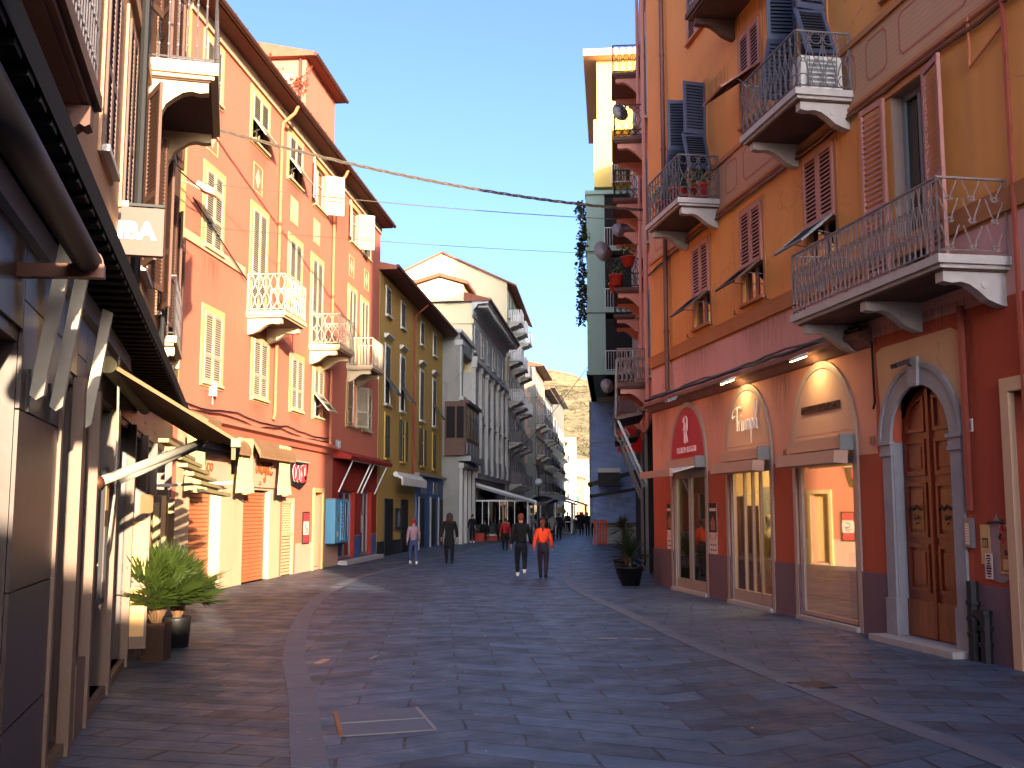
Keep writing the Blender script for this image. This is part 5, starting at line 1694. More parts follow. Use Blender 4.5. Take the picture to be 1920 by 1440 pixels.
def block(F, name, label, cat, L, D, H, wm, base=None, eave=.6, roofh=1.2, roofm='tile', eavem='eave_grey', rows=(), bals=(), holes=(), side_rows=(), gable=False, bz=3.6, cornice=None):
    r = F.thing(name, label, cat)
    b = F.mb()
    wall(b, 0, L, -.05, H, holes, (lambda s, z: 1 if (base and z < bz) else 0), zb=(bz,) if base else (), back=D)
    b.build('wall', [wm, base or wm], r)
    b = F.mb()
    if gable:
        m = -D / 2
        b.prism([(.0, H), (m, H + roofh), (-D, H)], 0, L, lambda p, q, x: (x, p, q), 2)
        for (p0, q0, p1, q1) in ((eave, H - eave * roofh / (D / 2), m, H + roofh), (-D - eave, H - eave * roofh / (D / 2), m, H + roofh)):
            b.prism([(p0, q0), (p1, q1), (p1, q1 + .16), (p0, q0 + .16)], -.25, L + .25, lambda p, q, x: (x, p, q), 0)
    else:
        b.prism([(eave, H), (eave, H + .16), (-D * .5, H + .16 + roofh), (-D - .3, H + .16), (-D - .3, H)], -.3, L + .3, lambda p, q, x: (x, p, q), 0)
        b.box(-.32, L + .32, eave - .02, eave + .1, H + .05, H + .19, 1)
        b.box(-.28, L + .28, .002, eave - .03, H - .012, H - .002, 1)
    if cornice:
        b.prism([(.0, H - .9), (.06, H - .88), (.10, H - .5), (.3, H - .35), (.34, H - .18), (eave - .05, H - .12), (eave - .05, H - .003), (0, H - .003)], -.2, L + .2, lambda p, q, x: (x, p, q), 2)
        n = int(L / .8)
        for k in range(n): b.box(.2 + k * L / n, .42 + k * L / n, .3, eave - .1, H - .34, H - .125, 2)
    b.build('roof', [roofm, eavem, wm], r)
    for (z, h, w, ss, shut, sur, kinds, cap) in rows:
        for i, s in enumerate(ss):
            put('window', std_window(w, h, shut, sur, kinds[i % len(kinds)], cap), r, (F.sg * s, .004, z))
    for (z, w, d, ss, slab, iron, style) in bals:
        for s in ss:
            ms, mr = far_balcony(w, d, slab, iron, style)
            o = put('balcony', ms, r, (F.sg * s, .004, z)); put('railing', mr, o)
    for (z, h, w, dd, shut, sur, kind) in side_rows:
        for d in dd:
            o = put('window', std_window(w, h, shut, sur, kind), r, (-F.sg * .004, -d, z), (0, 0, PI / 2 if F.sg > 0 else -PI / 2))
    return r

def sub(F, s, d=0): return Frame(*F.W(s, d, 0)[:2], F.u[0], F.u[1], F.sg)
# ochre house
FO = sub(FL, 18.22)
cs = [1.6, 4.9, 9.95, 13.8]
r = block(FO, 'ochre_house', 'mustard ochre house in shade with tall dark shutters', 'house', 16.7, 9, 11.9, 'olive', eave=.75, eavem='eave',
      rows=[(10.3, 1.1, .82, cs, 'shutter_dark', 'white_wall', ('closed', 'closed'), False), (6.45, 2.45, .9, cs, 'shutter_dark', 'white_wall', ('flap', 'flap', 'closed'), True),
            (4.15, 1.8, .9, [1.7, 13.9], 'shutter_dark', 'olive', ('closed',), False), (4.15, 1.85, .9, [5.1, 10.1], 'shutter_dark', 'olive', ('open',), False)])
b = FO.mb()
b.box(0.01, 8.2, .002, .04, 0, .62, 0)
for a, c in ((1.35, 3.0), (4.9, 6.5)): b.box(a, c, .004, .06, .02, 2.4, 1)
b.box(8.4, 16.6, .002, .10, 0, 3.55, 2); b.box(8.2, 16.7, .003, .3, 3.6, 3.72, 3)
for a in (9.0, 12.4, 15.0): b.box(a, a + 1.5, .10, .12, .1, 2.5, 1); b.box(a - .18, a - .02, .10, .18, 0, 2.6, 3)
for a in (9.6, 13.2): b.box(a, a + 1.4, .10, .13, 2.75, 3.4, 3)
b.build('shopfront', ['cloth_navy', 'black', 'blue_shop', 'shutter_grey'], r)
b = FO.mb(); b.tube([(7.5, .75, 11.9), (7.45, .12, 11.3), (7.45, .1, 3.6)], .06, 6); b.build('drain_pipe', 'pipe_red', r)
t = FO.thing('awning', 'rolled white awning over the black door of the ochre house', 'awning', 5.0, .05, 3.2)
b = FO.mb(); b.tube([(-3.0, .3, .25), (3.0, .3, .25)], .11, 8, 0); b.prism([(.3, .3), (.62, .1), (.62, -.22), (.56, -.22), (.56, .05), (.3, .16)], -3, 3, lambda p, q, x: (x, p, q), 1); b.build('case', ['white_metal', 'fabric_white'], t)
t = FO.thing('framed_poster', 'black framed poster between the two black doors of the ochre house', 'poster', 4.0, .05, 1.05)
b = FO.mb(); b.box(-.6, .6, 0, .06, 0, .95, 0); b.prism([(-.25, .1), (.2, .15), (.3, .5), (.1, .85), (-.2, .7)], .06, .07, lambda p, q, c: (p, c, q), 1); b.build('panel', ['black', 'shutter_grey'], t)
t = FO.thing('roof_railing', 'thin roof railing with a mast above the ochre house', 'railing', 4, -1.5, 12.6)
b = FO.mb(); rail_panel(b, lambda q, z, o=0: (-3 + q, 0, z), 6.5, 1.1, 'plain'); rail_panel(b, lambda q, z, o=0: (-3, -q, z), 3, 1.1, 'plain'); b.tube([(-3.5, -1, -1), (-3.5, -1, 2.4)], .025, 5); b.build('railing', 'iron_dark', t)

# grey tower with bay window
FT = Frame(-3.02, 60.9, 187, 2014, -1)
r = FT.thing('grey_tower', 'weathered grey rendered tower house with open loggia and brown bay window', 'house')
b = FT.mb()
wall(b, 0, 6.2, -.05, 12.1, [(1.1, 5.6, 8.6, 11.2, 1.4), (.6, 5.8, .1, 4.3, .8)], back=6)
b.build('wall', 'grey_old', r)
for bx in ((-.15, 6.3, -6, .12, 12.1, 12.3), (.1, .75, .002, .1, 8.43, 11.39), (-.02, .9, -.3, .18, 11.4, 11.7), (-.05, 6.25, .002, .25, 8.2, 8.42), (-.05, 6.25, .002, .3, 4.3, 4.6)):
    b = FT.mb(); b.box(*bx); b.build('moulding', 'grey_stone', r)
for s in (.3, 2.2, 4.1, 5.9):
    b = FT.mb(); b.box(s - .2, s + .2, .002, .2, 0, 4.29); b.build('pillar', 'grey_stone', r)
b = FT.mb()
b.box(.05, 6.0, .002, .40, 5.0, 8.2, 0); b.box(0, 6.1, .002, .55, 8.0, 8.2, 0); b.box(-.02, 6.1, .002, .7, 4.7, 5.0, 1)
for k in range(4): b.box(.25 + k * 1.45, 1.45 + k * 1.45, .401, .43, 6.0, 7.8, 2); b.box(.2 + k * 1.45, 1.5 + k * 1.45, .401, .45, 5.1, 5.8, 1)
b.build('bay_window', ['shutter_brown', 'grey_metal', 'glass_dark'], r)
b = FT.mb(); b.box(-.30, -.02, -.8, .38, 5.0, 8.1, 0); b.box(-.33, -.30, -.7, -.2, 6.0, 7.8, 1); b.box(-.33, -.30, -.1, .3, 6.0, 7.8, 1); b.build('bay_panel', ['shutter_brown', 'dark'], r)
b = FT.mb(); b.box(.6, 5.8, -1.0, -.9, 0, 4.3); b.box(1.1, 5.6, -1.5, -1.45, 8.6, 11.2); b.build('interior', 'dark', r)

# palazzo
FP = Frame(-2.5, 66.4, 212, 2014, -1)
sp = [1.4 + 3.15 * k for k in range(6)]
r = block(FP, 'grey_palazzo', 'long grey stone palazzo with deep bracketed cornice and pilasters', 'palazzo', 18.6, 11, 15.0, 'grey_stone', eave=1.1, roofh=1.8, cornice=True, roofm='tile',
      rows=[(12.0, 1.5, 1.0, sp, 'shutter_grey', 'grey_stone', ('closed', 'bare'), False), (8.2, 2.6, 1.1, sp, 'shutter_grey', 'white_wall', ('closed', 'bare', 'closed'), True), (4.6, 2.5, 1.1, sp, 'shutter_grey', 'white_wall', ('bare', 'closed'), True)],
      side_rows=[(9.6, 1.2, .8, (1.6, 3.0), 'shutter_grey', 'pale_wall', 'closed')])
b = FP.mb()
for k in range(7):
    s = -.05 + 3.1 * k
    b.box(s, s + .42, .002, .22, 4.3, 11.0); b.box(s - .08, s + .5, .002, .30, 10.8, 11.2); b.box(s - .06, s + .48, .002, .28, 4.2, 4.5)
b.box(-.1, 18.7, .002, .34, 11.2, 11.5); b.box(-.1, 18.7, .002, .38, 3.9, 4.2)
for k in range(6): b.box(.6 + 3.15 * k, 2.2 + 3.15 * k, .002, .5, 4.2, 4.35); b.box(.6 + 3.15 * k, 2.2 + 3.15 * k, .4, .5, 4.35, 5.2)
b.build('pilaster', 'grey_stone', r)
b = FP.mb(); b.box(-.03, -.004, -10.8, -.02, 10.5, 14.9); b.box(-.12, -.03, -10.8, .1, 13.6, 13.9); b.build('gable_wall', 'pale_wall', r)
b = FP.mb(); b.prism([(-.5, 15.0), (-3.6, 15.0), (-3.6, 16.0), (-2.0, 16.5), (-.5, 16.0)], -.5, 3, lambda p, q, x: (x, p, q), 0); b.prism([(-.2, 16.0), (-2.0, 16.55), (-3.9, 16.0), (-3.9, 16.2), (-2.0, 16.78), (-.2, 16.2)], -.8, 3.2, lambda p, q, x: (x, p, q), 1); b.build('pediment', ['pale_wall', 'tile'], r)

# white gabled house
FW = Frame(-.42, 88, 172, 2014, -1)
r = block(FW, 'white_house', 'tall cream house with broad sunlit gable and stacked balconies', 'house', 20, 11, 20.9, 'pale_wall', base='white_wall', bz=12.5, eave=.8, roofh=2.6, gable=True,
      rows=[(z, 2.0, 1.0, [1.6, 5.2, 8.8, 12.4, 16, 19], 'shutter_green' if z > 17 else 'shutter_grey', 'white_wall', ('closed', 'open'), False) for z in (4.4, 7.9, 11.4, 14.9, 18.2)],
      bals=[(z, 2.6, 1.1, [3.0, 8.5, 14.5], 'white_wall', 'white_metal' if z > 10 else 'iron', 'slats') for z in (4.1, 7.6, 11.1, 14.6, 17.9)])
# pink grey corner house with quoins
FK = Frame(2.5, 116, 222, 2014, -1)
r = block(FK, 'pink_grey_house', 'pinkish grey corner house with pale quoins in shade', 'house', 13, 8, 17.6, 'pinkgrey', base='far_green', bz=7.0, eave=.9, roofh=1.2,
      rows=[(z, 2.0, 1.0, [2, 5.5, 9, 12], 'shutter_grey', 'white_wall', ('closed', 'bare'), False) for z in (4.2, 8.2, 11.6, 14.6)],
      bals=[(z, 2.6, 1.0, [3, 9], 'white_wall', 'iron', 'plain') for z in (4.0, 8.0, 11.4)],
      side_rows=[(z, 1.9, 1.0, (2.0,), 'blue_box', 'pinkgrey', 'closed') for z in (8.6, 14.2)])
b = FK.mb()
for k in range(17): b.box(-.05, .8 if k % 2 else .55, -.5 if k % 2 else -.8, .05, 1 + k * .98, 1.95 + k * .98)
b.box(-.1, 13, -8, .1, 9.9, 10.15); b.build('quoin', 'far_green', r)
for i, (x, y, L, H, wm, lab) in enumerate(((3.75, 130, 18, 16.6, 'far_dark', 'narrow dark house with projecting balconies beyond the quoined corner house'), (5.1, 149, 22, 19.0, 'far_green', 'greenish far house with tall eave in the shaded row'), (7.0, 172, 24, 20.5, 'far_green', 'last shaded house of the left row before the sunlit ones'))):
    f = Frame(x, y, 215, 2014, -1)
    block(f, 'far_house', lab, 'house', L, 8, H, wm, eave=.8, roofh=1.3,
          rows=[(z, 1.9, 1.0, [2 + 3.2 * k for k in range(int(L / 3.2))], 'shutter_grey' if i != 1 else 'shutter_dark', 'white_wall', ('closed', 'open', 'closed'), False) for z in (4.4, 7.6, 10.8, 13.8)],
          bals=[(z, 2.4, 1.1, [3 + 5.5 * k for k in range(int(L / 5.5))], 'white_wall', 'iron_dark', 'plain') for z in (4.2, 7.4, 10.6)], side_rows=[(13, 1.6, .9, (1.5,), 'shutter_grey', 'white_wall', 'closed')])
for i, (x, y, L, D, H, wm, lab) in enumerate(((10.6, 215, 12, 9, 15.5, 'far_yellow', 'bright yellow sunlit house where the street bends'), (14.2, 236, 12, 6, 18.0, 'white_wall', 'tall white sunlit house beyond the yellow one'), (17.6, 262, 12, 8, 9.5, 'orange_wall', 'low orange sunlit house at the far end of the street'), (20.5, 285, 14, 10, 15.5, 'far_yellow', 'pale sunlit house against the hillside'))):
    f = Frame(x, y, 60, 2014, -1)
    block(f, 'far_house', lab, 'house', L, D, H, wm, eave=.6, roofh=1.6, side_rows=[(z, 1.5, .9, (1.5, 4.0), 'shutter_grey' if i % 2 else 'shutter_green', 'white_wall', 'closed') for z in (4, 7, 10, 13) if z < H - 2],
          rows=[(z, 1.8, 1.0, [2, 5, 8], 'shutter_grey', 'white_wall', ('closed',), False) for z in (4, 7, 10) if z < H - 2], bals=[(7, 2.4, 1.0, [3, 8], 'white_wall', 'iron', 'plain')])

# ------------------------------------------------------------------ right side beyond the corner
FQ = Frame(3.74, 28.0, 187, 2014, 1)
r = FQ.thing('pink_house', 'narrow pink house seen almost edge on, stacked with iron balconies', 'house')
b = FQ.mb()
wall(b, .02, 23, -.05, 19.5, [(.35, 5.2, .02, 4.3, 1.6), (5.8, 10.2, .02, 3.4, .8)], lambda s, z: 1 if z < 4.45 else 0, zb=(4.45,), back=9)
b.build('wall', ['pinkQ', 'black'], r)
b = FQ.mb(); b.box(.3, 5.3, -1.7, -1.62, 0, 4.4); b.box(5.7, 10.3, -.9, -.82, 0, 3.5); b.build('interior', 'black', r)
for s in (1.4, 4.6, 8.2, 12.0, 16.0):
    for z, h in ((5.55, 2.4), (9.3, 2.4), (12.9, 2.4), (16.6, 2.2)):
        window_unit(FQ, r, s - .5, s + .5, z, z + h, 'shutter_grey', 'white_wall', .12, 'marble', 'bare' if s > 5 else 'closed', frame='shutter_grey') if s < 9 else put('window', std_window(1.0, h, 'shutter_grey', 'white_wall', 'closed'), r, (s, .004, z))
for s0, s1, zs in ((2.3, 4.5, (5.55, 12.85)), (7.2, 9.5, (5.15, 9.35, 12.45, 16.9)), (13.0, 15.4, (4.9, 9.5, 13.0))):
    for z in zs:
        balcony(FQ, r, s0, s1, .98, z, 'scroll' if z < 8 else 'lyre', .98, 'iron_warm' if z < 8 else 'iron_dark', 'slab_dark', 'pinkQ', 'slab_dark', 2, bh=.5)
b = FQ.mb(); b.tube([(1.0, .12, 19), (1.0, .12, 4.6)], .06, 6); b.tube([(6.2, .12, 19), (6.2, .12, 4.6)], .05, 6); b.build('drain_pipe', 'pinkQ', r)
b = FQ.mb(); b.tube([(2.2, .95, 6.2), (2.2, 1.0, 4.4), (2.2, 1.02, 4.1), (2.2, .92, 3.85), (2.2, .72, 3.85), (2.2, .62, 4.0), (2.2, .72, 4.2)], .035, 8); b.build('overflow_pipe', 'grey_metal', r)
b = FQ.mb()
for s in (5.45, 10.6):
    b = FQ.mb(); b.box(s, s + .09, .0, .09, 0, 4.3); b.build('post', 'grey_metal', r)
for nm, s, z, hh in (('slanting grey folding awning frame over the black shopfront', 3.0, 4.2, 1), ('second slanting awning frame farther along the black shopfront', 7.5, 3.9, .9)):
    t = FQ.thing('folding_awning', nm, 'awning', s, .05, z)
    b = FQ.mb()
    for x in (-1.3, 1.3): b.bar((x, .9 * hh, .25), (x, .1, -1.6), .05, .07, 0)
    b.tube([(-1.6, .95 * hh, .28), (1.7, .95 * hh, .28)], .05, 6, 1); b.tube([(-1.6, .2, .5), (1.7, .2, .5)], .08, 6, 1)
    b.prism([(.2, .45), (.95, .3), (.95, .2), (.2, .35)], -1.5, 1.6, lambda p, q, c: (c, p, q), 1)
    b.build('frame', ['grey_metal', 'shutter_brown'], t)
for nm, s, z, tilt in (('upper black open awning frame reaching into the street past the pink house', 15, 3.1, .35), ('lower black open awning frame reaching into the street past the pink house', 18, 2.6, .2)):
    t = FQ.thing('folding_awning', nm, 'awning', s, .1, z)
    b = FQ.mb()
    for x in (-1.5, 1.5): b.bar((x, 0, tilt), (x, 1.9, -tilt * .5), .07, .09)
    b.bar((-1.6, 1.9, -tilt * .5), (1.6, 1.9, -tilt * .5), .12, .12)
    b.build('frame', 'black', t)
t = FQ.thing('hanging_sign', 'red flag sign with white strokes under the lowest balcony', 'sign', 9.8, .05, 3.95)
b = FQ.mb(); b.box(-.05, .05, .0, .85, 0, .85, 0); strokes(b, [[(.2, .2), (.35, .5), (.5, .55)], [(.3, .2), (.5, .3), (.65, .5)]], lambda x, z: (-.056, .85 - x, z), .025, 1); b.build('board', ['letter_red', 'letter_white'], t)
def dish(F, s, d, z, r_, lab, yaw=0):
    t = F.thing('satellite_dish', lab, 'satellite dish', s, d, z, 'satellite dishes on the right')
    ax = Matrix.Rotation(rad(75), 3, 'X') @ Matrix.Identity(3)
    ax = Matrix.Rotation(rad(yaw), 3, 'Z') @ Matrix.Rotation(rad(80), 3, 'X')
    b = MB(); b.lathe([(r_, .13), (r_ * .8, .07), (r_ * .5, .02), (.03, 0), (.03, -.01), (r_ * .5, .01), (r_ * .8, .06), (r_ * 1.01, .12)], n=18, ax=ax); 
    b.build('reflector', 'dish', t, True)
    b = MB(); p = ax @ Vector((0, 0, .45)); q = ax @ Vector((0, -r_ * .9, .1))
    b.tube([tuple(q), tuple(p)], .012, 5); b.ball(tuple(p), .04, 6, 5); b.tube([(0, 0, 0), tuple(ax @ Vector((0, .0, -.25)))], .03, 6); b.build('arm', 'iron_dark', t)
dish(FQ, 10.4, 1.3, 6.35, .27, 'grey dish beside the lowest balcony under the green overhang', -62)
dish(FQ, 7.0, 1.4, 10.5, .36, 'grey dish with dark arm left of the flowered balcony', -55)
dish(FQ, 7.3, .85, 11.3, .24, 'small square backed dish above the red flower boxes', -70)
dish(FQ, 2.5, .82, 13.6, .27, 'white dish behind the black railing, high on the pink house', -60)
for i, (s, d, z, lab) in enumerate(((7.1, .9, 9.4, 'red flower box at the near end of the dark iron balcony'), (8.4, .92, 9.4, 'red pot on the dark iron balcony past the flower box'), (7.05, .5, 10.0, 'leafy plant hung high on the dark iron railing'))):
    bush_pot(FQ, s, d, z, lab, seed=20 + i, r=.26, n=110)

# green and yellow modern block with a scaffold sheet under it
FG = Frame(3.72, 52.0, 187, 2014, 1)
r = FG.thing('modern_block', 'green and yellow modern apartment block overhanging the street', 'apartment block')
b = FG.mb()
b.box(.0, 15, -2.4 - 8, -2.2, 8.5, 18.0, 0)
b.box(0, .3, -.9, .0, 8.5, 17.7, 0); b.box(14.7, 15, -.9, .0, 8.5, 17.7, 0); b.box(.3, 14.7, -.25, 0, 8.5, 17.7, 0)
b.box(0, 15, -2.2, -.9, 8.5, 8.6, 0); 
for z in (8.5, 11.6, 14.7, 17.6): b.box(-.12, 15.1, -2.2, .06, z, z + .2, 0)
b.build('wall', 'green', r)
b = FG.mb(); b.box(.0, 15, -1.3, -.4, 18.0, 21.5, 0); b.box(.0, 15, -9, -2.6, 18.0, 21.4, 0); b.box(1, 15, -2.6, -1.3, 21.3, 21.5, 0); b.build('attic', 'yellow', r)
b = FG.mb(); b.box(10, 15, -10, -.3, -.05, 8.49, 0); b.box(0, 10, -10, -2.6, -.05, 8.49, 0); b.build('ground_storey', 'grey_stone', r)
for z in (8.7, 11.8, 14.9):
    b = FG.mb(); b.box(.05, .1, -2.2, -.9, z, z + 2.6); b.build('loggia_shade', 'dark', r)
    b = FG.mb(); rail_panel(b, lambda q, zz, o=0: (.0, -2.2 + q, z + zz), 1.3, 1.0, 'plain'); b.build('railing', 'white_metal', r)
b = FG.mb(); rail_panel(b, lambda q, zz, o=0: (.0, -2.6 + q, 18.2 + zz), 1.3, 1.0, 'plain'); b.build('railing', 'white_metal', r)
FY = Frame(4.55, 60, 187, 2014, 1)
r = FY.thing('yellow_tower', 'tall yellow apartment tower with thick projecting eave slab', 'apartment block')
b = FY.mb(); b.box(0.2, 14, -9, -.4, 18, 28.2, 0); b.build('wall', 'yellow', r)
b = FY.mb(); b.box(-.6, 14.5, -9, .35, 28.2, 28.6, 0); b.box(-.3, 14, -9, .1, 26.0, 28.2, 0) if False else None; b.box(4, 6, -3, -1.4, 28.6, 29.3, 1); b.build('roof', ['panel_tan', 'white_metal'], r)
t = FG.thing('scaffold_sheet', 'blue scaffold sheeting wrapped around the ground storey', 'sheet', 9.6, -.55, 0)
b = FG.mb()
def Ps(u, v, k=0):
    return (.03 * math.sin(v * 40 + u * 9) + (.25 if 0 else 0), -2.0 + 2.65 * u + .03 * math.sin(v * 17), 1.2 + 6.95 * v)
for i in range(10):
    for j in range(24): b.face([Ps(i / 10, j / 24), Ps((i + 1) / 10, j / 24), Ps((i + 1) / 10, (j + 1) / 24), Ps(i / 10, (j + 1) / 24)])
def Pt(u, v): return (5 * u, .65 + .04 * math.sin(u * 50 + v * 12), 1.2 + 6.95 * v)
for i in range(20):
    for j in range(16): b.face([Pt(i / 20, j / 16), Pt((i + 1) / 20, j / 16), Pt((i + 1) / 20, (j + 1) / 16), Pt(i / 20, (j + 1) / 16)])
for z in (1.2, 3.5, 5.8, 8.1): b.tube([(-.05, -2.0, z), (-.05, .65, z)], .03, 5, 1)
for y in (-2.0, .65): b.tube([(-.06, y, 0), (-.06, y, 8.2)], .035, 5, 1)
b.build('sheet', ['tarp', 'grey_metal'], t)
t = FG.thing('canopy_box', 'pale boxy canopy with dark underside in front of the blue sheet', 'canopy', 8.6, -.7, 4.0)
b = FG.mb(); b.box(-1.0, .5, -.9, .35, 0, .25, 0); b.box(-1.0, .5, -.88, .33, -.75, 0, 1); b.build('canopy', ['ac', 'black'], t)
t = empty('barrier', (4.92, 60.4, 0), 0, 'orange plastic site barrier below the blue sheet', 'barrier')
b = MB()
for z in (.08, .70, 1.28): b.box(-.32, .42, -.03, .03, z, z + .10)
for k in range(5): b.box(-.32 + k * .165, -.25 + k * .165, -.02, .02, .1, 1.36)
for z in (.3, .5, .95, 1.12): b.box(-.32, .42, -.012, .012, z, z + .03)
b.box(-.38, -.18, -.2, .2, 0, .07); b.box(.26, .46, -.2, .2, 0, .07)
b.build('panel', 'orange_plastic', t)
# trailing plants on the green block
for i, (z, lab) in enumerate(((17.2, 'dark trailing creeper at the top of the green block'), (14.0, 'dark trailing creeper half way up the green block'))):
    t = FG.thing('creeper', lab, 'plant', .2, .12, z)
    b = MB(); rn = random.Random(i)
    for k in range(11): leaf_cluster(b, (rn.uniform(-.2, .6), rn.uniform(-.1, .22), -k * .26), .27, 64, .2, rn)
    b.build('foliage', 'leaf_dark', t)
    b = MB()
    for k in range(4): b.tube([(.1 * k, .05, .2), (.1 * k - .05, .1, -1.2), (.12 * k - .1, .08, -2.8)], .02, 4)
    b.build('stem', 'stem', t)

# hidden right hand row past the modern block, added to shade the far street
for i, (s0, L, H, wm, lab) in enumerate(((15.4, 30, 18.5, 'pinkQ', 'hidden pink house added in the right hand row to shade the far street'), (45.6, 36, 18.0, 'far_yellow', 'hidden yellowish house added beyond the pink one to shade the far street'), (82, 40, 17.0, 'white_wall', 'hidden white house added farthest along the right hand row for its shade'))):
    block(sub(FG, s0, -1.6), 'shade_row_house', lab, 'house', L, 9, H, wm, eave=.5, rows=[(z, 1.9, 1.0, [2 + 4 * k for k in range(int(L / 4))], 'shutter_grey', 'white_wall', ('closed',), False) for z in (4.5, 8, 11.5)])
# ------------------------------------------------------------------ ground
def sheet(name, pts, z, mat, kind='structure', th=.0):
    b = MB()
    b.face([(x, y, z) for x, y in pts])
    o = b.build(name, mat); tag(o, kind=kind); return o
b = MB(); b.face([(-700, -60, -.06), (700, -60, -.06), (700, 1500, -.06), (-700, 1500, -.06)])
tag(b.build('ground', 'ground'), kind='structure')
KL = [(-.25, 2), (-.62, 4.5), (-1.50, 8.2), (-2.10, 11), (-2.80, 14), (-3.20, 16.2), (-3.60, 18.6), (-3.98, 21.5), (-4.28, 25), (-4.38, 29), (-4.15, 33), (-3.6, 37), (-2.9, 43), (-1.9, 52), (-.4, 66), (1.5, 85), (4.4, 115), (8, 150), (14, 210), (22, 290)]
KR = [(4.5, 2), (4.15, 4.5), (3.75, 8.2), (3.35, 10.5), (3.02, 12.6), (2.6, 15.6), (2.28, 18.8), (1.85, 23), (1.62, 25.6), (1.50, 29.2), (1.62, 33), (1.95, 38), (2.5, 45), (3.2, 52), (4.6, 66), (6.4, 85), (9.2, 115), (13, 150), (19, 210), (27, 290)]
def band(name, A, B, z, mat):
    b = MB()
    n = len(A)
    b.idx([(x, y, z) for x, y in A] + [(x, y, z) for x, y in B], [(i, i + 1, n + i + 1, n + i) for i in range(n - 1)])
    return tag(b.build(name, mat), kind='structure')
def off(P, d): 
    o = []
    for i, (x, y) in enumerate(P):
        a = P[max(i - 1, 0)]; c = P[min(i + 1, len(P) - 1)]
        l = math.hypot(c[0] - a[0], c[1] - a[1]); o.append((x + (c[1] - a[1]) / l * d, y - (c[0] - a[0]) / l * d))
    return o
def smooth_path(P, k=4):
    out = []
    n = len(P)
    for i in range(n - 1):
        p0, p1, p2, p3 = P[max(i - 1, 0)], P[i], P[i + 1], P[min(i + 2, n - 1)]
        for j in range(k):
            t = j / k
            out.append(tuple(.5 * (2 * p1[q] + (p2[q] - p0[q]) * t + (2 * p0[q] - 5 * p1[q] + 4 * p2[q] - p3[q]) * t * t + (3 * p1[q] - p0[q] - 3 * p2[q] + p3[q]) * t ** 3) for q in (0, 1)))
    out.append(P[-1]); return out
KLs, KRs = smooth_path(KL), smooth_path(KR)
band('street', KLs, KRs, .0, 'street')
band('left_pavement', [(x - 14, y) for x, y in KLs], KLs, .0, 'walk_left')
band('right_pavement', KRs, [(x + 14, y) for x, y in KRs], .0, 'walk_right')
# flush kerb stones, separate blocks with open joints
def kerbs(name, P, w):
    b = MB(); A = off(P, -w / 2); B = off(P, w / 2)
    for i in range(min(len(P) - 1, 60)):
        n = max(1, int(round(math.dist(P[i], P[i + 1]) / .85)))
        for k in range(n):
            u, v = k / n + .006, (k + 1) / n - .006
            L = lambda q, t: (q[i][0] + (q[i + 1][0] - q[i][0]) * t, q[i][1] + (q[i + 1][1] - q[i][1]) * t)
            z = .006 + .003 * ((i * 7 + k * 3) % 3)
            p = [L(A, u), L(A, v), L(B, v), L(B, u)]
            b.idx([(x, y, -.05) for x, y in p] + [(x, y, z) for x, y in p], [(4, 5, 6, 7), (0, 1, 5, 4), (1, 2, 6, 5), (2, 3, 7, 6), (3, 0, 4, 7)])
    return tag(b.build(name, 'kerb'), kind='structure')
kerbs('left_kerb', KLs, .28); kerbs('right_kerb', KRs, .25)
# pale line inlaid across the street
b = MB()
ln = [(-5.5, 36.4), (-4.0, 40.4), (-2.6, 44.0), (-1.2, 45.8), (0, 46.6), (1.4, 47.6), (2.8, 48.4), (4.5, 49.7)]
A = off(ln, -.07); B = off(ln, .07)
for i in range(len(ln) - 1): b.face([(*A[i], .006), (*A[i + 1], .006), (*B[i + 1], .006), (*B[i], .006)])
tag(b.build('paving_line', 'inlay'), kind='structure')
def strip(b, p, q, w, z=.007, h=.004, m=0): b.bar((p[0], p[1], z), (q[0], q[1], z), w, h, m)
t = empty('inspection_cover', (-1.2, 9.9, 0), 0, 'large inspection cover filled with slabs and edged by pale stone strips', 'cover')
b = MB()
q = [(-1.44, 9.29), (-.66, 9.56), (-.93, 10.65), (-1.68, 10.42)]
q = [(x + 1.2, y - 9.9) for x, y in q]
strip(b, q[0], q[1], .035); strip(b, q[1], q[2], .028); strip(b, q[3], q[0], .04, m=1); strip(b, ((q[0][0] + q[3][0]) / 2 + .03, (q[0][1] + q[3][1]) / 2), ((q[1][0] + q[2][0]) / 2, (q[1][1] + q[2][1]) / 2), .028)
b.build('frame', ['inlay', 'R_strip'], t)
b = MB(); b.face([(x, y, .0045) for x, y in q]); b.build('lid', 'kerb', t)
t = empty('drain_grate', (3.27, 11.97, 0), rad(10), 'small rusty drain grate beside the right kerb', 'grate')
b = MB(); b.box(-.2, .2, -.22, .22, .0, .008, 0)
for k in range(6): b.box(-.16, .16, -.19 + k * .065, -.155 + k * .065, .008, .016, 1)
b.build('grate', ['dark', 'cover'], t)
for i, (x, y, w, l, m, lab) in enumerate(((-2.40, 13.84, .10, .36, 'R_patch', 'small orange stone tile set in the slabs near the left kerb'), (-1.80, 14.19, .05, .34, 'inlay', 'short pale strip set in the slabs right of the orange tile'), (1.43, 16.28, .28, .05, 'inlay', 'white strip set in the slabs near the right kerb'), (1.95, 16.2, .3, .03, 'inlay', 'faint thin strip right of the white strip'))):
    t = empty('stone_inlay', (x, y, 0), rad(-8), lab, 'inlay')
    b = MB(); b.box(-w / 2, w / 2, -l / 2, l / 2, 0, .007); b.build('tile', m, t)
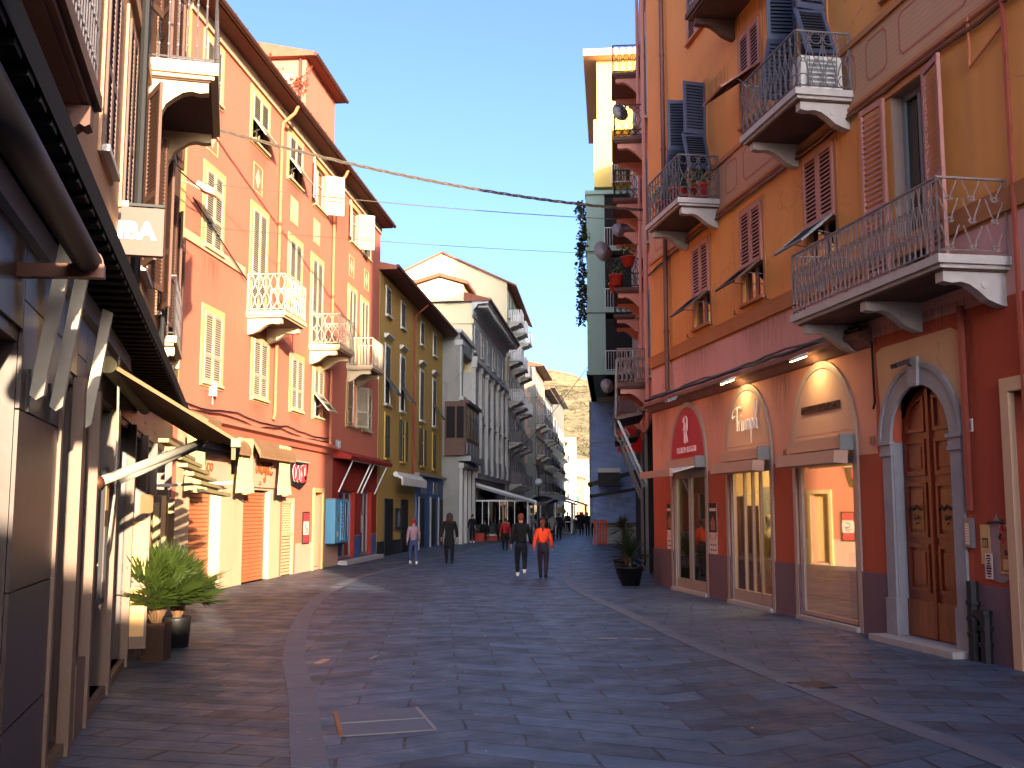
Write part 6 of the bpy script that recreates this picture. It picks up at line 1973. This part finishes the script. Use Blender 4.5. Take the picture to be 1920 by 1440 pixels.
# litter, leaves and pale specks on the paving (uncountable)
b = MB(); rn = random.Random(9)
for k in range(230):
    y = 6 + 40 * rn.random() ** 1.6; x = rn.uniform(-.30, .22) * y
    a = rn.uniform(0, PI); l = rn.uniform(.012, .035)
    b.face([(x + l * math.cos(a + j * PI / 2) * (1 if j % 2 else .45), y + l * math.sin(a + j * PI / 2) * (1 if j % 2 else .45), .009 + .004 * (j % 2)) for j in range(4)], rn.choice((0, 0, 1)))
tag(b.build('litter', ['inlay', 'poster_tan']), 'tiny pale scraps and leaves scattered over the paving', 'litter', kind='stuff')

# hills
b = MB()
rn = random.Random(6)
nx, ny = 60, 26
def hz(x, y):
    u = max(0, (y - 430) / 800)
    return -4 + 150 * u ** .85 * (1 - .28 * max(0, (x - 60) / 420)) + 9 * math.sin(x * .021 + 1) * u + 6 * math.sin(x * .05 + y * .02) * u + 5 * math.sin(y * .017)
P = [[(-420 + 1000 * i / nx, 400 + 820 * j / ny) for i in range(nx + 1)] for j in range(ny + 1)]
b.idx([(x, y, hz(x, y)) for row in P for x, y in row], [(j * (nx + 1) + i, j * (nx + 1) + i + 1, (j + 1) * (nx + 1) + i + 1, (j + 1) * (nx + 1) + i) for j in range(ny) for i in range(nx)])
tag(b.build('hill', 'hill', smooth=True), kind='structure')
b = MB()
for k in range(1000):
    y = 450 + 650 * rn.random(); x = y * rn.uniform(.03, .14)
    z = hz(x, y); r = rn.uniform(1.0, 2.6)
    leaf_cluster(b, (x, y, z + r * .5), r, 16, r * .55, rn)
tag(b.build('hillside_scrub', 'scrub'), 'scrub and small trees dotted over the far hillside', 'scrub', kind='stuff')

# ------------------------------------------------------------------ plants in pots
def fan_leaf(b, base, dirv, L, W, rn, m=0, ms=1):
    """one fan palm leaf: a stalk and a fan of narrow folded leaflets"""
    base = Vector(base); d = Vector(dirv).normalized()
    tip = base + d * L + Vector((0, 0, -.05 * L))
    b.tube([tuple(base), tuple(base + d * L * .5), tuple(tip)], [.008, .006, .004], 4, ms)
    side = d.cross(Vector((0, 0, 1)))
    if side.length < .1: side = Vector((1, 0, 0))
    side.normalize(); upv = side.cross(d).normalized()
    tilt = rn.uniform(-.5, .3)
    n = 18
    for k in range(n):
        a = (k / (n - 1) - .5) * 2.5 + rn.uniform(-.04, .04)
        v = (d * math.cos(a) + side * math.sin(a) + upv * (tilt * .5 + .12 * math.cos(a))).normalized()
        l = W * (.82 + .25 * math.cos(a)) * rn.uniform(.9, 1.1)
        p1 = tip + v * l * .55 + upv * .01; p2 = tip + v * l + Vector((0, 0, -.06 * l))
        s2 = v.cross(upv).normalized() * (l * .040)
        for sg in (-1, 1):
            b.idx([tuple(tip), tuple(p1 + s2 * sg - upv * .012), tuple(p2), tuple(p1)], [(0, 1, 2, 3)], m)
def fan_palm(loc, lab, seed, potr, poth, H, R, n, leaf='leaf', pot='pot', square=False):
    t = empty('potted_palm', (*loc, 0), 0, lab, 'potted palm', 'fan palms by the left wall')
    b = MB()
    if square: b.prism([(-potr, -potr), (potr, -potr), (potr, potr), (-potr, potr)], 0, poth, lambda p, q, c: (p, q, c))
    else: b.lathe([(potr * .86, 0), (potr * .98, poth * .9), (potr, poth), (potr * .9, poth), (potr * .88, poth - .04)], n=20)
    b.build('pot', pot, t, not square)
    b = MB(); b.lathe([(potr * .87, poth - .045), (.01, poth - .03)], n=16); b.build('soil', 'soil', t)
    b = MB(); rn = random.Random(seed)
    tr = MB(); tr.tube([(0, 0, poth - .04), (0, .01, poth + .12), (.0, .02, poth + .22)], [.06, .07, .05], 8)
    for k in range(26):
        a = rn.uniform(0, 6.28); tr.tube([(.05 * math.cos(a), .05 * math.sin(a), poth + .02 * (k % 7)), (.12 * math.cos(a), .12 * math.sin(a), poth + .1 + .03 * (k % 7))], [.012, .004], 4)
    tr.build('trunk', 'stem', t)
    for k in range(n):
        az = 2.399 * k + rn.uniform(-.3, .3); el = rn.uniform(.12, 1.4) if k > 6 else rn.uniform(.9, 1.5)
        dv = (math.cos(az) * math.cos(el), math.sin(az) * math.cos(el), math.sin(el))
        fan_leaf(b, (0, 0, poth + .16), dv, R * rn.uniform(.34, .60), R * rn.uniform(.48, .66), rn)
    b.build('foliage', [leaf, 'leaf_green'], t)
fan_palm((-4.56, 13.95), 'bushy fan palm in a brown pot, the front one by the stone doorway', 5, .15, .47, 1.2, .84, 96, square=True)
fan_palm((-4.72, 15.3), 'darker fan palm half hidden behind the front palm', 8, .2, .42, 1.2, .66, 40, 'leaf_dark', 'pot_black')
def yucca(loc, lab, seed, potr, poth, R, n, stem=0, leaf='leaf_dark'):
    t = empty('potted_yucca', (*loc, 0), 0, lab, 'potted plant', 'dark pots before the black shopfront')
    b = MB(); b.lathe([(potr * .66, 0), (potr, poth), (potr * 1.05, poth), (potr * 1.05, poth + .03), (potr * .9, poth + .03), (potr * .85, poth - .03)], n=18); b.build('pot', 'pot_black', t, True)
    b = MB(); rn = random.Random(seed)
    for k in range(n):
        az = 2.399 * k; el = rn.uniform(-.35, 1.5)
        d = Vector((math.cos(az) * math.cos(el), math.sin(az) * math.cos(el), math.sin(el)))
        L = R * rn.uniform(.75, 1.1); s2 = d.cross(Vector((0, 0, 1)))
        if s2.length < .05: s2 = Vector((1, 0, 0))
        s2.normalize(); p0 = Vector((0, 0, poth + .12 + stem))
        p1 = p0 + d * L * .5; p2 = p0 + d * L + Vector((0, 0, -.16 * L * math.cos(el)))
        w = .022
        b.idx([tuple(p0 + s2 * w * .6), tuple(p1 + s2 * w), tuple(p2), tuple(p1 - s2 * w), tuple(p0 - s2 * w * .6), tuple(p1 + Vector((0, 0, -.012)))], [(0, 1, 5), (1, 2, 5), (2, 3, 5), (3, 4, 5)])
    b.build('foliage', leaf, t)
    b = MB(); b.tube([(0, 0, poth - .03), (0, 0, poth + .15 + stem)], .04, 6); b.build('trunk', 'stem', t)
yucca((3.02, 27.6), 'spiky yucca in a black tapered pot at the corner of the amber house', 3, .34, .44, .78, 120, .12)
yucca((3.15, 29.8), 'dark bushy plant in a black pot behind the yucca', 4, .3, .4, .6, 90, .45)
yucca((3.35, 32.5), 'taller dark potted shrub farthest along the black shopfront', 6, .3, .4, .55, 90, .8)

# ------------------------------------------------------------------ cafe terraces, lamp, wires
t = empty('cafe_terrace', (-2.8, 68, 0), rad(-4.5), 'glazed cafe terrace with a sloping grey awning by the palazzo', 'terrace')
b = MB()
for x, y in ((0, 0), (3.75, 0), (3.75, 6), (0, 6), (3.75, 11), (0, 11)): b.box(x, x + .1, y, y + .1, 0, 2.55)
b.box(0, 3.85, -.02, .12, 2.46, 2.56); b.box(3.74, 3.86, 0, 11, 2.46, 2.56)
for x in (.9, 1.3, 2.0, 2.5, 2.95): b.box(x, x + .05, .02, .07, .9, 2.46)
b.build('frame', 'white_metal', t)
b = MB(); b.box(.1, 3.75, .04, .06, 1.0, 2.46, 0); b.box(3.79, 3.81, .1, 11, .1, 2.46, 0); b.build('pane', 'glass_dark', t)
b = MB(); b.prism([(-.1, 3.72), (4.3, 2.42), (4.3, 2.28), (-.1, 3.52)], -.3, 11.2, lambda p, q, c: (p, c, q), 0); b.box(4.25, 4.4, -.35, 11.2, 2.24, 2.46, 1); b.bar((-.1, -.32, 3.76), (4.35, -.32, 2.46), .05, .14, 1); b.build('awning', ['fabric_grey', 'white_metal'], t)
b = MB(); b.box(.1, 3.2, -.02, .03, .0, .95, 0); b.box(.8, 2.6, -.3, -.05, .0, .32, 1); b.box(.6, 2.3, -.45, -.15, .32, .42, 2); b.build('parapet', ['black', 'pot_red', 'ac'], t)
for i, (x, y, L, lab) in enumerate(((2.1, 86, 12, 'second cafe terrace with white posts and a curved grey roof'), (4.4, 104, 14, 'farthest cafe terrace under a low pale canopy'))):
    t = empty('cafe_terrace', (x, y, 0), rad(-4.5), lab, 'terrace')
    b = MB()
    for px, py in ((0, 0), (1.3, 0), (2.6, 0), (2.6, 5), (2.6, L), (0, L)): b.box(px, px + .12 + .1 * (px == 0), py, py + .12, 0, 2.5)
    b.box(0, 2.7, 0, .1, .95, 1.02); b.box(2.6, 2.7, 0, L, .95, 1.02); b.box(2.6, 2.7, 0, L, .1, .16)
    b.build('frame', 'white_metal', t)
    b = MB(); pr = [(-1.8, 2.65), (-1.0, 2.75), (-.2, 3.15), (.6, 3.2), (2.9, 2.5)]
    b.prism(pr + [(p, q - .16) for p, q in pr[::-1]], -.2, L + .2, lambda p, q, c: (p, c, q)); b.build('roof', 'fabric_grey', t)
    b = MB(); b.box(.1, 2.65, .05, .07, .1, .95); b.build('pane', 'glass_dark', t)
t = empty('street_lamp', (2.1, 84, 0), 0, 'street lamp with one milky globe beside the cafe terraces', 'street lamp')
b = MB(); b.tube([(0, 0, 0), (0, 0, .5), (0, 0, 3.7)], [.1, .06, .05], 8); b.tube([(0, 0, 3.7), (0, 0, 5.3), (-.4, 0, 5.5)], .06, 6); b.box(-.15, .3, -.1, .1, 4.7, 5.2); b.build('pole', 'iron_dark', t)
b = MB(); b.ball((0, 0, 4.1), .3, 14, 10); b.build('globe', 'globe', t, True)
t = empty('parasol', (3.9, 88, 0), 0, 'round cream parasol lamp between the terrace posts', 'parasol')
b = MB(); b.tube([(0, 0, 0), (0, 0, 2.0)], .03, 6); b.build('pole', 'white_metal', t)
b = MB(); b.lathe([(.5, 1.65), (.55, 1.85), (.4, 2.1), (.02, 2.15)], n=14); b.build('shade', 'fabric_cream', t)
for i, (x, y, w, lab) in enumerate(((-6.7 + 3.6, 63.5, 1.6, 'red planter box by the pillars of the grey tower'),)):
    t = empty('planter', (-2.3, 66.6, 0), 0, 'low red planter box in front of the cafe terrace', 'planter')
    b = MB(); b.box(-.5, .6, -.2, .2, 0, .5, 0); b.box(-.45, .55, -.15, .15, .5, .52, 1); rn = random.Random(3); leaf_cluster(b, (0, 0, .6), .4, 60, .12, rn, 2, (1.2, .5, .4)); b.build('box', ['pot_red', 'soil', 'leaf_dark'], t)
def wire(p, q, sag, r, mat, lab, n=24, twist=0):
    p = Vector(p); q = Vector(q)
    t = empty('overhead_cable', tuple(p), 0, lab, 'cable')
    b = MB()
    for k in range(max(1, twist)):
        pts = []
        for i in range(n * (3 if twist else 1) + 1):
            u = i / (n * (3 if twist else 1))
            v = (q - p) * u; v.z -= sag * 4 * u * (1 - u)
            if twist:
                a = u * 60 + k * 2 * PI / twist
                v.z += .03 * math.sin(a); v.x += .02 * math.cos(a); v.y += .03 * math.cos(a)
            pts.append(tuple(v))
        b.tube(pts, r, 5)
    b.build('cable', mat, t)
wire(FL.W(-1.0, .08, 11.05), (4.05, 31.2, 10.85), .32, .019, 'cable_pale', 'thick twisted cable bundle slung across the street', twist=3)
wire(FL.W(-1.6, .1, 9.5), (4.1, 32.5, 10.9), .12, .012, 'cable_pale', 'thin cable crossing the street just under the thick bundle')
wire(FL.W(-2.0, .1, 8.35), (5.2, 44, 12.6), .1, .008, 'cable_pale', 'hair thin wire crossing the street lowest on the coral house')
wire((-2.2, 70, 10.7), (5.3, 66, 9.6), .25, .014, 'cable', 'far wire crossing the street at the palazzo')
wire((.4, 90, 11.4), (6.6, 86, 11.6), .2, .014, 'cable', 'far wire crossing the street at the white house')
wire((-.2, 92, 6.2), (5.9, 80, 12.9), .3, .02, 'cable', 'dark cable running from the white house balcony over the street')
wire(FL.W(-2.1, .12, 9.0), FL.W(1.7, .1, 7.9), .0, .018, 'cable', 'dark cable slanting down across the coral house wall')
wire(FL.W(-4.3, .6, 9.0), FL.W(-2.2, .5, 9.05), .02, .016, 'cable', 'short dark cable feeding the bracketed floodlight')
# ------------------------------------------------------------------ people
def skin_geo(vs, es, rs, sub=1, root=0):
    me = bpy.data.meshes.new('tmp'); me.from_pydata(vs, es, [])
    o = bpy.data.objects.new('tmp', me); COL.objects.link(o)
    md = o.modifiers.new('Skin', 'SKIN'); md.use_smooth_shade = True
    for i, r in enumerate(rs):
        d = me.skin_vertices[0].data[i]
        d.radius = r if isinstance(r, tuple) else (r, r)
        d.use_root = (i == root)
    if sub:
        ss = o.modifiers.new('Sub', 'SUBSURF'); ss.levels = sub; ss.render_levels = sub
    dg = bpy.context.evaluated_depsgraph_get()
    m2 = bpy.data.meshes.new_from_object(o.evaluated_get(dg))
    V = [tuple(v.co) for v in m2.vertices]; F_ = [tuple(p.vertices) for p in m2.polygons]
    bpy.data.objects.remove(o); bpy.data.meshes.remove(me); bpy.data.meshes.remove(m2)
    return V, F_

def person(loc, yaw, h, lab, top, legs, hair, shoe, stride=.25, swing=.2, coat=0, hairlen=0, lift=0, crop=False, hands=True, sit=False, group=None, slim=1.0, lean=0.0, hat=None):
    t = empty('person', (*loc, 0), yaw, lab, 'person', group)
    k = h / 1.76
    S = lambda x, y, z: (x * k * slim, y * k, z * k)
    # joints; walking direction is +y
    hip = .93 if not sit else .52
    pel = (0, 0, hip); wst = (0, .0 + lean * .3, hip + .18); chest = (0, .01 + lean, hip + .40); nk = (0, .01 + lean, hip + .565)
    hd0 = (0, .02 + lean, hip + .64); hd1 = (0, .03 + lean, hip + .72); hd2 = (0, .02 + lean, hip + .79)
    arms = []
    for sg in (-1, 1):
        sh = (sg * .185, .0 + lean, hip + .485); sw = swing * sg
        el = (sg * .255, -.02 + sw * .5 + lean * .6, hip + .21); wr = (sg * .285, sw + .04, hip - .02); pm = (sg * .29, sw + .06, hip - .10)
        arms.append((sh, el, wr, pm))
    lg = []
    for sg in (-1, 1):
        f = stride * sg * -1
        hp = (sg * .095, 0, hip - .04)
        if sit: kn = (sg * .1, .42, .50); an = (sg * .1, .42, .09)
        else:
            kn = (sg * .10, f * .55 + (.05 if f < 0 else .03), .49); an = (sg * .085, f, .085 + (lift if f < 0 else 0))
            if f < 0: kn = (kn[0], f * .30 + .04, .485)
        lg.append((hp, kn, an))
    V = [pel, wst, chest, nk, hd0, hd1, hd2]; E = [(0, 1), (1, 2), (2, 3), (3, 4), (4, 5), (5, 6)]
    R = [(.095, .065), (.08, .06), (.09, .06), (.048, .048), (.066, .078), (.078, .095), (.055, .065)]
    for (sh, el, wr, pm) in arms:
        i = len(V); V += [sh, el, wr, pm]; E += [(2, i), (i, i + 1), (i + 1, i + 2), (i + 2, i + 3)]; R += [.036, .028, .026, (.03, .016)]
    for (hp, kn, an) in lg:
        i = len(V); V += [hp, kn, an]; E += [(0, i), (i, i + 1), (i + 1, i + 2)]; R += [.058, .04, .034]
    RR = [((r, r) if not isinstance(r, tuple) else r) for r in R]
    b = MB()
    v, f = skin_geo([S(*p) for p in V], E, [(a * k * (slim if i < 3 else 1), c * k) for i, (a, c) in enumerate(RR)], 1)
    b.idx(v, f)
    # nose, ears, fingers grow out of the same body mesh
    hy = hd1[1]; hz_ = hd1[2]
    b.tube([S(0, hy + .085, hz_ + .01), S(0, hy + .112, hz_ - .025), S(0, hy + .09, hz_ - .035)], [.008 * k, .014 * k, .01 * k], 5)
    for sg in (-1, 1): b.ball(S(sg * .082, hy - .005, hz_ - .01), .028 * k, 6, 5, 0, (.35, .7, 1.1))
    for (sh, el, wr, pm), sg in zip(arms, (-1, 1)):
        for q, (dx, L) in enumerate(((-.024, .062), (-.008, .072), (.008, .068), (.024, .054))):
            p0 = (pm[0], pm[1] + dx, pm[2] - .01)
            b.tube([S(*p0), S(p0[0] - sg * .006, p0[1] + .006, p0[2] - L * .6), S(p0[0] - sg * .022, p0[1] + .012, p0[2] - L)], [.010 * k, .009 * k, .006 * k], 5)
        b.tube([S(pm[0], pm[1] + .02, pm[2] + .03), S(pm[0] - sg * .012, pm[1] + .052, pm[2] - .005), S(pm[0] - sg * .018, pm[1] + .06, pm[2] - .035)], [.011 * k, .010 * k, .007 * k], 5)
    b.build('body', 'skin', t, True)
    b = MB()
    for sg in (-1, 1): b.ball(S(sg * .032, hy + .086, hz_ + .012), .012 * k, 6, 5)
    b.tube([S(-.024, hy + .088, hz_ - .062), S(0, hy + .094, hz_ - .06), S(.024, hy + .088, hz_ - .062)], .005 * k, 4)
    b.build('face', 'hair_dark', t)
    # trousers
    V = [(0, 0, hip + (.22 if crop else .10)), (0, 0, hip - .02)]; E = [(0, 1)]; R = [(.145, .112), (.165, .128)]
    for (hp, kn, an) in lg:
        i = len(V); V += [(hp[0], hp[1], hp[2] - .06), kn, (an[0], an[1], an[2] + .02)]; E += [(1, i), (i, i + 1), (i + 1, i + 2)]
        R += [(.108, .112), (.074, .078), (.056, .06)]
    b = MB(); v, f = skin_geo([S(*p) for p in V], E, [(a * k, c * k) for a, c in R], 1, 1); b.idx(v, f); b.build('trousers', legs, t, True)
    # jacket or coat
    lo = hip + .10 if crop else hip - .10
    V = [(0, 0, lo), (0, lean * .3, hip + .18), (0, .01 + lean, hip + .40), (0, .01 + lean, hip + .575)]; E = [(0, 1), (1, 2), (2, 3)]
    R = [(.172, .132), (.155, .118), (.18, .128), (.09, .088)]
    if coat:
        V = [(0, -.01, hip - coat)] + V; E = [(0, 1)] + [(a + 1, c + 1) for a, c in E]; R = [(.20, .15)] + R
        ci = 3
    else: ci = 2
    for (sh, el, wr, pm) in arms:
        i = len(V); V += [sh, el, (wr[0], wr[1], wr[2] + .0)]; E += [(ci, i), (i, i + 1), (i + 1, i + 2)]; R += [(.085, .085), (.066, .066), (.05, .05)]
    b = MB(); v, f = skin_geo([S(*p) for p in V], E, [(a * k, c * k) for a, c in R], 1, ci); b.idx(v, f)
    b.tube([S(.06 * math.cos(q * PI / 4), .01 + lean + .055 * math.sin(q * PI / 4), hip + .56) for q in range(9)], .022 * k, 6)
    b.build('coat' if coat else 'jacket', top, t, True)
    # hair
    b = MB()
    b.ball(S(0, hy - .018, hz_ + .022), .105 * k, 12, 9, 0, (.92, 1.02, 1.02))
    if hairlen == 1:
        b.tube([S(0, hy - .10, hz_ + .04), S(0, hy - .135, hz_ - .06), S(0, hy - .115, hz_ - .20), S(0, hy - .10, hz_ - .27)], [.035 * k, .038 * k, .03 * k, .008 * k], 8)
    elif hairlen == 2:
        for x in (-.06, 0, .06): b.tube([S(x, hy - .06, hz_ + .05), S(x * 1.3, hy - .09, hz_ - .1), S(x * 1.4, hy - .09, hz_ - .27)], [.06 * k, .06 * k, .03 * k], 8)
    b.build('hair', hat or hair, t, True)
    for (hp, kn, an), nm in zip(lg, 'ab'):
        b = MB()
        z0 = an[2] - .085
        b.ball(S(an[0], an[1] + .045, z0 + .045), .055 * k, 10, 7, 0, (.9, 2.5, .8)); b.tube([S(an[0], an[1], z0 + .05), S(an[0], an[1], z0 + .13)], [.052 * k, .048 * k], 8)
        b.build('shoe', shoe, t, True)
    return t
person((.26, 31.0), rad(3), 1.80, 'man with short auburn hair in a black hoodie and black trousers, walking away', 'cloth_black', 'cloth_navy', 'hair_red', 'shoe_white', .20, .16, hands=True, lift=.10)
person((.88, 30.6), rad(-3), 1.64, 'woman with a ponytail in a neon orange cropped jacket and dark plum leggings', 'cloth_orange', 'cloth_plum', 'hair_red', 'shoe_black', .10, .12, hairlen=1, crop=True, slim=.95)
person((-2.25, 38.7), rad(8), 1.80, 'person with long dark hair in a long black coat, walking away', 'cloth_black', 'cloth_black', 'hair_dark', 'shoe_black', .14, .08, coat=.42, hairlen=2)
person((-3.5, 38.3), rad(20), 1.58, 'person in a lilac grey jacket, blue jeans and a red cap near the ochre house', 'cloth_lilac', 'cloth_jeans', 'hair_red', 'shoe_white', .18, .16, hat='cloth_red')
person((-.33, 51.5), rad(4), 1.52, 'person in a red jacket and dark trousers past the paving line', 'cloth_red', 'cloth_black', 'hair_dark', 'shoe_black', .12, .1)
person((-2.35, 63.6), rad(200), 1.66, 'person in dark clothes standing by the pillars at the cafe', 'cloth_black', 'cloth_navy', 'hair_dark', 'shoe_white', .05, .05)
person((2.55, 68.0), rad(180), 1.68, 'person in a grey coat and dark hat coming along the street', 'cloth_grey', 'cloth_black', 'hair_dark', 'shoe_black', .16, .1, coat=.3, hat='cloth_navy')
person((1.95, 66.5), rad(5), 1.66, 'person in dark clothes just left of the grey coat', 'cloth_navy', 'cloth_black', 'hair_dark', 'shoe_black', .12, .1)
person((3.05, 70.0), rad(5), 1.72, 'person in navy clothes just right of the grey coat', 'cloth_navy', 'cloth_navy', 'hair_dark', 'shoe_black', .14, .1)
person((4.45, 86.0), rad(200), 1.76, 'person in black with white shoes by the far terrace corner', 'cloth_black', 'cloth_black', 'hair_dark', 'shoe_white', .2, .1)
person((5.3, 82.0), rad(4), 1.74, 'person in a dark coat, left one of the group near the orange barrier', 'cloth_black', 'cloth_navy', 'hair_dark', 'shoe_black', .16, .1, coat=.25)
person((5.55, 79.0), rad(-4), 1.78, 'tall person in black, middle one of the group near the orange barrier', 'cloth_black', 'cloth_black', 'fabric_white', 'shoe_black', .18, .12)
person((5.95, 78.5), rad(0), 1.66, 'person in navy, right one of the group near the orange barrier', 'cloth_navy', 'cloth_black', 'hair_dark', 'shoe_black', .15, .1, hat='fabric_white')
for i, (x, y, lab) in enumerate(((-1.7, 67.2, 'seated person in black, left one behind the cafe parapet'), (-.8, 67.3, 'seated person in dark red behind the cafe parapet'), (-.2, 67.1, 'seated person in navy, right one behind the cafe parapet'), (.6, 66.6, 'standing person in black in front of the terrace corner post'))):
    person((x, y), rad((170, 190, 20, 10)[i]), 1.72, lab, ('cloth_black', 'cloth_black', 'cloth_navy', 'cloth_black')[i], 'cloth_black', 'hair_dark', 'shoe_black', .05, .05, sit=False if i == 3 else True)
for i, (x, y, lab) in enumerate(((-1.7, 67.2, 'dark cafe chair, left of three'), (-.8, 67.3, 'dark cafe chair, middle of three'), (-.2, 67.1, 'dark cafe chair, right of three'))):
    t = empty('cafe_chair', (x, y, 0), rad((170, 190, 20)[i]), lab + ' under the seated people', 'chair', 'cafe chairs')
    b = MB(); b.box(-.22, .22, -.22, .24, .40, .44); b.build('seat', 'black', t)
    b = MB(); b.box(-.22, .22, -.26, -.22, .44, .86); b.build('backrest', 'black', t)
    for px, py in ((-.2, -.2), (.2, -.2), (-.2, .2), (.2, .2)):
        b = MB(); b.tube([(px, py, 0), (px, py, .4)], .015, 5); b.build('leg', 'grey_metal', t)
for i, (x, y) in enumerate(((6.6, 108), (7.2, 112), (7.6, 120), (8.3, 126))):
    person((x, y), rad(5), 1.72, 'distant person in dark clothes far along the street', 'cloth_black', 'cloth_navy', 'hair_dark', 'shoe_black', .15, .1, group='distant walkers at the far end')
# ------------------------------------------------------------------ unseen blocks added behind the viewpoint to shade the street
SUN_EL, SUN_AZ = rad(9.0), rad(19.2)      # low sun behind the viewer; light heads slightly left of straight ahead
def shade_block(name, x0, x1, y0, y1, z1, mat, lab):
    t = empty(name, ((x0 + x1) / 2, (y0 + y1) / 2, 0), 0, lab, 'house')
    b = MB(); x = (x1 - x0) / 2; y = (y1 - y0) / 2
    b.box(-x, x, -y, y, -.05, z1, 0)
    for k in range(int(z1 / 3.4)):
        for q in range(int(2 * x / 3)): b.box(-x + 1 + q * 3, -x + 2 + q * 3, y, y + .05, 1 + k * 3.4, 3 + k * 3.4, 1)
    b.build('wall', [mat, 'shutter_grey'], t)
    b = MB(); b.prism([(-x - .4, z1), (x + .4, z1), (0, z1 + .25)], -y - .3, y + .3, lambda p, q, c: (p, c, q)); b.build('roof', 'tile', t)
shade_block('shade_block_tall', 10.75, 24, -13.5, -11.5, 16.0, 'R_orange', 'tall unseen block added behind the viewpoint on the right to cast shade')
shade_block('shade_block_mid', 6.2, 10.74, -13.4, -12, 6.1, 'R_salmon', 'lower unseen block added beside the tall one to shade the ground')
shade_block('shade_block_long', -14, 6.19, -13.4, -12, 4.75, 'white_wall', 'long low unseen block added behind the viewpoint to shade the foreground')

w = bpy.data.worlds.new('World'); sc.world = w; w.use_nodes = True
nt = w.node_tree; nt.nodes.clear()
o = nt.nodes.new('ShaderNodeOutputWorld'); bg = nt.nodes.new('ShaderNodeBackground'); sk = nt.nodes.new('ShaderNodeTexSky')
sk.sky_type = 'NISHITA'; sk.sun_disc = False; sk.sun_elevation = SUN_EL; sk.sun_rotation = PI - SUN_AZ
sk.altitude = 0; sk.air_density = .32; sk.dust_density = 3.4; sk.ozone_density = 2.0
bg.inputs[1].default_value = .15
nt.links.new(sk.outputs[0], bg.inputs[0]); nt.links.new(bg.outputs[0], o.inputs[0])
li = bpy.data.lights.new('sun', 'SUN'); li.energy = 3.8; li.angle = rad(.5); li.color = (1.0, .80, .55)
so = bpy.data.objects.new('sun', li); COL.objects.link(so)
d = Vector((-math.sin(SUN_AZ) * math.cos(SUN_EL), math.cos(SUN_AZ) * math.cos(SUN_EL), -math.sin(SUN_EL)))
so.rotation_euler = d.to_track_quat('-Z', 'Y').to_euler(); so.location = (5, -40, 30)

cam = bpy.data.cameras.new('camera'); co = bpy.data.objects.new('camera', cam); COL.objects.link(co)
co.location = (0, 0, 1.9); co.rotation_euler = (rad(90) + math.atan(237 / 2000), 0, 0)
cam.sensor_fit = 'HORIZONTAL'; cam.sensor_width = 36; cam.lens = 36 * 2000 / 1920
cam.clip_start = .05; cam.clip_end = 4000
sc.camera = co
vs = sc.view_settings
vs.view_transform = 'Standard'; vs.look = 'None'; vs.exposure = 2.5; vs.gamma = 1; vs.use_curve_mapping = False
sc.cycles.max_bounces = 8; sc.cycles.transparent_max_bounces = 12
bpy.context.view_layer.update()
